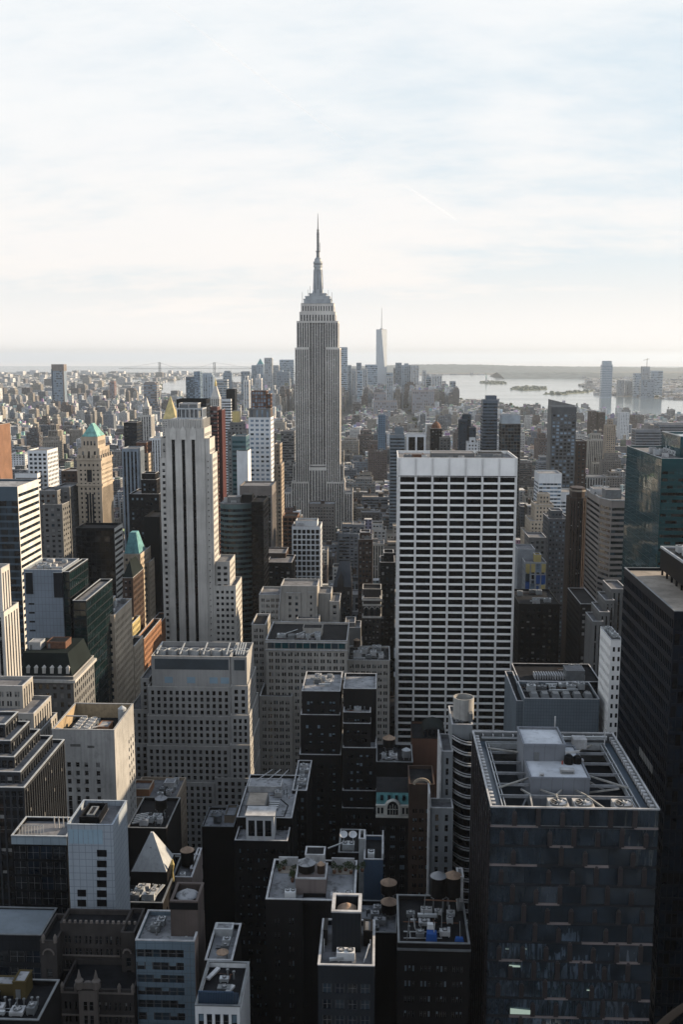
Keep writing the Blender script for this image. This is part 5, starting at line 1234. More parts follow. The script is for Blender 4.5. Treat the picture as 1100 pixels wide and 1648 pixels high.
    # odd lit and reflecting panes low on the front
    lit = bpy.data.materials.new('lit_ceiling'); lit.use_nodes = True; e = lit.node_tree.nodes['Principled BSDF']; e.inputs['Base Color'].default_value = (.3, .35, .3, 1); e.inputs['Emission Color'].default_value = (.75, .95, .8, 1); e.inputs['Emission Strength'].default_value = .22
    for px_, y_, w_, h_ in ((820, 1548, 18, 8), (822, 1612, 34, 20), (945, 1590, 12, 4), (814, 1525, 6, 2), (843, 1525, 6, 2)):
        xa, zz = at(px_, y_, Y0); xb, z2 = at(px_ + w_, y_ + h_, Y0); q = MB(); q.quad((xa, Y0 - .05, z2), (xb, Y0 - .05, z2), (xb, Y0 - .05, z2 + (zz - z2) * .35), (xa, Y0 - .05, z2 + (zz - z2) * .5)); b.solid('lit_pane', q, lit)
    b.finish(0)
truss_tower()

# ------------------------------------------------------------------ slatted round-front tower with the tank drum
def slat_tower():
    Y0 = 283; b = Bld('slatted_tower', 'slim grey tower with curved white balcony slats beside the glass tower', 30, Y0, 'tower', wall=mat('pale_grey_render', (.22, .235, .25), streak=.3), roof=RGREY, cop=PALE, near=True, win=(GL0, GL0, GL1), sp=DARK, phrase='the slatted tower')
    X = lambda p, Y=Y0: at(p, 1300, Y)[0]
    Z = lambda p, Y=Y0: at(735, p, Y)[1]
    f = G(3.0, 3.2, .36, .62, .25, 1.4, 0, .5)
    b.block(X(728), X(762), Y0 + 6, Y0 + 22, 0, Z(1178), None, fs=None)
    b.block(X(711), X(729), Y0 + 2, Y0 + 16, 0, Z(1214), f); b.block(X(692), X(728), Y0 - 5, Y0 + 1.5, 0, Z(1301, Y0 - 5), f)
    b.solid('side_wall', MB().box(X(711) - .5, X(711) - .09, Y0 + 1.4, Y0 + 16, 20, Z(1206)), PALE); b.solid('side_wall', MB().box(X(692) - .55, X(692) - .09, Y0 - 5.6, Y0 + 1.5, 20, Z(1276, Y0 - 5)), PALE)
    xa, xb = X(728.5), X(757); n = 8
    gl = MB(); prev = None
    prof = [(xa + (xb - xa) * k / n, Y0 - 1.0 + 5.5 * (1 - k / n) ** 2.2) for k in range(n + 1)]
    for (p, q), (r_, s_) in zip(prof, prof[1:]): gl.quad((p, q + .5, 20), (r_, s_ + .5, 20), (r_, s_ + .5, Z(1190)), (p, q + .5, Z(1190)))
    gl.quad((xb, prof[-1][1] + .5, 20), (xb, Y0 + 8, 20), (xb, Y0 + 8, Z(1190)), (xb, prof[-1][1] + .5, Z(1190)))
    b.solid('curved_glazing', gl, GLBLK)
    z = Z(1196)
    while z > 22:
        for h, t in ((0, .22), (.75, .10)):
            s = MB()
            for (p, q), (r_, s_) in zip(prof, prof[1:]): s.bar((p, q, z + h), (r_, s_, z + h), .35, 0, t * 1.6)
            b.solid('balcony_slat', s, PALE)
        z -= 3.25
    cx, cy = at(747, 1135, Y0 + 12)[0], Y0 + 13; zt = Z(1128, Y0 + 9); z0 = Z(1180)
    c = MB().lathe(cx, cy, [(3.15, z0), (3.15, zt), (2.85, zt), (2.85, zt - 4)], 28, capped=False); d = b.solid('tank_drum', c, mat('drum_render', (.37, .36, .345), streak=.5, scale=.3))
    water_tank(cx, cy, zt - 6.5, 2.1, 2.6, 'wooden water tank with conical lid inside the round drum', legs=.6)
    part(MB().lathe(cx, cy, [(2.84, zt - 6.5), (2.84, zt - 6.4)], 24), 'drum_floor', RDARK, d)
    b.solid('roof_stair', MB().box(X(757), X(763), Y0 + 8, Y0 + 14, z0 - 2, z0 + 3), STEELD)
    clutter(b, X(729), X(745), Y0 + 7, Y0 + 12, Z(1178) - 1, 'the slatted tower', 3, 5, big=.7)
    b.finish(60)
slat_tower()

# ------------------------------------------------------------------ dark foreground blocks
fd = G(2.6, 3.4, .52, .48, .3, 2.0, 0, .7, n=2); MB2 = ('blindb', GL0, GL0, GL1, 'halfb', GL0)
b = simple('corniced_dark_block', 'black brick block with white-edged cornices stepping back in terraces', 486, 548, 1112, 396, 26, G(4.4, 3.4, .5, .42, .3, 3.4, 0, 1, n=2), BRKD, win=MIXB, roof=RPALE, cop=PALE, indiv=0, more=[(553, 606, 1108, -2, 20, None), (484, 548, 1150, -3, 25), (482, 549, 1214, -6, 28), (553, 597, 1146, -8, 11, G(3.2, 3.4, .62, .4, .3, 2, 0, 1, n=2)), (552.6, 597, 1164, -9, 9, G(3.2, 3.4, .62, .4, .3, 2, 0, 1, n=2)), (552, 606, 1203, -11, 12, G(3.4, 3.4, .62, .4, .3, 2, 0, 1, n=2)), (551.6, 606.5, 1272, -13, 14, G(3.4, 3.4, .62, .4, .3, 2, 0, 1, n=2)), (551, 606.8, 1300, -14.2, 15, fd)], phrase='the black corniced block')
x0, x1, y0, y1, _, z1 = b.more[3]; clutter(b, x0 + 1, x1 - 1, y0 + 2, y0 + 8, z1 - 1, 'the black corniced block', 5, 6, big=1.1, body=PALE)
x0, x1, y0, y1, _, z1 = b.main; clutter(b, x0 + 2, x1 - 2, y0 + 8, y1 - 2, z1 - 1, 'the top roof of the black corniced block', 3, 8, big=1.1)
b.finish(100)

def terrace_roof():
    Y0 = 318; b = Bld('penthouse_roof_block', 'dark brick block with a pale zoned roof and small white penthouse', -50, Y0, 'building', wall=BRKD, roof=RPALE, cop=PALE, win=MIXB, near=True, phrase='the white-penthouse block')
    f = G(2.5, 3.3, .52, .46, .3, 2.2, 0, .8, n=2)
    x0, x1, y0, y1, _, z1 = b.px(378, 463, 1352, 318, 12, 0, f)
    m0 = b.px(381, 470, 1315, 328, 36, 0, f); b.px(470.5, 494, 1272, 350, 28, 0, G(2.4, 3.4, .5, .5, .3, 2, 0, .6))
    z2 = m0[5] - 1; mx0, mx1 = m0[0], m0[1]
    # white penthouse with three openings, on the front terrace
    p = MB(); pa, pz = at(396, 1313, 321); pb, _ = at(441, 1313, 321); zz = at(396, 1340, 321)[1]; p.box(pa, pb, 321.0, 327.9, z1 - 1, pz); o = b.solid('penthouse', p, WHITEP)
    for k in range(3): part(MB().box(pa + .8 + k * 2.8, pa + 2.9 + k * 2.8, 320.92, 320.997, z1 + .2, pz - 1.5, bottom=True), 'window', GL0, o)
    part(MB().box(pa - .3, pb + .3, 320.6, 328, pz + .003, pz + .4, bottom=True), 'roof', PALE, o)
    bulkhead(b, mx0 + 2.5, mx0 + 9.5, 332, 343, z2, 3.4, GREYS, RTAN); bulkhead(b, mx0 + 1, mx0 + 13, 351, 358, z2, 2.0, PALE, RPALE, door=False)
    for k in range(4): b.solid('duct', MB().box(mx0 + 10, mx0 + 13.4, 336 + k * 1.7, 336.8 + k * 1.7, z2, z2 + .9), STEEL)
    zo = MB()
    for p_, q in (((mx0 + 10.5, 331), (mx0 + 16, 331)), ((mx0 + 16, 331), (mx0 + 16.6, 340)), ((mx0 + 16.6, 340), (mx0 + 13.5, 345))): zo.bar((*p_, z2 + .1), (*q, z2 + .1), .35, 0, .2)
    b.solid('walkway', zo, RDARK)
    for k in range(3): b.solid('pipe', MB().bar((mx0 + 3 + k * 4, 356, z2 + 2), (mx0 + 9 + k * 3, 361, z2 + 4.6), .25), PALE)
    clutter(b, mx0 + 9, mx0 + 17, 345, 352, z2, 'the white-penthouse block', 4, 2, big=1.0); clutter(b, at(472, 1270, 352)[0], at(492, 1270, 352)[0], 352, 376, at(472, 1272, 350)[1] - 1, 'the rear wing of the white-penthouse block', 4, 4)
    b.finish(100)
terrace_roof()

def planted_roof():
    Y0 = 208; b = Bld('planted_roof_block', 'dark block with a planted roof terrace around a tank enclosure', -20, Y0, 'building', wall=BRKD, roof=RPALE, cop=PALE, win=MIXB, near=True, phrase='the planted roof')
    f = G(3.2, 3.4, .34, .42, .3, 3.4, 0, .9, n=2)
    x0, x1, y0, y1, _, z1 = b.px(428, 572, 1447, Y0, 18, 0, None)
    a0, a1 = at(487, 1447, Y0)[0], at(524, 1447, Y0)[0]
    b.W.f = b.W.f[1:]; b.W.m = b.W.m[1:]
    b.facade(x0, y0, 1, 0, a0 - x0, 0, z1, f); b.facade(a1, y0, 1, 0, x1 - a1, 0, z1, f)
    b.W.quad((a0, y0, 0), (a0, y0 + 3, 0), (a0, y0 + 3, z1), (a0, y0, z1)); b.W.quad((a1, y0 + 3, 0), (a1, y0, 0), (a1, y0, z1), (a1, y0 + 3, z1)); b.W.quad((a0, y0 + 3, 0), (a1, y0 + 3, 0), (a1, y0 + 3, z1), (a0, y0 + 3, z1))
    e0, e1 = at(476, 1420, Y0 + 4)[0], at(525, 1420, Y0 + 4)[0]; m = MB(); m.box(e0, e1, y0 + 4, y0 + 11, z1 - 1, z1 + 2.8); o = b.solid('tank_enclosure', m, mat('mauve_render', (.15, .125, .12), streak=.3)); part(MB().ring(e0 - .1, e1 + .1, y0 + 3.9, y0 + 11.1, z1 + 2.803, z1 + 3.1, .4), 'coping', PALE, o)
    water_tank(e0 + 2.2, y0 + 7.4, z1 + 2.6, 1.9, 1.8, 'dark water tank with a pale metal lid on the planted roof', legs=.5, body=DARKB, cone=RPALE)
    t = thing('water_tank', 'narrow tan conical tank beside the pale-lidded tank', 'water tank', (e1 - 1.3, y0 + 7, z1 + 2.8)); part(MB().lathe(e1 - 1.3, y0 + 7, [(.85, z1 + 2.8), (.85, z1 + 4.8)], 16), 'barrel', WOOD, t); part(MB().lathe(e1 - 1.3, y0 + 7, [(.95, z1 + 4.802), (.1, z1 + 5.6)], 16), 'tank_roof', WOODR, t)
    bulkhead(b, e0 + 1.5, e1 - .8, y0 + 12.6, y0 + 16.6, z1 - 1, 5, PALE, RDARK)
    for xa, xb in ((x0 + 1.2, e0 - .5), (e1 + .6, x1 - .6)): b.solid('terrace_wall', MB().box(xa, xb, y0 + 16.9, y0 + 17.3, z1 - 1, z1 + 1.2), PALE); b.solid('terrace_floor', MB().box(xa + .3, xb - .3, y0 + 13.4, y0 + 16.8, z1 - .99, z1 - .88), RTAN)
    ac_unit(x0 + 5.2, y0 + 2.6, z1 - 1, 2.4, 1.6, 1.8, 'white roof unit with two dark grilles on the planted roof', body=WHITEP, fans=2); ac_unit(e1 + 2.2, y0 + 2.4, z1 - 1, 2.2, 1.6, 1.4, 'cream roof unit by the parapet of the planted roof', body=PALE, fans=1); ac_unit(e1 + 5.0, y0 + 3.4, z1 - 1, 1.8, 2.2, 1.1, 'low grey slatted roof unit on the planted roof', body=STEEL)
    global PLANT_SPOTS
    PLANT_SPOTS = [(x0 + 1.6 + .9 * k, y0 + 14.4 + (k % 2) * .8, z1 - .95) for k in range(2)] + [(e0 - 1.2, y0 + 9.6 + k * 1.7, z1 - .98) for k in range(3)] + [(e1 + 1.4 + k * 1.3, y0 + 13.8 + (k % 3) * .6, z1 - .98) for k in range(6)]
    b.finish(60)
    return b
planted_roof()

def tank_tower_block():
    Y0 = 172; b = Bld('crowned_roof_block', 'dark block with a blank central tower holding a round tank', -6, Y0, 'building', wall=mat('black_glazed_brick', (.022, .026, .032), rough=.5), roof=RGREY, cop=PALE, win=(GL0, GLNAVY, GL2), near=True, phrase='the block with the blank tank tower')
    x0, x1, y0, y1, _, z1 = b.px(512, 603, 1553, Y0, 15.5, 0, G(2.1, 3.2, .7, .6, .2, 3, 0, .5))
    a0, zt = at(534.5, 1468, Y0 + 6); a1, _ = at(581, 1468, Y0 + 6); m = MB(); ya, yb = y0 + 6, y0 + 12.5
    for p, q in (((a0, ya), (a1, ya)), ((a1, ya), (a1, yb)), ((a0, yb), (a0, ya)), ((a1, yb), (a0, yb))): m.quad((*p, z1 - 1), (*q, z1 - 1), (*q, zt), (*p, zt)); m.quad((*q, zt - 2.5), (*p, zt - 2.5), (*p, zt), (*q, zt)) if False else None
    m.ring(a0 + .3, a1 - .3, ya + .3, yb - .3, zt - 2.6, zt, .25); m.quad((a0 + .4, ya + .4, zt - 2.6), (a1 - .4, ya + .4, zt - 2.6), (a1 - .4, yb - .4, zt - 2.6), (a0 + .4, yb - .4, zt - 2.6))
    BLK.append((a0, a1, ya, yb, zt, b.phrase))
    o = b.solid('tank_tower', m, mat('black_cladding', (.02, .023, .028), rough=.5, panel=(.8, 40, .4))); part(MB().ring(a0 - .12, a1 + .12, ya - .12, yb + .12, zt + .003, zt + .3, .65), 'coping', PALE, o)
    water_tank((a0 + a1) / 2, (ya + yb) / 2, zt - 2.6, 1.75, 1.2, 'round tank with a rusty conical lid inside the blank tower', legs=.4)
    for s, (p, q) in enumerate(((x0 + .6, a0 - .5), (a1 + .5, x1 - .5))): bulkhead(b, p, q - (.6 if s == 0 else 0), y0 + 8, y0 + 12, z1 - 1, 3.0, DARKB, RGREY, door=False)
    ac_unit((x0 + x1) / 2 - .2, y0 + 3.6, z1 - 1, 3.4, 1.9, 1.9, 'white boxy roof unit in front of the blank tank tower', body=WHITEP, fans=2)
    b.solid('pipe', MB().bar((x0 + 2, y0 + 2.4, z1 - .3), (x0 + 4.6, y0 + 2.8, z1 - .2), .5), STEEL); b.solid('ladder', MB().bar((x1 - 2, y0 + 2.5, z1 - .8), (x1 - 1, y0 + 5, z1 + 1.4), .2), PALE)
    for p in (x0 + .8, x1 - .8): b.solid('post', MB().bar((p, y0 + 6, z1 - 1), (p, y0 + 6, z1 + 1.6), .15), PALE)
    b.finish(40)
tank_tower_block()

def tank_pair_block():
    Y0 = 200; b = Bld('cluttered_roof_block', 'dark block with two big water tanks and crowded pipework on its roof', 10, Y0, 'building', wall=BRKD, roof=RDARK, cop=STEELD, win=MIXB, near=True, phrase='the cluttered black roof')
    x0, x1, y0, y1, _, z1 = b.px(641, 757, 1517, Y0, 19.5, 0, G(3.4, 3.5, .62, .42, .3, 4.2, 0, .8, n=3))
    b.solid('ledge', MB().box(x0 - .2, x1 + .2, y0 - .4, y0 - .003, z1 - 1.5, z1 - 1.1, bottom=True), STEELD)
    xa = at(706, 1412, Y0 + 16)[0]; xb = at(724, 1412, Y0 + 18)[0]
    water_tank(xa, y0 + 15.5, z1 - 1, 1.75, 4.6, 'black water tank with a pale metal lid', legs=3.4, body=DARKB, cone=RPALE); water_tank(xb + .7, y0 + 15.8, z1 - 1, 1.8, 4.6, 'black water tank with a brown lid beside the pale-lidded one', legs=3.4, body=DARKB)
    bulkhead(b, at(727, 1400, Y0 + 21)[0] + 1, x1 - .3, y0 + 15, y0 + 19, z1 - 1, 8, PALE, RGREY)
    r = random.Random(2)
    for k in range(7): q = x0 + 2 + k * 1.9; b.solid('pipe', MB().bar((q, y0 + 3 + (k % 3) * 4, z1 - 1), (q + r.uniform(-.6, .6), y0 + 4 + (k % 3) * 4, z1 + r.uniform(1.5, 5)), .16), PALE if k % 2 else STEELD)
    b.solid('pipe', MB().bar((x0 + 6, y0 + 13, z1 + 2.6), (x1 - 2, y0 + 12, z1 + 3.0), .22), RUST)
    t = thing('tarpaulin_pile', 'bright blue tarpaulin bundle on the cluttered black roof', 'tarpaulin', (x0 + 7.2, y0 + 3.4, z1 - 1)); g = MB(); g.prism([(x0 + 6, y0 + 2.4), (x0 + 8.4, y0 + 2.2), (x0 + 8.6, y0 + 4.4), (x0 + 6.1, y0 + 4.6)], z1 - 1, z1 + .6, 0, .82); part(g, 'cover', BLUEP, t); g = MB(); g.prism([(x0 + 6.3, y0 + 4.8), (x0 + 7.8, y0 + 4.7), (x0 + 7.7, y0 + 5.8), (x0 + 6.4, y0 + 5.8)], z1 - 1, z1 + 1.5, 0, .9); part(g, 'crate', WHITEP, t)
    t = thing('tarpaulin_pile', 'low blue tarpaulin lying near the ledge of the cluttered black roof', 'tarpaulin', (x0 + 13, y0 + 3, z1 - 1)); g = MB(); g.prism([(x0 + 12.2, y0 + 2.6), (x0 + 14.2, y0 + 2.5), (x0 + 14.1, y0 + 3.6), (x0 + 12.3, y0 + 3.7)], z1 - 1, z1 - .3, 0, .8); part(g, 'cover', BLUEP, t)
    clutter(b, x0 + 1, x1 - 1, y0 + 2, y0 + 15, z1 - 1, 'the cluttered black roof', 6, 21, big=.8)
    b.finish(60)
tank_pair_block()
b = simple('stained_roof_block', 'low block with a stained pale roof behind the blank tank tower', 572, 640, 1500, 218, 14, None, BRKD, roof=RPALE, cop=STEELD, indiv=0, win=MIXD)
x0, x1, y0, y1, _, z1 = b.main
for px_, py_, l in ((626, 1425, 'low round water tank with a tan lid in the dark gap'), (627, 1450, 'lower round water tank with a dull lid in the dark gap')):
    x, y = onz(px_, py_, z1 + 3); water_tank(x, y, z1 - 1 if py_ > 1430 else z1, 1.9, 2.4, l, legs=1.4, body=DARKB)
clutter(b, x0 + 1, x1 - 1, y0 + 1, y1 - 1, z1 - 1, 'the stained pale roof', 3, 31, big=.8); b.finish(0)
b = simple('blue_walled_block', 'small block with a blank blue wall and white-edged open roof', 586, 617, 1383, 240, 13, None, BLUEW, roof=RDARK, cop=PALE, indiv=0, more=[(578, 588, 1350, 5, 5, None, dict(wm=STEEL))])
x0, x1, y0, y1, _, z1 = b.main; ac_unit(x0 + 1.8, y0 + 3.5, z1 - 1, 1.7, 2.2, 1.5, 'white vent unit inside the white-edged roof', body=WHITEP); b.solid('parapet_wall', MB().box(x1 - .2, x1 + .15, y0 + .2, y1, z1 + .31, z1 + 1.6), PALE); b.finish(0)
b = simple('dish_roof_block', 'dark roof with white satellite dishes left of the blue-walled block', 545, 580, 1372, 262, 14, None, BRKD, roof=RDARK, cop=STEELD, indiv=0)
x0, x1, y0, y1, _, z1 = b.main; ac_unit(x0 + 2.6, y0 + 4, z1 - 1, 3.4, 2.4, 2.0, 'pale roof unit under the satellite dishes', body=STEEL, fans=2)
for k in range(2):
    t = thing('satellite_dish', ('white satellite dish tipped up behind the pale roof unit', 'white satellite dish facing sideways behind the pale roof unit')[k], 'satellite dish', (x0 + 1.2 + k * 2.6, y0 + 6.5, z1 - 1)); part(MB().bar((x0 + 1.2 + k * 2.6, y0 + 6.5, z1 - 1), (x0 + 1.2 + k * 2.6, y0 + 6.5, z1 + 2), .2), 'mast', STEEL, t)
    d = MB().lathe(0, 0, [(.05, 0), (.6, .08), (1.1, .32), (1.15, .34)], 18, capped=False); d.v = [(x0 + 1.2 + k * 2.6 + v[0], y0 + 6.3 + v[1] * .8 - v[2] * .5, z1 + 2.1 + v[2] + v[1] * .55) for v in d.v]; part(d, 'dish', WHITEP, t)
b.solid('pipe', MB().bar((x0 - 3, y0 + 2, z1 + .2), (x0 + 1, y0 + 3, z1 + 1.4), .3), STEEL); b.finish(0)
def mansion():
    Y0 = 335; b = Bld('teal_mansard_block', 'old block with a turquoise mansard and big arched window', 4, Y0, 'building', wall=BRKD, roof=RDARK, cop=PALE, win=MIXB, near=True, phrase='the turquoise mansard')
    x0, x1, y0, y1, _, z1 = b.px(606, 659, 1312, Y0, 16, 0, G(3, 3.6, .5, .5, .3, 3, 0, .6))
    zt = at(606, 1274, Y0 + 3)[1]; xm = (x0 + x1) / 2
    m = MB(); m.quad((x0, y0 + .6, z1 + .31), (x1, y0 + .6, z1 + .31), (x1, y0 + 2.6, zt), (x0, y0 + 2.6, zt)); m.quad((x0, y0 + 2.6, zt), (x1, y0 + 2.6, zt), (x1, y1, zt), (x0, y1, zt), 1); m.quad((x1, y0 + .6, z1 + .31), (x1, y1, z1 + .31), (x1, y1, zt), (x1, y0 + 2.6, zt)); m.quad((x0, y1, z1 + .31), (x0, y0 + .6, z1 + .31), (x0, y0 + 2.6, zt), (x0, y1, zt))
    r = b.solid('mansard_roof', m, [mat('turquoise_copper', (.11, .29, .31), var=.35, streak=.2, scale=.5), RDARK])
    st = mat('cream_stone', (.50, .49, .45), streak=.2)
    for k in range(4): q = x0 + 1.9 + k * (x1 - x0 - 3.8) / 3 ; part(MB().box(q - .5, q + .5, y0 + 1.3, y0 + 2.4, zt - 2.3, zt - .8, bottom=True), 'dormer', GL0, r)
    f = MB(); f.box(x0, x1, y0 - .1, y0 + .5, z1 + .31, z1 + 3.6); f.box(x0 - .2, x1 + .2, y0 - .5, y0 + .5, z1 + 3.602, z1 + 4.0, bottom=True); f.box(x0 - .2, x1 + .2, y0 - .6, y0 - .003, z1 - .5, z1 + .2, bottom=True); b.solid('stone_front', f, st)
    pts = [(-1.9, .6), (1.9, .6), (1.9, 3)] + [(1.9 * cos(t * pi / 8), 3 + 2.5 * sin(t * pi / 8)) for t in range(1, 8)] + [(-1.9, 3)]
    a = MB(); q = [(u * 1.5, v * 1.12 - .5) for u, v in pts]; a.v += [(xm + u, y0 - .6, z1 + v) for u, v in q] + [(xm + u, y0 + 1.5, z1 + v) for u, v in q]; k = len(q); a.f.append(tuple(range(k))); a.m.append(0)
    for i in range(k): j = (i + 1) % k; a.f.append((j, i, k + i, k + j)); a.m.append(0)
    b.solid('arch', a, st); a = MB(); a.v += [(xm + u, y0 - .63, z1 + v) for u, v in pts]; a.f.append(tuple(range(k))); a.m.append(0); w = b.solid('arched_window', a, GL0)
    g = MB(); [g.box(xm + u - .08, xm + u + .08, y0 - .72, y0 - .65, z1 + .7, z1 + 4.6 - abs(u) * .6, bottom=True) for u in (-.9, 0, .9)]; g.box(xm - 1.8, xm + 1.8, y0 - .72, y0 - .65, z1 + 2.6, z1 + 2.76, bottom=True); part(g, 'window_frame', st, w)
    for s in (-1, 1):
        for k in range(3): q = xm + s * (3.7 + k * 1.25); b.solid('window', MB().box(q - .4, q + .4, y0 - .16, y0 - .103, z1 + .8, z1 + 3, bottom=True), GL0)
    b.finish(60)
mansion()
b = simple('arched_gable_block', 'dark brick block with an arched gable top beside the turquoise mansard', 659, 700, 1262, 330, 16, G(2.5, 3.4, .6, .45, .3, 8, 0, .9, n=2), BRKB, win=MIXB, roof=RDARK, cop=BRKB, indiv=0)
x0, x1, y0, y1, _, z1 = b.main; xm = (x0 + x1) / 2; a = MB()
for t in range(10):
    u0, u1 = t * pi / 10, (t + 1) * pi / 10; a.bar((xm + 2.6 * cos(u0), y0 - .1, z1 + 2 * sin(u0)), (xm + 2.6 * cos(u1), y0 - .1, z1 + 2 * sin(u1)), .4, 0, .8)
b.solid('arched_gable', a, TAN); b.finish(60)
b = simple('tank_row_roof', 'dark low roof crowded with white units under a tan tank lid', 606, 665, 1226, 372, 18, None, BRKD, roof=RDARK, cop=STEELD, indiv=0, phrase='the dark roof below the broad white slab')
x0, x1, y0, y1, _, z1 = b.main
water_tank(x0 + 5, y0 + 14, z1 - 1, 2.4, 3.2, 'wooden water tank with a tan lid on the dark roof below the white slab', legs=2, body=DARKB); water_tank(x1 - 2.4, y0 + 6, z1 - 1, 1.6, 2.6, 'small steel-lidded water tank on the dark roof below the white slab', legs=1, body=STEELD, cone=STEEL)
clutter(b, x0 + 1, x1 - 4, y0 + 1, y0 + 11, z1 - 1, 'the dark roof below the white slab', 5, 41, body=PALE); b.finish(0)
b = simple('arched_brick_house', 'red-brown brick block with a curved roof in front of the white slab', 664, 718, 1188, 400, 20, None, BRKR, roof=RDARK, cop=BRKD, indiv=0)
x0, x1, y0, y1, _, z1 = b.main; a = MB(); n = 8
for k in range(n):
    u0, u1 = k * pi / n, (k + 1) * pi / n; p = lambda u: (x0 + 9 + 4.6 * cos(u), z1 + 3.2 * sin(u) + .3)
    (ax, az), (bx, bz) = p(u0), p(u1); a.quad((ax, y0 + 4, az), (bx, y0 + 4, bz), (bx, y0 + 16, bz), (ax, y0 + 16, az))
b.solid('vaulted_roof', a, GREENW); w = MB(); [w.box(x0 + 5.2 + k * 1.7, x0 + 6.4 + k * 1.7, y0 + 3.9, y0 + 4.2, z1 - .9, z1 + 2.2, bottom=True) for k in range(5)]; b.solid('clerestory', w, GL0)
ac_unit(x0 + 9.5, y0 - 6, z1 - 12, 3, 3, 2, 'round white vent unit before the red-brown brick block', body=PALE) if False else None
b.finish(0)
b = simple('orange_sided_block', 'dark block with a sunlit orange brick side and roof machinery', 209, 284, 1284, 372, 20, G(2.6, 3.5, .5, .5, .3, 2, 0, .7), BRKT, win=MIXD, roof=RGREY, cop=BRKT, indiv=0, more=[(210, 240, 1270, 4, 9, None, dict(wm=BRKO))], phrase='the orange-sided block')
x0, x1, y0, y1, _, z1 = b.main; clutter(b, x0 + 9, x1 - 1, y0 + 1, y1 - 1, z1 - 1, 'the orange-sided block', 7, 51); bulkhead(b, x1 - 6.6, x1 - 2.6, y0 + 9, y0 + 13, z1 - 1, 3.4, PALE, RPALE); b.finish(40)
b = simple('dark_plant_roof', 'dark roof with a domed tank and ducts between the white-tiled slab and sunlit side', 205, 268, 1332, 318, 24, None, BRKD, roof=RDARK, cop=STEELD, indiv=0, phrase='the dark roof behind the pyramid')
x0, x1, y0, y1, _, z1 = b.main; water_tank(x0 + 8.2, y0 + 15, z1 - 1, 2.0, 3.6, 'black water tank with a pale dome behind the stone pyramid', legs=1.2, body=DARKB, cone=RPALE); clutter(b, x0 + .5, x1 - 1, y0 + 2, y0 + 12, z1 - 1, 'the dark roof behind the pyramid', 7, 61, big=1.0)
for k in range(5): b.solid('roof_beam', MB().bar((x0 + .8, y0 + 3 + k * 1.5, z1 + .2), (x0 + 5, y0 + 4.4 + k * 1.5, z1 + .5), .4), STEEL)
b.finish(0)
b = simple('twin_tank_block', 'small dark block with pale walls carrying a tall black tank', 262, 309, 1411, 258, 13, None, mat('mauve_wall', (.20, .165, .155), streak=.3), roof=RGREY, cop=PALE, indiv=0, more=[(306, 313, 1398, 5, 12, None)])
x0, x1, y0, y1, _, z1 = b.main; water_tank(x0 + 5.3, y0 + 8, z1 - 1, 1.8, 4.2, 'tall black water tank with a brown lid above the twin pale walls', legs=.6, body=DARKB); b.solid('divider_wall', MB().box(x0 + 2.8, x0 + 3.1, y0 + .6, y1 - .6, z1 - 1, z1 + .6), PALE); ac_unit(x0 + 5, y0 + 2.5, z1 - 1, 1.4, 1.2, 1.0, 'small white vent in front of the tall black tank', body=WHITEP); b.finish(0)
b = simple('side_tank_roof', 'low white roof with a grey tank beside the massive setback block', 325, 376, 1330, 385, 18, None, BRKD, roof=RPALE, cop=STEELD, indiv=0, more=[(361, 378, 1312, 6, 10, None, dict(wm=BRKT))])
x0, x1, y0, y1, _, z1 = b.main; water_tank(x0 + 5.5, y0 + 6, z1 - 1, 1.8, 2.6, 'squat grey water tank on the low white roof', legs=.8, body=STEELD, cone=STEELD); clutter(b, x0 + 1, x1 - 5, y0 + 9, y0 + 16, z1 - 1, 'the low white roof', 3, 71); b.finish(0)
b = simple('mottled_roof_strip', 'narrow dark block with a mottled white roof strip and rusty tank lid', 330, 374, 1545, 195, 14, None, BRKD, roof=RPALE, cop=PALE, indiv=0)
x0, x1, y0, y1, _, z1 = b.main; water_tank(x0 + 3.4, y0 + 1.9, z1 - 1, 1.2, 1.4, 'small water tank with a tan lid at the end of the mottled roof strip', legs=.3, body=RPALE); bulkhead(b, x0 + .4, x0 + 4.2, y0 + 10.5, y0 + 13, z1 - 1, 1.6, STEEL, RPALE, door=False); clutter(b, x0 + 1, x1 - .5, y0 + 4, y0 + 10, z1 - 1, 'the mottled roof strip', 3, 81, big=.7); b.finish(0)
b = simple('white_columned_front', 'black-roofed block with pale columns across its top storey', 314, 386, 1618, 172, 14, G(1.7, 3.4, .66, .74, .35, 1.6, 0, .3, 'pier'), WHITEP, roof=RDARK, cop=STEELD, sp=BLUEW, win=(GL0, 'halfb', GL1), indiv=0)
x0, x1, y0, y1, _, z1 = b.main; sc = MB(); [sc.box(x0 + .4 + k * (x1 - x0 - 1) / 24, x0 + .55 + k * (x1 - x0 - 1) / 24, y0 + 1.4, y0 + 1.6, z1 - .9, z1 + 1.8) for k in range(25)]; sc.box(x0 + .3, x1 - 1.4, y0 + 1.65, y0 + 1.8, z1 - .9, z1 + 1.9); b.solid('roof_screen', sc, BLUEW)
for p, q in (((x0 + .8, y0 + 9), (x0 + 2.4, y0 + 12.5)), ((x1 - 3.5, y0 + 4), (x1 - 2.2, y0 + 7))): b.solid('skylight', MB().bar((*p, z1 - .5), (*q, z1 - .4), .8, 0, .4), PALE)
clutter(b, x0 + 2, x1 - 1, y0 + 4, y0 + 12, z1 - 1, 'the black roof behind the pale columns', 3, 91, big=.7); b.finish(60)
b = simple('yellow_bulkhead_roof', 'low roof with a yellow stair house at the bottom corner by the gothic block', -30, 62, 1640, 178, 13, None, BRKD, roof=RDARK, cop=STEELD, indiv=0, phrase='the low roof by the gothic block')
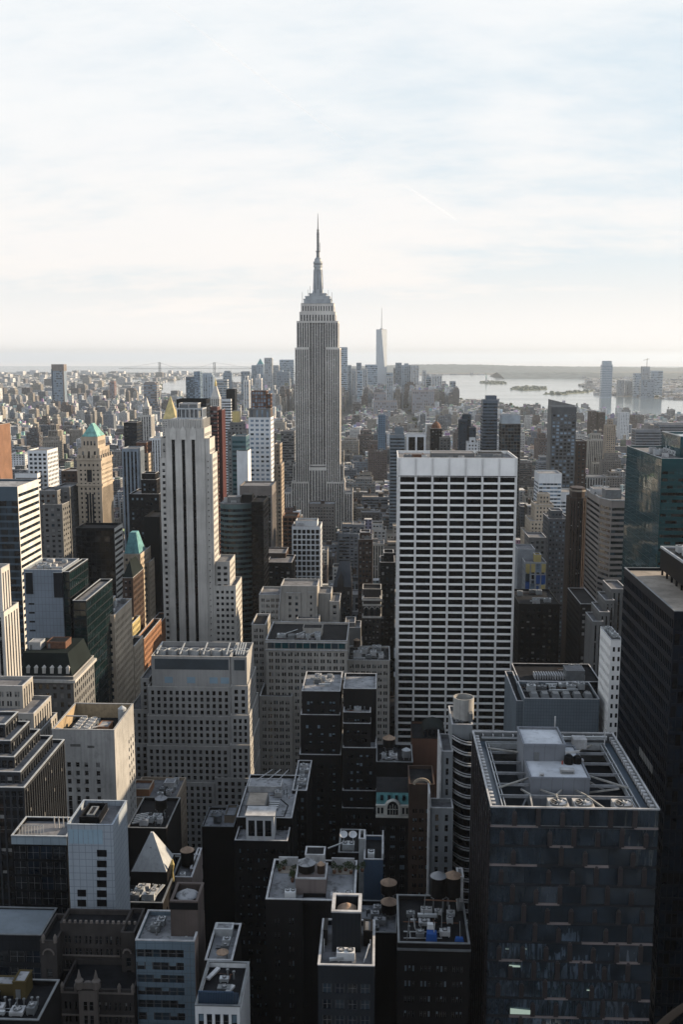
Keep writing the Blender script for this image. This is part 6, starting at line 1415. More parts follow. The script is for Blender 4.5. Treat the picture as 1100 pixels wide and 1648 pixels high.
x0, x1, y0, y1, _, z1 = b.main; q0 = at(21, 1590, y0 + 8)[0]; bulkhead(b, q0, q0 + 2.6, y0 + 8, y0 + 12, z1 - 1, 3.6, mat('ochre_wall', (.07, .054, .024)), RPALE); bulkhead(b, q0 - 5, q0 - .3, y0 + 9, y0 + 12, z1 - 1, 2.2, mat('ochre_wall', ()), RPALE, door=False); clutter(b, q0 - 5, x1 - .8, y0 + 1, y0 + 7.6, z1 - 1, 'the low roof by the gothic block', 8, 101, big=.9); b.finish(0)

# ------------------------------------------------------------------ towers of the middle distance
fm = G(4.2, 4.0, .5, .5, .3, 2, 0, .8); fbm = G(4, 4, .95, .5, .25, 3, 0, .5, 'band'); fmp = G(4.0, 4.0, .5, .55, .5, 3, 0, .6, 'pier')
def pyr(b, x0, x1, y0, y1, z0, z1, m, name='pyramid_roof', top=.03):
    return b.solid(name, MB().prism([(x0, y0), (x1, y0), (x1, y1), (x0, y1)], z0, z1, 0, top), m)
def far(*a, **k):
    k.setdefault('indiv', 0); k.setdefault('roof', RGREY); return simple(*a, **k)
far('orange_slab', 'orange brick slab glowing at the picture edge above the banded office tower', -34, -4, 684, 700, 24, G(5, 3.8, .5, .9, .6, 3, 0, 1.0, 'pier'), mat('orange_slab_brick', (.20, .11, .072), streak=.2), fs=None, sp=DARKB, win=(GL0,))
far('white_grid_block', 'pale office block with an even grid of square windows', 44, 76, 725, 900, 30, G(4.0, 3.9, .62, .56, .35, 2, 0, .8), WHITEP, win=(GL0, GL2), more=[(24, 60, 762, -10, 26, fbm)])
far('grey_step_block', 'grey stepped block behind the banded office tower', 62, 92, 790, 760, 24, fm, GREYS, more=[(88, 112, 784, 10, 26), (68, 100, 812, -8, 20)])
far('brown_shoulder_block', 'brown block rising beside the copper-roofed tower', 98, 123, 758, 860, 26, fm, BRKB)
far('green_glass_block', 'blue-grey glass block with white verticals behind the copper-roofed tower', 196, 222, 722, 980, 26, fmp, mat('blue_pier', (.22, .26, .31), streak=.2), sp=DARK, win=(GL2, GL0))
far('red_topped_block', 'reddish block with an open brick top beside the blue-grey glass block', 219, 236, 712, 1020, 24, fm, BRKR, more=[(221, 239, 730, -5, 20, fm, dict(wm=TAN))])
far('dark_glass_tower', 'black glass tower with a latticed crown among the low roofs', 199, 220, 680, 1150, 24, fbm, PANELD, win=(GLNAVY, GL0))
far('dark_brick_stepped', 'wide dark brick block with stepped wings left of the striped tower', 208, 256, 795, 730, 30, G(3.2, 3.6, .42, .45, .25, 2, 0, .8), BRKD, win=('blindb', GL0, GL0, GL0), more=[(227, 252, 772, 5, 20), (228, 250, 762, 9, 12)])
far('black_slot_tower', 'plain black tower in the gap beside the striped tower', 232, 257, 832, 680, 30, None, DARK, cop=DARK, roof=RDARK)
far('ribbed_white_block', 'white ribbed block far behind the green pyramid roof', 240, 262, 705, 1500, 30, fmp, WHITEP, sp=GREYS)
b = far('white_spired_tower', 'white stepped tower with a small spire left of the gilded pyramid', 226, 243, 668, 1650, 26, fmp, LIME, sp=GREYS, more=[(229, 240, 655, 4, 18)])
x0, x1, y0, y1, _, z1 = b.more[0]; pyr(b, x0 + 2, x1 - 2, y0 + 2, y1 - 2, z1, z1 + 16, LIME)
b = far('gilded_pyramid_tower', 'tower with a shining gilded pyramid roof behind the striped tower', 261, 284, 675, 1900, 32, fm, LIME)
x0, x1, y0, y1, _, z1 = b.main; pyr(b, x0 + 1, x1 - 1, y0 + 1, y1 - 1, z1 + .31, at(272, 638, 1900)[1], GOLD)
far('dark_slab', 'wide black slab rising right behind the striped tower top', 284, 332, 643, 980, 24, fbm, DARK, win=(GLBLK, GLNAVY), cop=DARK)
b = far('blue_glass_slab', 'tall blue glass slab with a slanted top far behind the striped tower', 299, 313, 607, 2300, 26, fbm, mat('blue_curtain', (.05, .085, .12), rough=.2), win=(GL2, GLSKY), more=[(312, 322, 598, 1, 30, fbm, dict(wm=GLSKY))])
def clock_tower():
    Y0 = 2050; b = far('clock_tower', 'white stone clock tower with a gilded lantern between dark red slabs', 339, 353, 640, Y0, 24, fmp, LIME, sp=GREYS)
    x0, x1, y0, y1, _, z1 = b.main; xm, ym = (x0 + x1) / 2, (y0 + y1) / 2; zt = at(345, 622, Y0)[1]
    b.solid('clock_face', MB().prism([(xm - 3.4 + 3.4 * 0, y0 - .2), (xm + 3.4, y0 - .2), (xm + 3.4, y0 - .003), (xm - 3.4, y0 - .003)], z1 - 22, z1 - 15.2, 0), PALE)
    pyr(b, x0 + .5, x1 - .5, y0 + .5, y1 - .5, z1 + .31, zt, LIME, top=.28); b.solid('lantern', MB().lathe(xm, ym, [(2.4, zt), (2.4, zt + 6), (1.6, zt + 9), (.2, zt + 17)], 10), GOLD)
clock_tower()
far('dark_red_slab', 'dark red banded slab with a notched outline before the clock tower', 336, 350, 655, 1050, 18, fbm, mat('maroon', (.10, .045, .042)), more=[(349.5, 357, 660, 6, 24, None, dict(wm=mat('maroon_dark', (.075, .03, .03))))])
far('black_thin_tower', 'thin black tower with a white banded flank beside the clock tower', 364, 378, 627, 1500, 22, None, DARK, cop=DARK, more=[(357, 372, 642, -8, 22, fbm, dict(wm=WHITEP))])
far('gold_box_block', 'grey block topped by a small golden box', 370, 391, 680, 1250, 24, fm, GREYS, more=[(374, 385, 662, 5, 14, None, dict(wm=GOLD)), (366, 398, 692, -6, 26)])
far('teal_white_tower', 'teal glass tower with a blank white wall beside the white block tower', 373, 396, 702, 850, 22, fbm, mat('teal_panel', (.07, .13, .15), rough=.3), win=(GL2, GLTEAL), more=[(381, 399, 726, -6, 20, None, dict(wm=WHITEP))])
far('grey_band_block', 'grey banded block in the gap left of the tallest tower', 452, 474, 694, 1500, 30, fbm, GREYS)
far('blue_top_block', 'blue-grey office block seen past the corner of the tallest tower', 609, 621, 668, 1900, 26, fm, mat('blue_panel', (.10, .16, .23)), win=(GL2,))
b = far('grey_roof_tower', 'grey tower with a plain slanted roof house left of the colonnaded tower', 628, 652, 700, 1180, 26, fbm, mat('slate_panel', (.14, .17, .20)), win=(GL0, GL2), more=[(636, 650, 688, 5, 16, None)])
far('colonnade_tower', 'dark tower with a white colonnade crown above the broad white slab', 655, 686, 699, 1240, 26, G(8.5, 25, .78, .88, 2, 3.4, 0, 1.2, 'pier'), WHITEP, win=(GLBLK,), sp=DARK, cop=WHITEP)
b = far('domed_brick_tower', 'dark brick tower with a rusty dome above the white slab', 694, 712, 690, 1400, 24, fm, BRKD, more=[(708, 726, 704, -8, 22, fm, dict(wm=GREYS))])
x0, x1, y0, y1, _, z1 = b.main; b.solid('dome', MB().lathe((x0 + x1) / 2, y0 + 11, [(7, z1), (6.2, z1 + 4), (3.6, z1 + 7.5), (.4, z1 + 9.5)], 14), RUST)
far('blue_black_tower', 'blue-black tower with two shoulders above the white slab', 746, 759, 667, 1350, 22, fm, mat('navy_brick', (.03, .042, .06)), win=(GL0, GL2), more=[(740, 752, 676, -4, 20), (756, 767, 688, -6, 22)])
far('white_step_block', 'small white stepped block before the blue-black tower', 753, 770, 712, 1250, 22, fm, WHITEP, more=[(757, 766, 705, 4, 12)])
far('slim_blue_tower', 'slim blue-grey residential tower with a stepped roof above the white slab', 778, 802, 644, 1260, 24, fbm, mat('steel_blue', (.075, .10, .135), rough=.4), win=(GL0, GL2), more=[(783, 800, 637, 5, 14, None)])
far('mottled_glass_block', 'brownish glass block with a pale blank top near the slim blue tower', 808, 839, 682, 1220, 26, G(3.4, 4, .9, .8, .15, 1, 0, .5), mat('mottled_panel', (.08, .075, .07), rough=.3), win=(GL0, GL1, GL2, GLBLK), more=[(809, 838.5, 668.5, 1, 24, None, dict(wm=mat('pale_blue_top', (.32, .36, .40))))])
b = far('wedge_top_tower', 'tall dark residential tower with pale balconies and a wedge top', 889, 929, 655, 1050, 26, G(3.8, 3.6, .7, .58, .35, 7, 0, .8), mat('charcoal_panel', (.07, .075, .082), rough=.5), win=(GL0, GLBLK, GLSKY, GLSKY, GL0), more=[(888, 926, 653, 1.5, 20, None, dict(wm=mat('grey_crown', (.16, .16, .16))))], cop=PALE)
x0, x1, y0, y1, _, z1 = b.more[0]; w = MB(); w.v += [(x0, y0, z1), (x1, y0, z1), (x1, y1, z1), (x0, y1, z1), (x0, y0, z1 + 6), (x1, y0, z1 + .5), (x1, y1, z1 + .5), (x0, y1, z1 + 6)]
for q in ((0, 1, 5, 4), (1, 2, 6, 5), (2, 3, 7, 6), (3, 0, 4, 7), (4, 5, 6, 7)): w.f.append(q); w.m.append(0)
b.solid('wedge_roof', w, mat('grey_crown', ()))
far('brown_wing_block', 'brown block at the foot of the wedge-topped tower', 929, 945, 710, 1080, 26, fm, BRKB)
far('grey_wide_slab', 'wide blank grey slab among the low blocks above the teal glass tower', 1024, 1064, 692, 1500, 24, fbm, mat('mid_grey_panel', (.17, .18, .20)), win=(GL1, GL2), more=[(1062, 1110, 683, 10, 30)])
far('tan_river_tower', 'tan brick tower with a stepped crown near the river', 977, 992, 684, 2000, 26, fm, BRKT, more=[(980, 988, 675, 4, 14)])
far('pale_river_block', 'white lit block near the river, left of the tan brick tower', 1000, 1014, 664, 2900, 40, fm, WHITEP)
far('brown_river_block', 'brown twin-winged block near the river', 951, 961, 662, 2700, 36, fm, BRKB, more=[(964, 975, 664, 8, 36)])
# a few more that close the gaps of the canyon on both sides
far('louvred_step_block', 'grey block with stepped louvred roof left of the octagonal brown tower', 852, 880, 865, 790, 24, fm, GREYS)
far('brick_low_wing', 'brown brick wing under the rust-red frame', 430, 470, 905, 740, 30, fm, BRKD, more=[(420, 460, 890, 22, 24, fm, dict(wm=BRKB))])

# ------------------------------------------------------------------ lower town skyline
fs_ = G(9, 13, .5, .6, .5, 6, 0, 2, 'pier'); fbs = G(9, 11, .96, .55, .4, 5, 0, 1.5, 'band')
DTG = mat('hazy_stone', (.40, .41, .42)); DTB = mat('hazy_blue_glass', (.32, .39, .46), rough=.3); DTD = mat('hazy_dark_glass', (.19, .24, .30), rough=.3); DTW = mat('hazy_white', (.62, .60, .58))  # lower town walls lightened in colour to stand in for haze
SKY = [  # xl, xr, yt, Y, wall, facade, more, label
    (405, 415, 588, 5700, DTB, fs_, [(413, 424, 586, -60, 50)], 'pointed green-grey tower at the start of the lower town cluster'),
    (425.5, 438, 576, 5350, DTG, fs_, [], 'rippled silver tower, tallest of the lower town left of the tall mast tower'),
    (450, 473, 579, 6100, DTB, fbs, [], 'wide pale blue box with a small mast in the lower town'),
    (446, 466, 599, 5500, DTD, fs_, [], 'dark slab in front of the wide pale blue box'),
    (439, 449, 588, 6000, DTG, fs_, [], 'grey slab right behind the rippled silver tower'),
    (388, 402, 598, 5800, DTD, fbs, [], 'dark flat-topped block left of the pointed lower town tower'),
    (359, 373, 600, 5900, DTD, fbs, [(361, 371, 597, 20, 40)], 'domed dark blue block in the far harbour front'),
    (326, 341, 601, 4700, DTB, fs_, [(334, 343, 604, -20, 40)], 'pair of pale twin slabs right of the blue glass slab'),
    (348, 366, 611, 4900, DTG, fbs, [], 'broad pale block under the domed dark blue block'),
    (392, 401, 612, 4600, DTW, fs_, [(394, 399, 605, 15, 30)], 'old white stone tower with a stepped top in the haze'),
    (411, 421, 609, 4800, DTW, fs_, [(414, 418, 602, 15, 24)], 'old pale stone tower beside the rippled silver tower'),
    (546.5, 559.5, 559, 5500, DTB, fbs, [], 'tall blue glass tower close to the tallest tower'),
    (559.5, 566, 588, 5600, DTB, fs_, [], 'narrow blue slab stuck to the tall blue glass tower'),
    (567, 574, 595, 5300, DTG, fs_, [], 'small grey slab in the lower town gap'),
    (574, 582, 584, 5700, DTD, fs_, [], 'slender dark slab left of the glass box by the tapering tower'),
    (588, 608, 587, 5500, DTB, fbs, [], 'blue glass box next to the tapering tower'),
    (622, 633, 600, 5600, DTB, fbs, [], 'round-shouldered grey block right of the tapering tower'),
    (637, 647, 584, 5900, DTD, fs_, [], 'slender blue-grey tower right of the tapering tower'),
    (647, 662, 588, 5800, DTB, fs_, [(651, 658, 585, 20, 40)], 'blue stepped-roof tower of the waterfront group'),
    (662, 675, 587, 5750, DTW, fs_, [], 'sunlit cream tower of the waterfront group'),
    (680, 697, 606, 5400, DTB, fbs, [], 'broad blue block near the river shore'),
    (695, 712, 604, 5300, DTW, fs_, [], 'cream block with vertical ribs near the river shore'),
    (713, 722, 619, 5500, DTB, fs_, [], 'low blue block right of the ribbed cream block'),
    (725, 734, 614, 5400, DTD, fbs, [], 'tower under construction at the river shore'),
    (734.5, 740, 626, 5350, DTG, fs_, [], 'small brown waterfront tower at the end of the shore'),
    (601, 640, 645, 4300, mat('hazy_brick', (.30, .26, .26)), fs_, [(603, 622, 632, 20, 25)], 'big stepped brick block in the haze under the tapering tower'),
    (664, 700, 628, 4700, mat('hazy_brick', ()), fs_, [], 'wide brownish block under the waterfront towers'),
    (1022, 1033, 601, 6900, DTB, fbs, [], 'left tower of the cluster across the river'),
    (1035, 1047, 590, 7100, DTG, fs_, [], 'tower topped with cranes across the river'),
    (1049, 1068, 597, 6900, DTB, fbs, [], 'broad rounded tower across the river'),
    (1033, 1055, 611, 6600, DTD, fbs, [], 'low dark block before the crane-topped tower across the river'),
    (996, 1006, 612, 7000, DTG, fs_, [(1010, 1019, 613, 60, 60)], 'pair of low blocks across the river'),
    (231, 252, 617, 4700, mat('hazy_dark_brick', (.17, .15, .15)), fbs, [(233, 249, 615, 10, 30)], 'brown flat block before the river bend'),
    (176, 184, 614, 6200, mat('hazy_red', (.22, .12, .10)), fs_, [], 'red brick tower on the far river bank'),
]
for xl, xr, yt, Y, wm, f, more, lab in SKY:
    b = simple('tower', lab, xl, xr, yt, Y, 45, f, wm, 'tower', more=more, indiv=0, group='towers of the hazy lower town', win=(GLSKY, GLSKY, GL2), sp=mat('hazy_spandrel', (.20, .24, .29)), cop=DTG)  # pale panes instead of dark ones, part of the painted haze
    if lab.startswith('pointed'): x0, x1, y0, y1, _, z1 = b.more[0]; pyr(b, x0 + 3, x1 - 3, y0 + 3, y1 - 3, z1, at(418, 577, 5650)[1], TEALR)
    if 'cranes' in lab: x0, x1, y0, y1, _, z1 = b.main; b.solid('crane', MB().bar((x0 + 30, y0 + 5, z1), (x0 + 30, y0 + 5, z1 + 55), 3).bar((x0 + 5, y0 + 5, z1 + 42), (x0 + 45, y0 + 5, z1 + 52), 2.4), STEELD)
rq = random.Random(21)
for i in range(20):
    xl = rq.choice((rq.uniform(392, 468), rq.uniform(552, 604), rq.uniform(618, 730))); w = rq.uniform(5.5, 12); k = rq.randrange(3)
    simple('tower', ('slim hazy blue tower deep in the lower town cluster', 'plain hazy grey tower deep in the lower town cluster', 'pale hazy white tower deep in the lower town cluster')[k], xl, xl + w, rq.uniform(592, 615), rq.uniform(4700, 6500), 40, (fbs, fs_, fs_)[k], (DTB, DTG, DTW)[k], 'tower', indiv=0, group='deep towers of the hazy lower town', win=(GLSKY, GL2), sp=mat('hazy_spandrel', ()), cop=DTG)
b = simple('waterfront_tower', 'lone tall glass tower with a rounded crown across the river', 970, 987, 587, 6600, 50, fbs, DTB, 'skyscraper', indiv=0, more=[(971.5, 985.5, 581, 4, 40, None)], win=(GLSKY,), sp=DTD, cop=DTG)
b = simple('bridge_side_tower', 'lone tall dark glass tower near the horizon, above the copper roof', 83, 102, 590, 4600, 40, fbs, DTD, 'skyscraper', indiv=0, fs=None, win=(GLSKY, GLSKY, GL2), sp=mat('hazy_spandrel', ()), cop=DTG, more=[(82.4, 102.5, 586.5, -1, 42, None, dict(z0=at(90, 597, 4600)[1], wm=mat('copper_crown', (.20, .17, .155))))])
x0, x1, y0, y1, _, z1 = b.main; b.solid('corner_fin', MB().box(x0 - 2, x0 + 4, y0 - 3, y0 - .5, 0, z1 - 12), mat('deep_blue_glass', (.03, .06, .10), rough=.2)); b.solid('side_fin', MB().box(x1 - 5, x1 + 1.5, y0 - 2.6, y0 - .5, 0, z1 - 12), mat('copper_crown', ()))

def tapered_tower():
    Y0 = 5884; cx = at(614.2, 600, Y0)[0]; zt = at(614, 531, Y0)[1]
    r = thing('tapering_tower', 'tapering glass tower with a thin spire and one blazing sunlit facet', 'skyscraper', (cx, Y0 + 31, 0))
    h = 31; zb = 55; cy = Y0 + 31; k = h
    B = [(cx - h, cy - h), (cx + h, cy - h), (cx + h, cy + h), (cx - h, cy + h)]; T = [(cx, cy - k), (cx + k, cy), (cx, cy + k), (cx - k, cy)]
    m = MB(); m.box(cx - h, cx + h, cy - h, cy + h, 0, zb)
    for i in range(4):
        j = (i + 1) % 4; m.tri((*B[i], zb + .003), (*B[j], zb + .003), (*T[i], zt)); m.tri((*T[i], zt), (*B[j], zb + .003), (*T[j], zt))
    g = mat('mirror_glass', (.46, .50, .54), rough=.35, var=.05, spec=.6); part(m, 'glass_wall', g, r)
    m = MB(); m.prism([(p[0] , p[1]) for p in T], zt + .003, zt + 3, 0, .98); part(m, 'parapet', DTG, r)
    part(MB().lathe(cx, cy, [(9, zt), (9, zt + 9), (2.6, zt + 10), (2.0, zt + 60), (1.2, zt + 124)], 10), 'spire', STEEL, r); BLK.append((cx - h, cx + h, Y0, Y0 + 62, zt, 'the tapering tower'))
tapered_tower()

for b in ALLB: b.finish(0)

# ------------------------------------------------------------------ ground, water, islands, hills
def sheet(name, pts, z, m, kind='structure'):
    me = bpy.data.meshes.new(name); me.from_pydata([(x, y, z) for x, y in pts], [], [tuple(range(len(pts)))]); me.materials.append(m)
    o = bpy.data.objects.new(name, me); COL.objects.link(o); return tag(o, kind=kind)
def ground_mat():
    m = bpy.data.materials.new('city_ground'); m.use_nodes = True; k = NT(m.node_tree); b = k.n['Principled BSDF']; g = k.new('ShaderNodeNewGeometry')
    n = k.noise(g.outputs['Position'], .004, 8, .7); n2 = k.noise(g.outputs['Position'], .03, 4, .6)
    c = k.mix(k.ramp(n, .4, .62), (.05, .05, .05, 1), (.10, .10, .085, 1)); c = k.mix(k.ramp(n2, .45, .7), c, (.15, .145, .14, 1))
    sp = k.new('ShaderNodeSeparateXYZ'); k.l.new(g.outputs['Position'], sp.inputs[0])
    c = k.mix(k.ramp(sp.outputs[1], 900, 1500), (.035, .035, .038, 1), c)
    k.l.new(c, b.inputs['Base Color']); b.inputs['Roughness'].default_value = .9; return m
sheet('ground', [(-24000, -1500), (24000, -1500), (24000, 30000), (-24000, 30000)], 0, ground_mat())
def water_mat():
    m = bpy.data.materials.new('harbour_water'); m.use_nodes = True; k = NT(m.node_tree); b = k.n['Principled BSDF']; g = k.new('ShaderNodeNewGeometry')
    b.inputs['Base Color'].default_value = (.10, .135, .15, 1); b.inputs['IOR'].default_value = 1.33; b.inputs['Specular IOR Level'].default_value = .7
    mp = k.new('ShaderNodeMapping'); k.l.new(g.outputs['Position'], mp.inputs[0]); mp.inputs['Scale'].default_value = (.0009, .0026, 1)
    n = k.noise(mp.outputs[0], 1, 5, .6); k.l.new(k.math('MULTIPLY_ADD', n, .16, .05), b.inputs['Roughness']); return m
WAT = water_mat()
WPOLY = {
    'river': [(741, 643), (800, 648), (835, 656), (900, 664), (960, 669), (1010, 674), (1120, 679), (1120, 646), (1045, 641), (985, 638), (957, 636), (959, 629), (930, 621), (955, 613), (905, 606), (860, 604), (800, 603.5), (735, 603.5), (560, 606), (560, 622), (690, 634)],
    'bay': [(262, 616), (330, 606), (470, 604), (480, 612), (470, 622), (400, 616), (340, 620), (322, 628), (300, 637), (256, 634), (262, 625)],
    'inlet': [(150, 617), (205, 611), (262, 610), (258, 614), (210, 617), (170, 621)],
}
WP = {}
for nme, pl in WPOLY.items():
    WP[nme] = [onz(x, y, 0) for x, y in pl]; sheet('water', WP[nme], .6, WAT)
sheet('sea', [(-24000, 17500), (2600, 17500), (3000, 20000), (24000, 21500), (24000, 29990), (-24000, 29990)], .4, WAT)
def inpoly(x, y, P):
    c = False; j = len(P) - 1
    for i in range(len(P)):
        if (P[i][1] > y) != (P[j][1] > y) and x < (P[j][0] - P[i][0]) * (y - P[i][1]) / (P[j][1] - P[i][1]) + P[i][0]: c = not c
        j = i
    return c
wet = lambda x, y: any(inpoly(x, y, P) for P in WP.values())
HILLM = mat('wooded_hill', (.10, .125, .135), var=.4, scale=.01)  # blue-grey tint paints distance haze onto the woods
def hills(name, pts, dep):
    """a low ridge: pts are (px, py of its crest, Y)"""
    v = []; f = []; n = 24; rr = random.Random(5); cr = []
    for (a, ya, Ya), (c, yc, Yc) in zip(pts, pts[1:]):
        for k in range(n):
            t = k / n; x, z = at(a + (c - a) * t, ya + (yc - ya) * t, Ya + (Yc - Ya) * t); cr.append((x, Ya + (Yc - Ya) * t, max(3, z + rr.uniform(-5, 5))))
    for x, y, z in cr: v += [(x, y - dep, .8), (x, y - dep * .45, z * .62), (x, y, z), (x, y + dep, .8)]
    for i in range(len(cr) - 1):
        for k in range(3): a = i * 4 + k; f.append((a, a + 4, a + 5, a + 1))
    me = bpy.data.meshes.new(name); me.from_pydata(v, [], f); me.materials.append(HILLM); me.polygons.foreach_set('use_smooth', [True] * len(f)); o = bpy.data.objects.new(name, me); COL.objects.link(o); tag(o, kind='structure')
hills('hills', [(560, 590, 19000), (680, 586.5, 19000), (760, 586.5, 19500), (840, 589, 19500), (930, 590, 20000), (1020, 591, 20500), (1140, 592, 21000)], 1500)
hills('hills', [(-60, 602, 16000), (120, 602.5, 16000), (250, 602, 16500), (330, 602.5, 16500), (480, 600, 16500)], 700)
hills('hills', [(800, 599.5, 13500), (880, 599, 13500), (990, 600, 13000), (1140, 601, 13000)], 900)
ISLM = mat('island_ground', (.09, .10, .06), var=.4, scale=.02)
for pts in ([(772, 617), (792, 618.5), (815, 618), (812, 615.5), (790, 614.5), (776, 615.5)], [(822, 627.5), (845, 629), (882, 627.5), (878, 624), (850, 622.5), (828, 624)], [(874, 635), (905, 635.5), (945, 632), (958, 629), (935, 630), (885, 633)]):
    w = [onz(x, y, 0) for x, y in pts]; m = MB(); m.prism(w, .7, 4, 0, .97); o = m.build('island', ISLM); tag(o, kind='structure')
    rr = random.Random(len(BLK)); 
    xs = [p[0] for p in w]; ys = [p[1] for p in w]; tr = MB()
    for k in range(160):
        x, y = rr.uniform(min(xs), max(xs)), rr.uniform(min(ys), max(ys))
        if inpoly(x, y, w): s = rr.uniform(10, 22); tr.prism([(x + s * cos(a * pi / 3), y + s * sin(a * pi / 3)) for a in range(6)], 3.5, rr.uniform(10, 18), 0, .55)
    tag(tr.build('island_trees', mat('island_foliage', (.09, .11, .085), var=.3, scale=.05)), 'dark wooded cover on a harbour island', 'trees', kind='stuff')  # leaf colour lightened to imitate haze over the harbour
def statue():
    x, y = onz(783, 615.5, 4); t = thing('statue', 'standing robed statue with raised torch on the harbour island', 'statue', (x, y, 4))
    part(MB().prism([(x - 20, y - 20), (x + 20, y - 20), (x + 20, y + 20), (x - 20, y + 20)], 4, 20, 0, .7).prism([(x - 9, y - 9), (x + 9, y - 9), (x + 9, y + 9), (x - 9, y + 9)], 20.003, 48, 0, .75), 'pedestal', PALE, t)
    b = MB().lathe(x, y, [(6, 48), (5.4, 60), (4.2, 72), (4.6, 80), (2.0, 83), (2.4, 86), (2.2, 89), (.6, 91)], 12); b.bar((x - 4, y, 80), (x - 6.5, y, 97), 2.2); b.bar((x - 6.5, y, 97), (x - 6.5, y, 101), 3); b.bar((x + 3.5, y - 1, 78), (x + 5, y - 3.5, 71), 2.4); part(b, 'figure', COPPER, t)
statue()
def bridge():
    Y0 = 17200; xa, xb = at(257.5, 600, Y0)[0], at(345.5, 600, Y0)[0]; t = thing('suspension_bridge', 'faint suspension bridge with two tall towers on the sea horizon', 'bridge', ((xa + xb) / 2, Y0, 0)); zt = at(257, 583.5, Y0)[1]
    for x in (xa, xb):
        m = MB(); [m.box(x + s - 7, x + s + 7, Y0 - 8, Y0 + 8, 0, zt) for s in (-13, 13)]; [m.box(x - 6, x + 6, Y0 - 6, Y0 + 6, z, z + 12, bottom=True) for z in (70, zt - 14)]; part(m, 'bridge_tower', STEELD, t)
    part(MB().box(xa - 700, xb + 700, Y0 - 12, Y0 + 12, 66, 73, bottom=True), 'deck', STEELD, t)
    for s in (-11, 11):
        c = MB(); P = [(xa - 650, 75)] + [(xa + (xb - xa) * k / 12, 78 + (zt - 78) * (2 * k / 12 - 1) ** 2) for k in range(13)] + [(xb + 650, 75)]
        for (p, q), (r_, w) in zip(P, P[1:]): c.bar((p, Y0 + s, q), (r_, Y0 + s, w), 2.5)
        part(c, 'cable', STEELD, t)
bridge()

# ------------------------------------------------------------------ the ordinary blocks of the city
R = random.Random(11)
FILLC = [((.27, .26, .25), 'grey'), ((.36, .33, .29), 'cream'), ((.17, .155, .145), 'brown'), ((.11, .085, .078), 'dark red'), ((.28, .25, .215), 'tan'), ((.46, .45, .44), 'white'), ((.13, .14, .16), 'slate'), ((.17, .19, .22), 'blue-grey'), ((.10, .09, .09), 'black-brown')]
AVES = [-1750, -1500, -1250, -1050, -890, -690, -560, -430, -300, -160, 120, 400, 680, 960, 1240, 1500]
HB = [b[:4] for b in BLK]; cell = {}
for b in BLK:
    for i in range(int(b[0] // 60), int(b[1] // 60) + 1):
        for j in range(int(b[2] // 60), int(b[3] // 60) + 1): cell.setdefault((i, j), []).append(b)
def hits_hero(x0, x1, y0, y1):
    for i in range(int(x0 // 60), int(x1 // 60) + 1):
        for j in range(int(y0 // 60), int(y1 // 60) + 1):
            for b in cell.get((i, j), ()):
                if x0 < b[1] + 1 and x1 > b[0] - 1 and y0 < b[3] + 1 and y1 > b[2] - 1: return True
    return False
def screen(x0, x1, y0, y1, z):
    c = [proj(x, y, zz) for x in (x0, x1) for y in (y0, y1) for zz in (0, z)]; return min(p[0] for p in c), max(p[0] for p in c), min(p[1] for p in c), max(p[1] for p in c)
def sightline(x0, x1, y0, z):
    """True where a building this tall would stand in front of one of the named ones"""
    a, c, t, _ = screen(x0, x1, y0, y0, z); return a, c, t
fill = []
def height(x, y):
    px_, py_, _ = proj(x, y, 0); u = R.random()
    if y < 190: return R.uniform(20, 70) if y > 40 else 15
    if y < 650: return R.uniform(14, 42)
    if y < 1000: return R.uniform(22, 58)
    if y < 1500: return R.uniform(24, 70) if u < .85 else R.uniform(60, 95)
    if y < 2600: return R.uniform(18, 55) if u < .88 else R.uniform(55, 95)
    if 4700 < y < 6600 and 395 < px_ < 735: return R.uniform(35, 120)
    if y < 4700 and px_ < 330 and u < .18: return R.uniform(35, 65)
    if y < 4700: return R.uniform(12, 26) if u < .86 else R.uniform(26, 58)
    if px_ < 300 and u < .05: return R.uniform(40, 75)
    return R.uniform(8, 17) if u < .9 else R.uniform(17, 36)
y = 18.0
while y < 15500:
    man = y < 5600
    rowd = 30 if y < 3000 else (34 if man else 50 + (y - 5600) * .006)
    xl, xr = (-30 - 615) / F * y * 1.05 - 30, (1130 - 615) / F * y * 1.05 + 30
    if y < 190: xl, xr = -230, 145
    x = xl
    while x < xr:
        w = R.uniform(13, 32) if y < 1400 else (R.uniform(18, 40) if man else R.uniform(26, 75) * (1 + (y - 5600) / 16000))
        x0, x1 = x, x + w - (.4 if man else R.uniform(2, 14)); x += w
        if man and any(abs((x0 + x1) / 2 - a) < 15 + w / 2 for a in AVES): continue
        if wet(x0, y) or wet(x1, y + rowd) or wet((x0 + x1) / 2, y): continue
        if R.random() < (.03 if man else .22): continue
        d = rowd - R.uniform(.5, 6); y0 = y + (R.uniform(0, 3) if man else R.uniform(0, 8))
        if y < 1900 or 4000 < y < 7500:
            if hits_hero(x0, x1, y0, y0 + d): continue
        # keep the slope under Bryant Park style gardens open
        if 640 < y < 770 and 60 < x0 < 112: continue
        fill.append([x0, x1, y0, y0 + d, height((x0 + x1) / 2, y), R.randrange(len(FILLC))])
    if man: y += rowd + (19 if int(round(y / 80.0)) % 1 == 0 and (R.random() < 0 or len(fill) % 1) else 0); 
    else: y += rowd + R.uniform(4, 14)
    if man:
        if not hasattr(height, 'k'): height.k = 0
        height.k += 1
        if height.k % 2 == 0: y += 18
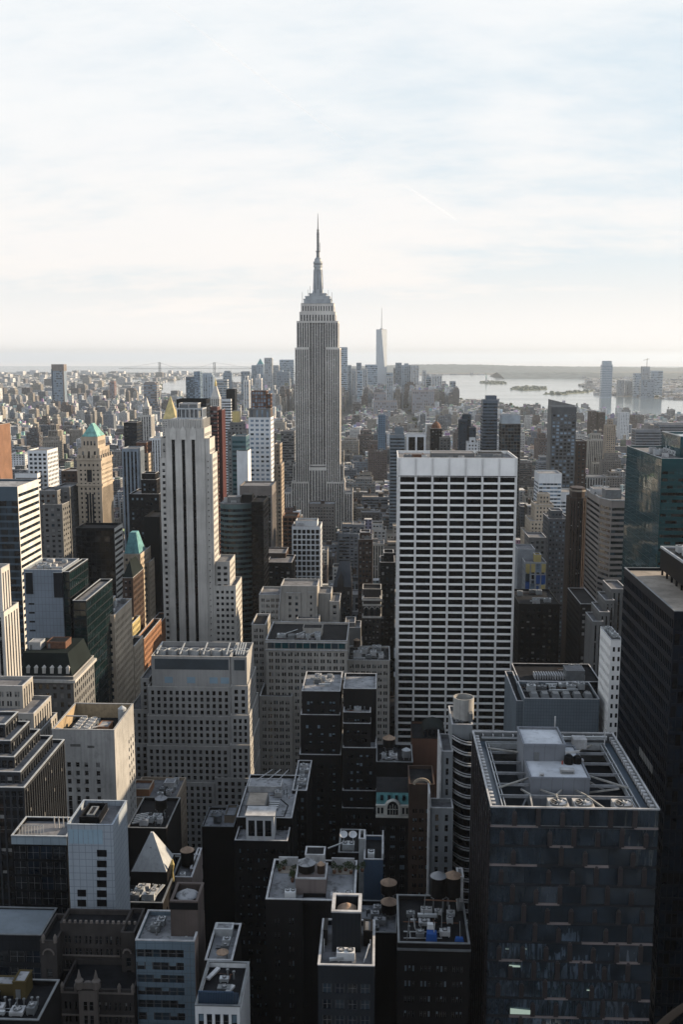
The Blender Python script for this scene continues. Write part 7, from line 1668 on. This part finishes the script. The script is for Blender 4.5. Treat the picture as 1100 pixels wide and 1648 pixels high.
# which of them show largest
IDS = np.full((412, 275), -1, int); order = sorted([(b[2], -2, b) for b in BLK] + [(b[2], i, b) for i, b in enumerate(fill)], key=lambda q: -q[0])
for yy, i, b in order:
    if b[2] < 5: continue
    a, c, t, bt = screen(*b[:5]); a, c, t, bt = a / 4, c / 4, t / 4, bt / 4
    if c < 0 or a > 275 or t > 412: continue
    IDS[max(0, int(t)):max(0, min(412, int(bt) + 1)), max(0, int(a + .5)):max(0, min(275, int(c + .5)))] = i
cnt = np.bincount(IDS[IDS >= 0], minlength=len(fill)); named = [i for i in np.argsort(-cnt)[:175] if cnt[i] >= 2]
nset = set(named)
# as things of their own
HEROES = []
for o in list(COL.objects):
    if o.type == 'EMPTY' and o.get('category') in ('building', 'office building', 'office tower', 'tower', 'skyscraper'): HEROES.append(o)
hp = [(proj(b[0] * .5 + b[1] * .5, b[2], b[4])[:2], b[2], b[5]) for b in BLK]
seen_lab = {}
FM = [mat('city_wall_' + str(i), c, streak=.3, scale=.06) for i, (c, _) in enumerate(FILLC)]
ROOFS = [(RPALE, 'pale'), (RGREY, 'grey'), (RDARK, 'black'), (RTAN, 'sandy')]
for i in named:
    x0, x1, y0, y1, z, c = fill[i]; cx, cy = (x0 + x1) / 2, y0; sx, sy, _ = proj(cx, cy, z)
    best = min(hp, key=lambda h: math.hypot(h[0][0] - sx, (h[0][1] - sy) * .8) + (60 if len(h[2]) > 46 else 0))
    rel = 'left of' if best[0][0] > sx + 14 else ('right of' if best[0][0] < sx - 14 else ('beyond' if y0 > best[1] else 'in front of'))
    rf, rn = ROOFS[R.randrange(4)]; size = 'low' if z < 32 else ('mid-height' if z < 55 else 'tall')
    wd = 'slim' if x1 - x0 < 18 else ('square' if x1 - x0 < 26 else 'wide')
    win = R.choice((MIXD, MIXD, MIX, MIXB)); st = R.choice(('grid', 'grid', 'grid', 'pier', 'band'))
    phrase = best[2] if best[2].startswith('the ') else 'the ' + best[2]
    phrase = ' '.join(phrase.split()[:5])
    while phrase.split()[-1] in ('and', 'with', 'the', 'a', 'of', 'in', 'on', 'its', 'beside', 'between', 'behind', 'under', 'above', 'topped', 'rising', 'right', 'left', 'down', 'at', 'one', 'far', 'across'): phrase = ' '.join(phrase.split()[:-1])
    for extra in ('', 'plain-walled ', 'weathered ', 'streaked ', 'boxy '):
        lab = f'{size} {wd} {extra}{FILLC[c][1]} block with {rn} roof {rel} {phrase}'
        if lab not in seen_lab: break
    seen_lab[lab] = 1
    b = Bld('city_block', lab, cx, cy, 'building', 'ordinary city blocks between the towers', wall=FM[c], roof=rf, cop=PALE if R.random() < .35 else FM[c], win=win, sp=DARK)
    f = G(R.uniform(2.8, 4.2), R.uniform(3.3, 4.0), R.uniform(.45, .62) if st != 'band' else .92, R.uniform(.45, .6), .3, R.uniform(1.2, 3), 0, .8, st)
    b.block(x0, x1, y0, y1, 0, z, f, reg=False, cop=.5)
    if R.random() < .55 and x1 - x0 > 12: b.block(x0 + (x1 - x0) * R.uniform(.1, .25), x1 - (x1 - x0) * R.uniform(.1, .25), y0 + 4, y1 - 3, z - 1, z + R.uniform(5, 14), f, reg=False)
    q0, q1 = x0 + 2, x1 - 2; w = R.uniform(4, 8); q = R.uniform(q0, max(q0 + .1, q1 - w)); bulkhead(b, q, q + w, y0 + 8, y0 + 16, z + (0 if len(b.b) > 0 else -1), R.uniform(3, 6), R.choice((GREYS, TAN, BRKB, STEELD)), rf, door=False)
    if R.random() < .55:
        tx, ty = R.uniform(x0 + 3, x1 - 3), y1 - 5; m = MB(); m.lathe(tx, ty, [(2, z + 4), (2, z + 8.4), (.2, z + 10)], 10); [m.bar((tx + s, ty + t, z - 1), (tx + s, ty + t, z + 4), .3) for s in (-1.3, 1.3) for t in (-1.3, 1.3)]; b.solid('roof_tank', m, WOOD)
    for k in range(R.randrange(1, 4)): q = R.uniform(x0 + 2, x1 - 4); b.solid('roof_unit', MB().box(q, q + R.uniform(1.5, 3.5), y0 + 2, y0 + R.uniform(3.5, 6), z - 1, z + R.uniform(.4, 1.4)), R.choice((STEEL, PALE, STEELD)))
    b.finish(0)
# the rest is one mass
def city_mass():
    m = bpy.data.materials.new('city_mass'); m.use_nodes = True; k = NT(m.node_tree); b = k.n['Principled BSDF']; g = k.new('ShaderNodeNewGeometry')
    at_ = k.new('ShaderNodeAttribute', attribute_name='col'); sp = k.new('ShaderNodeSeparateXYZ'); k.l.new(g.outputs['Position'], sp.inputs[0]); sn = k.new('ShaderNodeSeparateXYZ'); k.l.new(g.outputs['Normal'], sn.inputs[0])
    ax = k.math('ABSOLUTE', sn.outputs[0]); u = k.math('ADD', k.math('MULTIPLY', sp.outputs[1], ax), k.math('MULTIPLY', sp.outputs[0], k.math('SUBTRACT', 1, ax)))
    wu = k.math('LESS_THAN', k.math('FRACT', k.math('DIVIDE', u, at_.outputs['Alpha'])), .5); wz = k.math('LESS_THAN', k.math('FRACT', k.math('DIVIDE', sp.outputs[2], 3.8)), .52)
    up = k.math('LESS_THAN', k.math('ABSOLUTE', sn.outputs[2]), .5); win = k.math('MULTIPLY', k.math('MULTIPLY', wu, wz), up)
    base = k.mix(k.ramp(k.noise(g.outputs['Position'], .09, 4, .6), .3, .7), (.62, .62, .62, 1), (1.25, 1.25, 1.25, 1)); base = k.mix(1.0, at_.outputs['Color'], base, 'MULTIPLY')
    k.l.new(k.mix(k.math('MULTIPLY', win, .88), base, (.012, .015, .02, 1)), b.inputs['Base Color']); b.inputs['Roughness'].default_value = .8; b.inputs['Specular IOR Level'].default_value = .3
    mb = MB(); cols = []
    RC = [(.50, .50, .50), (.38, .38, .39), (.22, .22, .23), (.09, .09, .095), (.38, .35, .31), (.66, .66, .66), (.16, .12, .11), (.58, .57, .55)]
    def bx(x0, x1, y0, y1, z0, z1, wc, rc, bay):
        n = len(mb.f); mb.box(x0, x1, y0, y1, z0, z1); cols.extend([(*wc, bay)] * 4 + [(*rc, bay)])
    rr = random.Random(3)
    for i, (x0, x1, y0, y1, z, c) in enumerate(fill):
        if i in nset: continue
        s = rr.uniform(.75, 1.25); wc = tuple(min(.7, q * s) for q in FILLC[c][0]); rc = rr.choice(RC); bay = rr.uniform(2.8, 5.5)
        if y0 > 1300: g_ = sum(wc) / 3; wc = tuple(min(.75, (q * .4 + g_ * .6 * c_) * (1.55 if y0 < 2500 else 2.1)) for q, c_ in zip(wc, (.92, 1, 1.12)))  # haze painted into far walls: greyer, bluer and paler with distance
        if y0 < 190: wc = tuple(min(.7, q * 1.7) for q in wc)  # unseen near blocks lightened to brighten reflections in the glass tower
        if 190 < y0 < 650: wc = tuple(q * .35 for q in wc); rc = tuple(q * .35 for q in rc)  # canyon shade painted in as darker walls and roofs
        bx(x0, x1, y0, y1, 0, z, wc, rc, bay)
        if y0 < 5600:
            w = (x1 - x0) * rr.uniform(.2, .5); q = rr.uniform(x0 + .5, x1 - w - .5); h = rr.uniform(2.5, 6) if rr.random() < .7 else rr.uniform(6, 16)
            bx(q, q + w, y0 + 5, y0 + rr.uniform(10, 20), z, z + h, tuple(v * rr.uniform(.6, 1.2) for v in wc), rr.choice(RC), bay)
            if rr.random() < .5 and y0 < 3200: q = rr.uniform(x0 + 1, x1 - 4); bx(q, q + 3, y1 - 7, y1 - 4, z, z + 6, (.09, .065, .05), (.2, .15, .11), 40)
            if y0 < 2500:
                for _ in range(2): q = rr.uniform(x0 + 1, x1 - 4); yq = rr.uniform(y0 + 1, y1 - 4); bx(q, q + rr.uniform(1, 3), yq, yq + rr.uniform(1, 3), z, z + rr.uniform(.8, 2), (.35, .35, .36), (.45, .45, .46), 40)
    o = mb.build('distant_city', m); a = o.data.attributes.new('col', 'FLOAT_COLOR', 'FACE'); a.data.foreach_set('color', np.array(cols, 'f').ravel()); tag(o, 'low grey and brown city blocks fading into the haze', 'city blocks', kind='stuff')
city_mass()
# far tree clumps scattered through the low districts
def far_trees():
    rr = random.Random(9); m = MB()
    for _ in range(2600):
        y = rr.uniform(1500, 14000) ; x = rr.uniform(-.42, .34) * y
        if wet(x, y): continue
        s = rr.uniform(4, 8) * (1 + y / 6000); z = rr.uniform(9, 15) * (1 + y / 20000); m.lathe(x, y, [(s * .6, 1), (s, z * .55), (s * .7, z * .85), (s * .2, z)], 6)
    tag(m.build('street_foliage', LEAF), 'scattered dark green tree cover between the far blocks', 'trees', kind='stuff')
far_trees()

# ------------------------------------------------------------------ street, cars, trees, shrubs
def tree_mesh(seed, h, r, n):
    rr = random.Random(seed); c = MB(); lobes = [(rr.uniform(-.5, .5) * r, rr.uniform(-.5, .5) * r, h * rr.uniform(.5, .85), r * rr.uniform(.4, .62)) for _ in range(7)]
    for _ in range(n):
        lx, ly, lz, lr = rr.choice(lobes); a, e = rr.uniform(0, 2 * pi), rr.uniform(-.9, 1.4); q = lr * rr.uniform(.55, 1.08)
        p = np.array((lx + q * cos(a) * cos(e), ly + q * sin(a) * cos(e), lz + q * sin(e))); s = rr.uniform(.25, .6) * r / 3.2
        d1 = np.array([rr.gauss(0, 1) for _ in range(3)]); d1 /= np.linalg.norm(d1); d2 = np.cross(d1, [rr.gauss(0, 1) for _ in range(3)]); d2 /= np.linalg.norm(d2) + 1e-9
        c.quad(tuple(p - d1 * s), tuple(p - d2 * s * .6), tuple(p + d1 * s), tuple(p + d2 * s * .6))
    t = MB(); t.lathe(0, 0, [(.28, 0), (.2, h * .45), (.1, h * .75)], 8)
    for k in range(5): a = k * 1.3; t.bar((0, 0, h * (.35 + k * .05)), (r * .5 * cos(a), r * .5 * sin(a), h * (.6 + k * .05)), .12)
    return c, t
c, t = tree_mesh(1, 13, 5.2, 420)
tr = thing('street_tree', 'dark leafy tree in the row beside the shaded avenue', 'tree', (0, 0, 0), 'dark trees along the shaded avenue'); part(c, 'crown', LEAF, tr); part(t, 'trunk', BARK, tr)
k = 0
for px_, py_ in ((846, 1046), (858, 1052), (870, 1048), (882, 1056), (893, 1050), (903, 1060), (850, 1064), (866, 1068), (884, 1071), (899, 1076), (843, 1078), (912, 1068), (876, 1036), (890, 1034)):
    x, y = onz(px_, py_, 9); o = tr if k == 0 else copy_tree(tr); o.location = (x, y, 0); o.rotation_euler = (0, 0, k * 1.1); k += 1
c, t = tree_mesh(3, 1.9, 1.0, 220)
sh = thing('potted_shrub', 'leafy shrub growing in the planted roof terrace', 'shrub', (0, 0, 0), 'shrubs on the planted roof terrace'); part(c, 'foliage', LEAF, sh); part(MB().lathe(0, 0, [(.35, 0), (.45, .5), (.4, .5)], 10), 'planter', RUST, sh)
for k, p in enumerate(PLANT_SPOTS):
    o = sh if k == 0 else copy_tree(sh); o.location = p; o.rotation_euler = (0, 0, k * 2.1); o.scale = (1, 1, .9 + .25 * (k % 3))
CARC = [('white', (.7, .7, .7)), ('black', (.015, .015, .017)), ('yellow', (.65, .40, .04)), ('grey', (.25, .26, .27))]
cars = []
for n_, c_ in CARC:
    t = thing('car', f'small {n_} car driving along the shaded avenue', 'car', (0, 0, 0), f'{n_} cars on the shaded avenue')
    m = MB(); m.prism([(-.9, -2.2), (.9, -2.2), (.9, 2.2), (-.9, 2.2)], .35, .95, 0, .96); part(m, 'body', mat('car_paint_' + n_, c_, rough=.25, var=.02, spec=.6), t)
    part(MB().prism([(-.8, -1.2), (.8, -1.2), (.8, 1.3), (-.8, 1.3)], .953, 1.5, 0, .78), 'cabin', GL0, t)
    for sx in (-1, 1):
        for sy in (-1.35, 1.35):
            w = MB().lathe(0, 0, [(.33, -.1), (.33, .1)], 12); w.v = [(sx * .82 + v[2], sy + v[0], .33 + v[1]) for v in w.v]; part(w, 'wheel', DARK, t)
    cars.append(t)
k = 0
for py_ in range(1000, 1076, 5):
    for s in (0, 1):
        x, y = onz(905 + (py_ - 1000) * .42 + s * 9 + (k % 3) * 2, py_ + s * 2, .5); o = cars[k % 4] if k < 4 else copy_tree(cars[k % 4]); o.location = (x, y, .004); o.rotation_euler = (0, 0, 0 if s else pi); k += 1
# towers across the avenue and behind the viewing deck: unseen, put in so that their bulk shades the near blocks
AVT = [(165, 225, 330, 385, 196, 'ribbed slab tower across the avenue beyond the frame edge'), (165, 230, 420, 478, 206, 'taller ribbed slab tower across the avenue beyond the frame edge'), (150, 215, 225, 285, 205, 'nearer ribbed slab tower across the avenue beyond the frame edge'),
       (-52, 52, -46, -3.2, 256, 'broad stone slab tower that carries the viewing deck'), (-190, -105, -90, -40, 165, 'stone tower east of the deck tower, behind the camera'), (-420, -330, -60, 0, 190, 'grey tower far east of the deck tower, behind the camera'), (150, 225, 90, 160, 229, 'grey slab opposite the deck tower on the avenue'), (150, 225, -30, 50, 180, 'pale slab opposite the deck tower on the avenue'), (150, 240, -170, -80, 210, 'dark slab north of the deck tower on the avenue'), (-110, 90, -210, -150, 205, 'wide tower north of the deck tower, behind the camera')]
for x0, x1, y0, y1, z, lab in AVT:
    b = Bld('shading_tower', lab, x0, y0, 'office tower', wall=mat('blocker_stone', (.22, .21, .20), streak=.3), sp=DARK, roof=RDARK, cop=GREYS); b.block(x0, x1, y0, y1, 0, z, G(3.4, 3.9, .5, .55, .5, 4, 0, 1, 'pier') if y0 > 200 else None, fb=G(4.2, 4.2, .5, .6, .4, 3, 0, 1) if y0 < 0 else None); b.finish(0)  # wall tone of the unseen towers set for their bounce and reflections
# the deck parapet in the corner
def ledge():
    P = lambda px_, py_, t: tuple(np.array((0, 0, CZ)) + np.array(ray(px_, py_)) * t)
    cp = [(1010, 1720), (1048, 1668), (1082, 1634), (1120, 1612), (1200, 1590)]; pts = []
    for i in range(25):
        t = i / 24 * 4; k = min(3, int(t)); u = t - k; p0, p1, p2, p3 = cp[max(0, k - 1)], cp[k], cp[k + 1], cp[min(4, k + 2)]
        pts.append(P(*[.5 * (2 * b_ + (c_ - a_) * u + (2 * a_ - 5 * b_ + 4 * c_ - d_) * u * u + (3 * b_ - a_ - 3 * c_ + d_) * u ** 3) for a_, b_, c_, d_ in zip(p0, p1, p2, p3)], 2.6))
    m = MB(); n = 10
    for p in pts: m.v += [(p[0] + .012 * cos(2 * pi * i / n), p[1], p[2] + .012 * sin(2 * pi * i / n)) for i in range(n)]
    for a in range(len(pts) - 1):
        for i in range(n): m.f.append((a * n + i, a * n + (i + 1) % n, (a + 1) * n + (i + 1) % n, (a + 1) * n + i)); m.m.append(0)
    t = thing('deck_rail', 'thin dark brown rail of the viewing deck in the bottom corner', 'railing', pts[10]); part(m, 'rail', mat('rail_paint', (.05, .04, .033)), t, True)
ledge()

# ------------------------------------------------------------------ condensation trails high in the sky
def contrail(a, c, H, w, lab):
    p, q = [np.array((0, 0, CZ)) + np.array(ray(*e)) * (H / ray(*e)[2]) for e in (a, c)]
    m = bpy.data.materials.new('vapour'); m.use_nodes = True; k = NT(m.node_tree); k.n.clear(); o = k.new('ShaderNodeOutputMaterial'); mx = k.new('ShaderNodeMixShader'); mx.inputs[0].default_value = .045
    t = k.new('ShaderNodeBsdfTransparent'); d = k.new('ShaderNodeBsdfDiffuse'); d.inputs[0].default_value = (.9, .9, .9, 1); k.l.new(t.outputs[0], mx.inputs[1]); k.l.new(d.outputs[0], mx.inputs[2]); k.l.new(mx.outputs[0], o.inputs[0])
    b = MB(); n = 60; rr = random.Random(8); pts = [p + (q - p) * i / n + np.array((rr.gauss(0, 3), rr.gauss(0, 3), 0)) for i in range(n + 1)]
    for i in range(n + 1):
        s = w * (.6 + .4 * sin(i * .9) ** 2) * (.4 + .6 * min(1, i / 8, (n - i) / 8)); b.v += [(pts[i][0] + s * cos(j * pi / 4), pts[i][1], pts[i][2] + s * sin(j * pi / 4)) for j in range(8)]
    for i in range(n):
        for j in range(8): b.f.append((i * 8 + j, i * 8 + (j + 1) % 8, i * 8 + 8 + (j + 1) % 8, i * 8 + 8 + j)); b.m.append(0)
    tr = thing('vapour_trail', lab, 'vapour trail', tuple(p)); part(b, 'trail', m, tr, True)
contrail((270, 10), (556, 228), 5200, 24, 'long thin white vapour trail slanting across the upper sky')
contrail((655, 300), (738, 356), 5200, 30, 'short faint vapour trail right of the tallest tower')

# ------------------------------------------------------------------ the air between
def haze():
    m = bpy.data.materials.new('haze_air'); m.use_nodes = True; k = NT(m.node_tree); k.n.clear(); out = k.new('ShaderNodeOutputMaterial'); v = k.new('ShaderNodeVolumePrincipled')
    v.inputs['Color'].default_value = (.71, .79, .89, 1); v.inputs['Density'].default_value = HAZE; v.inputs['Anisotropy'].default_value = .3; k.l.new(v.outputs[0], out.inputs['Volume'])
    me = bpy.data.meshes.new('haze'); b = MB().box(-24500, 24500, -1600, 90000, -1.5, 470, bottom=True); me.from_pydata(b.v, [], b.f); me.materials.append(m); o = bpy.data.objects.new('haze', me); COL.objects.link(o); tag(o, 'pale blue haze lying over the whole city', 'haze', kind='stuff')
HAZE = 0.00003
haze()
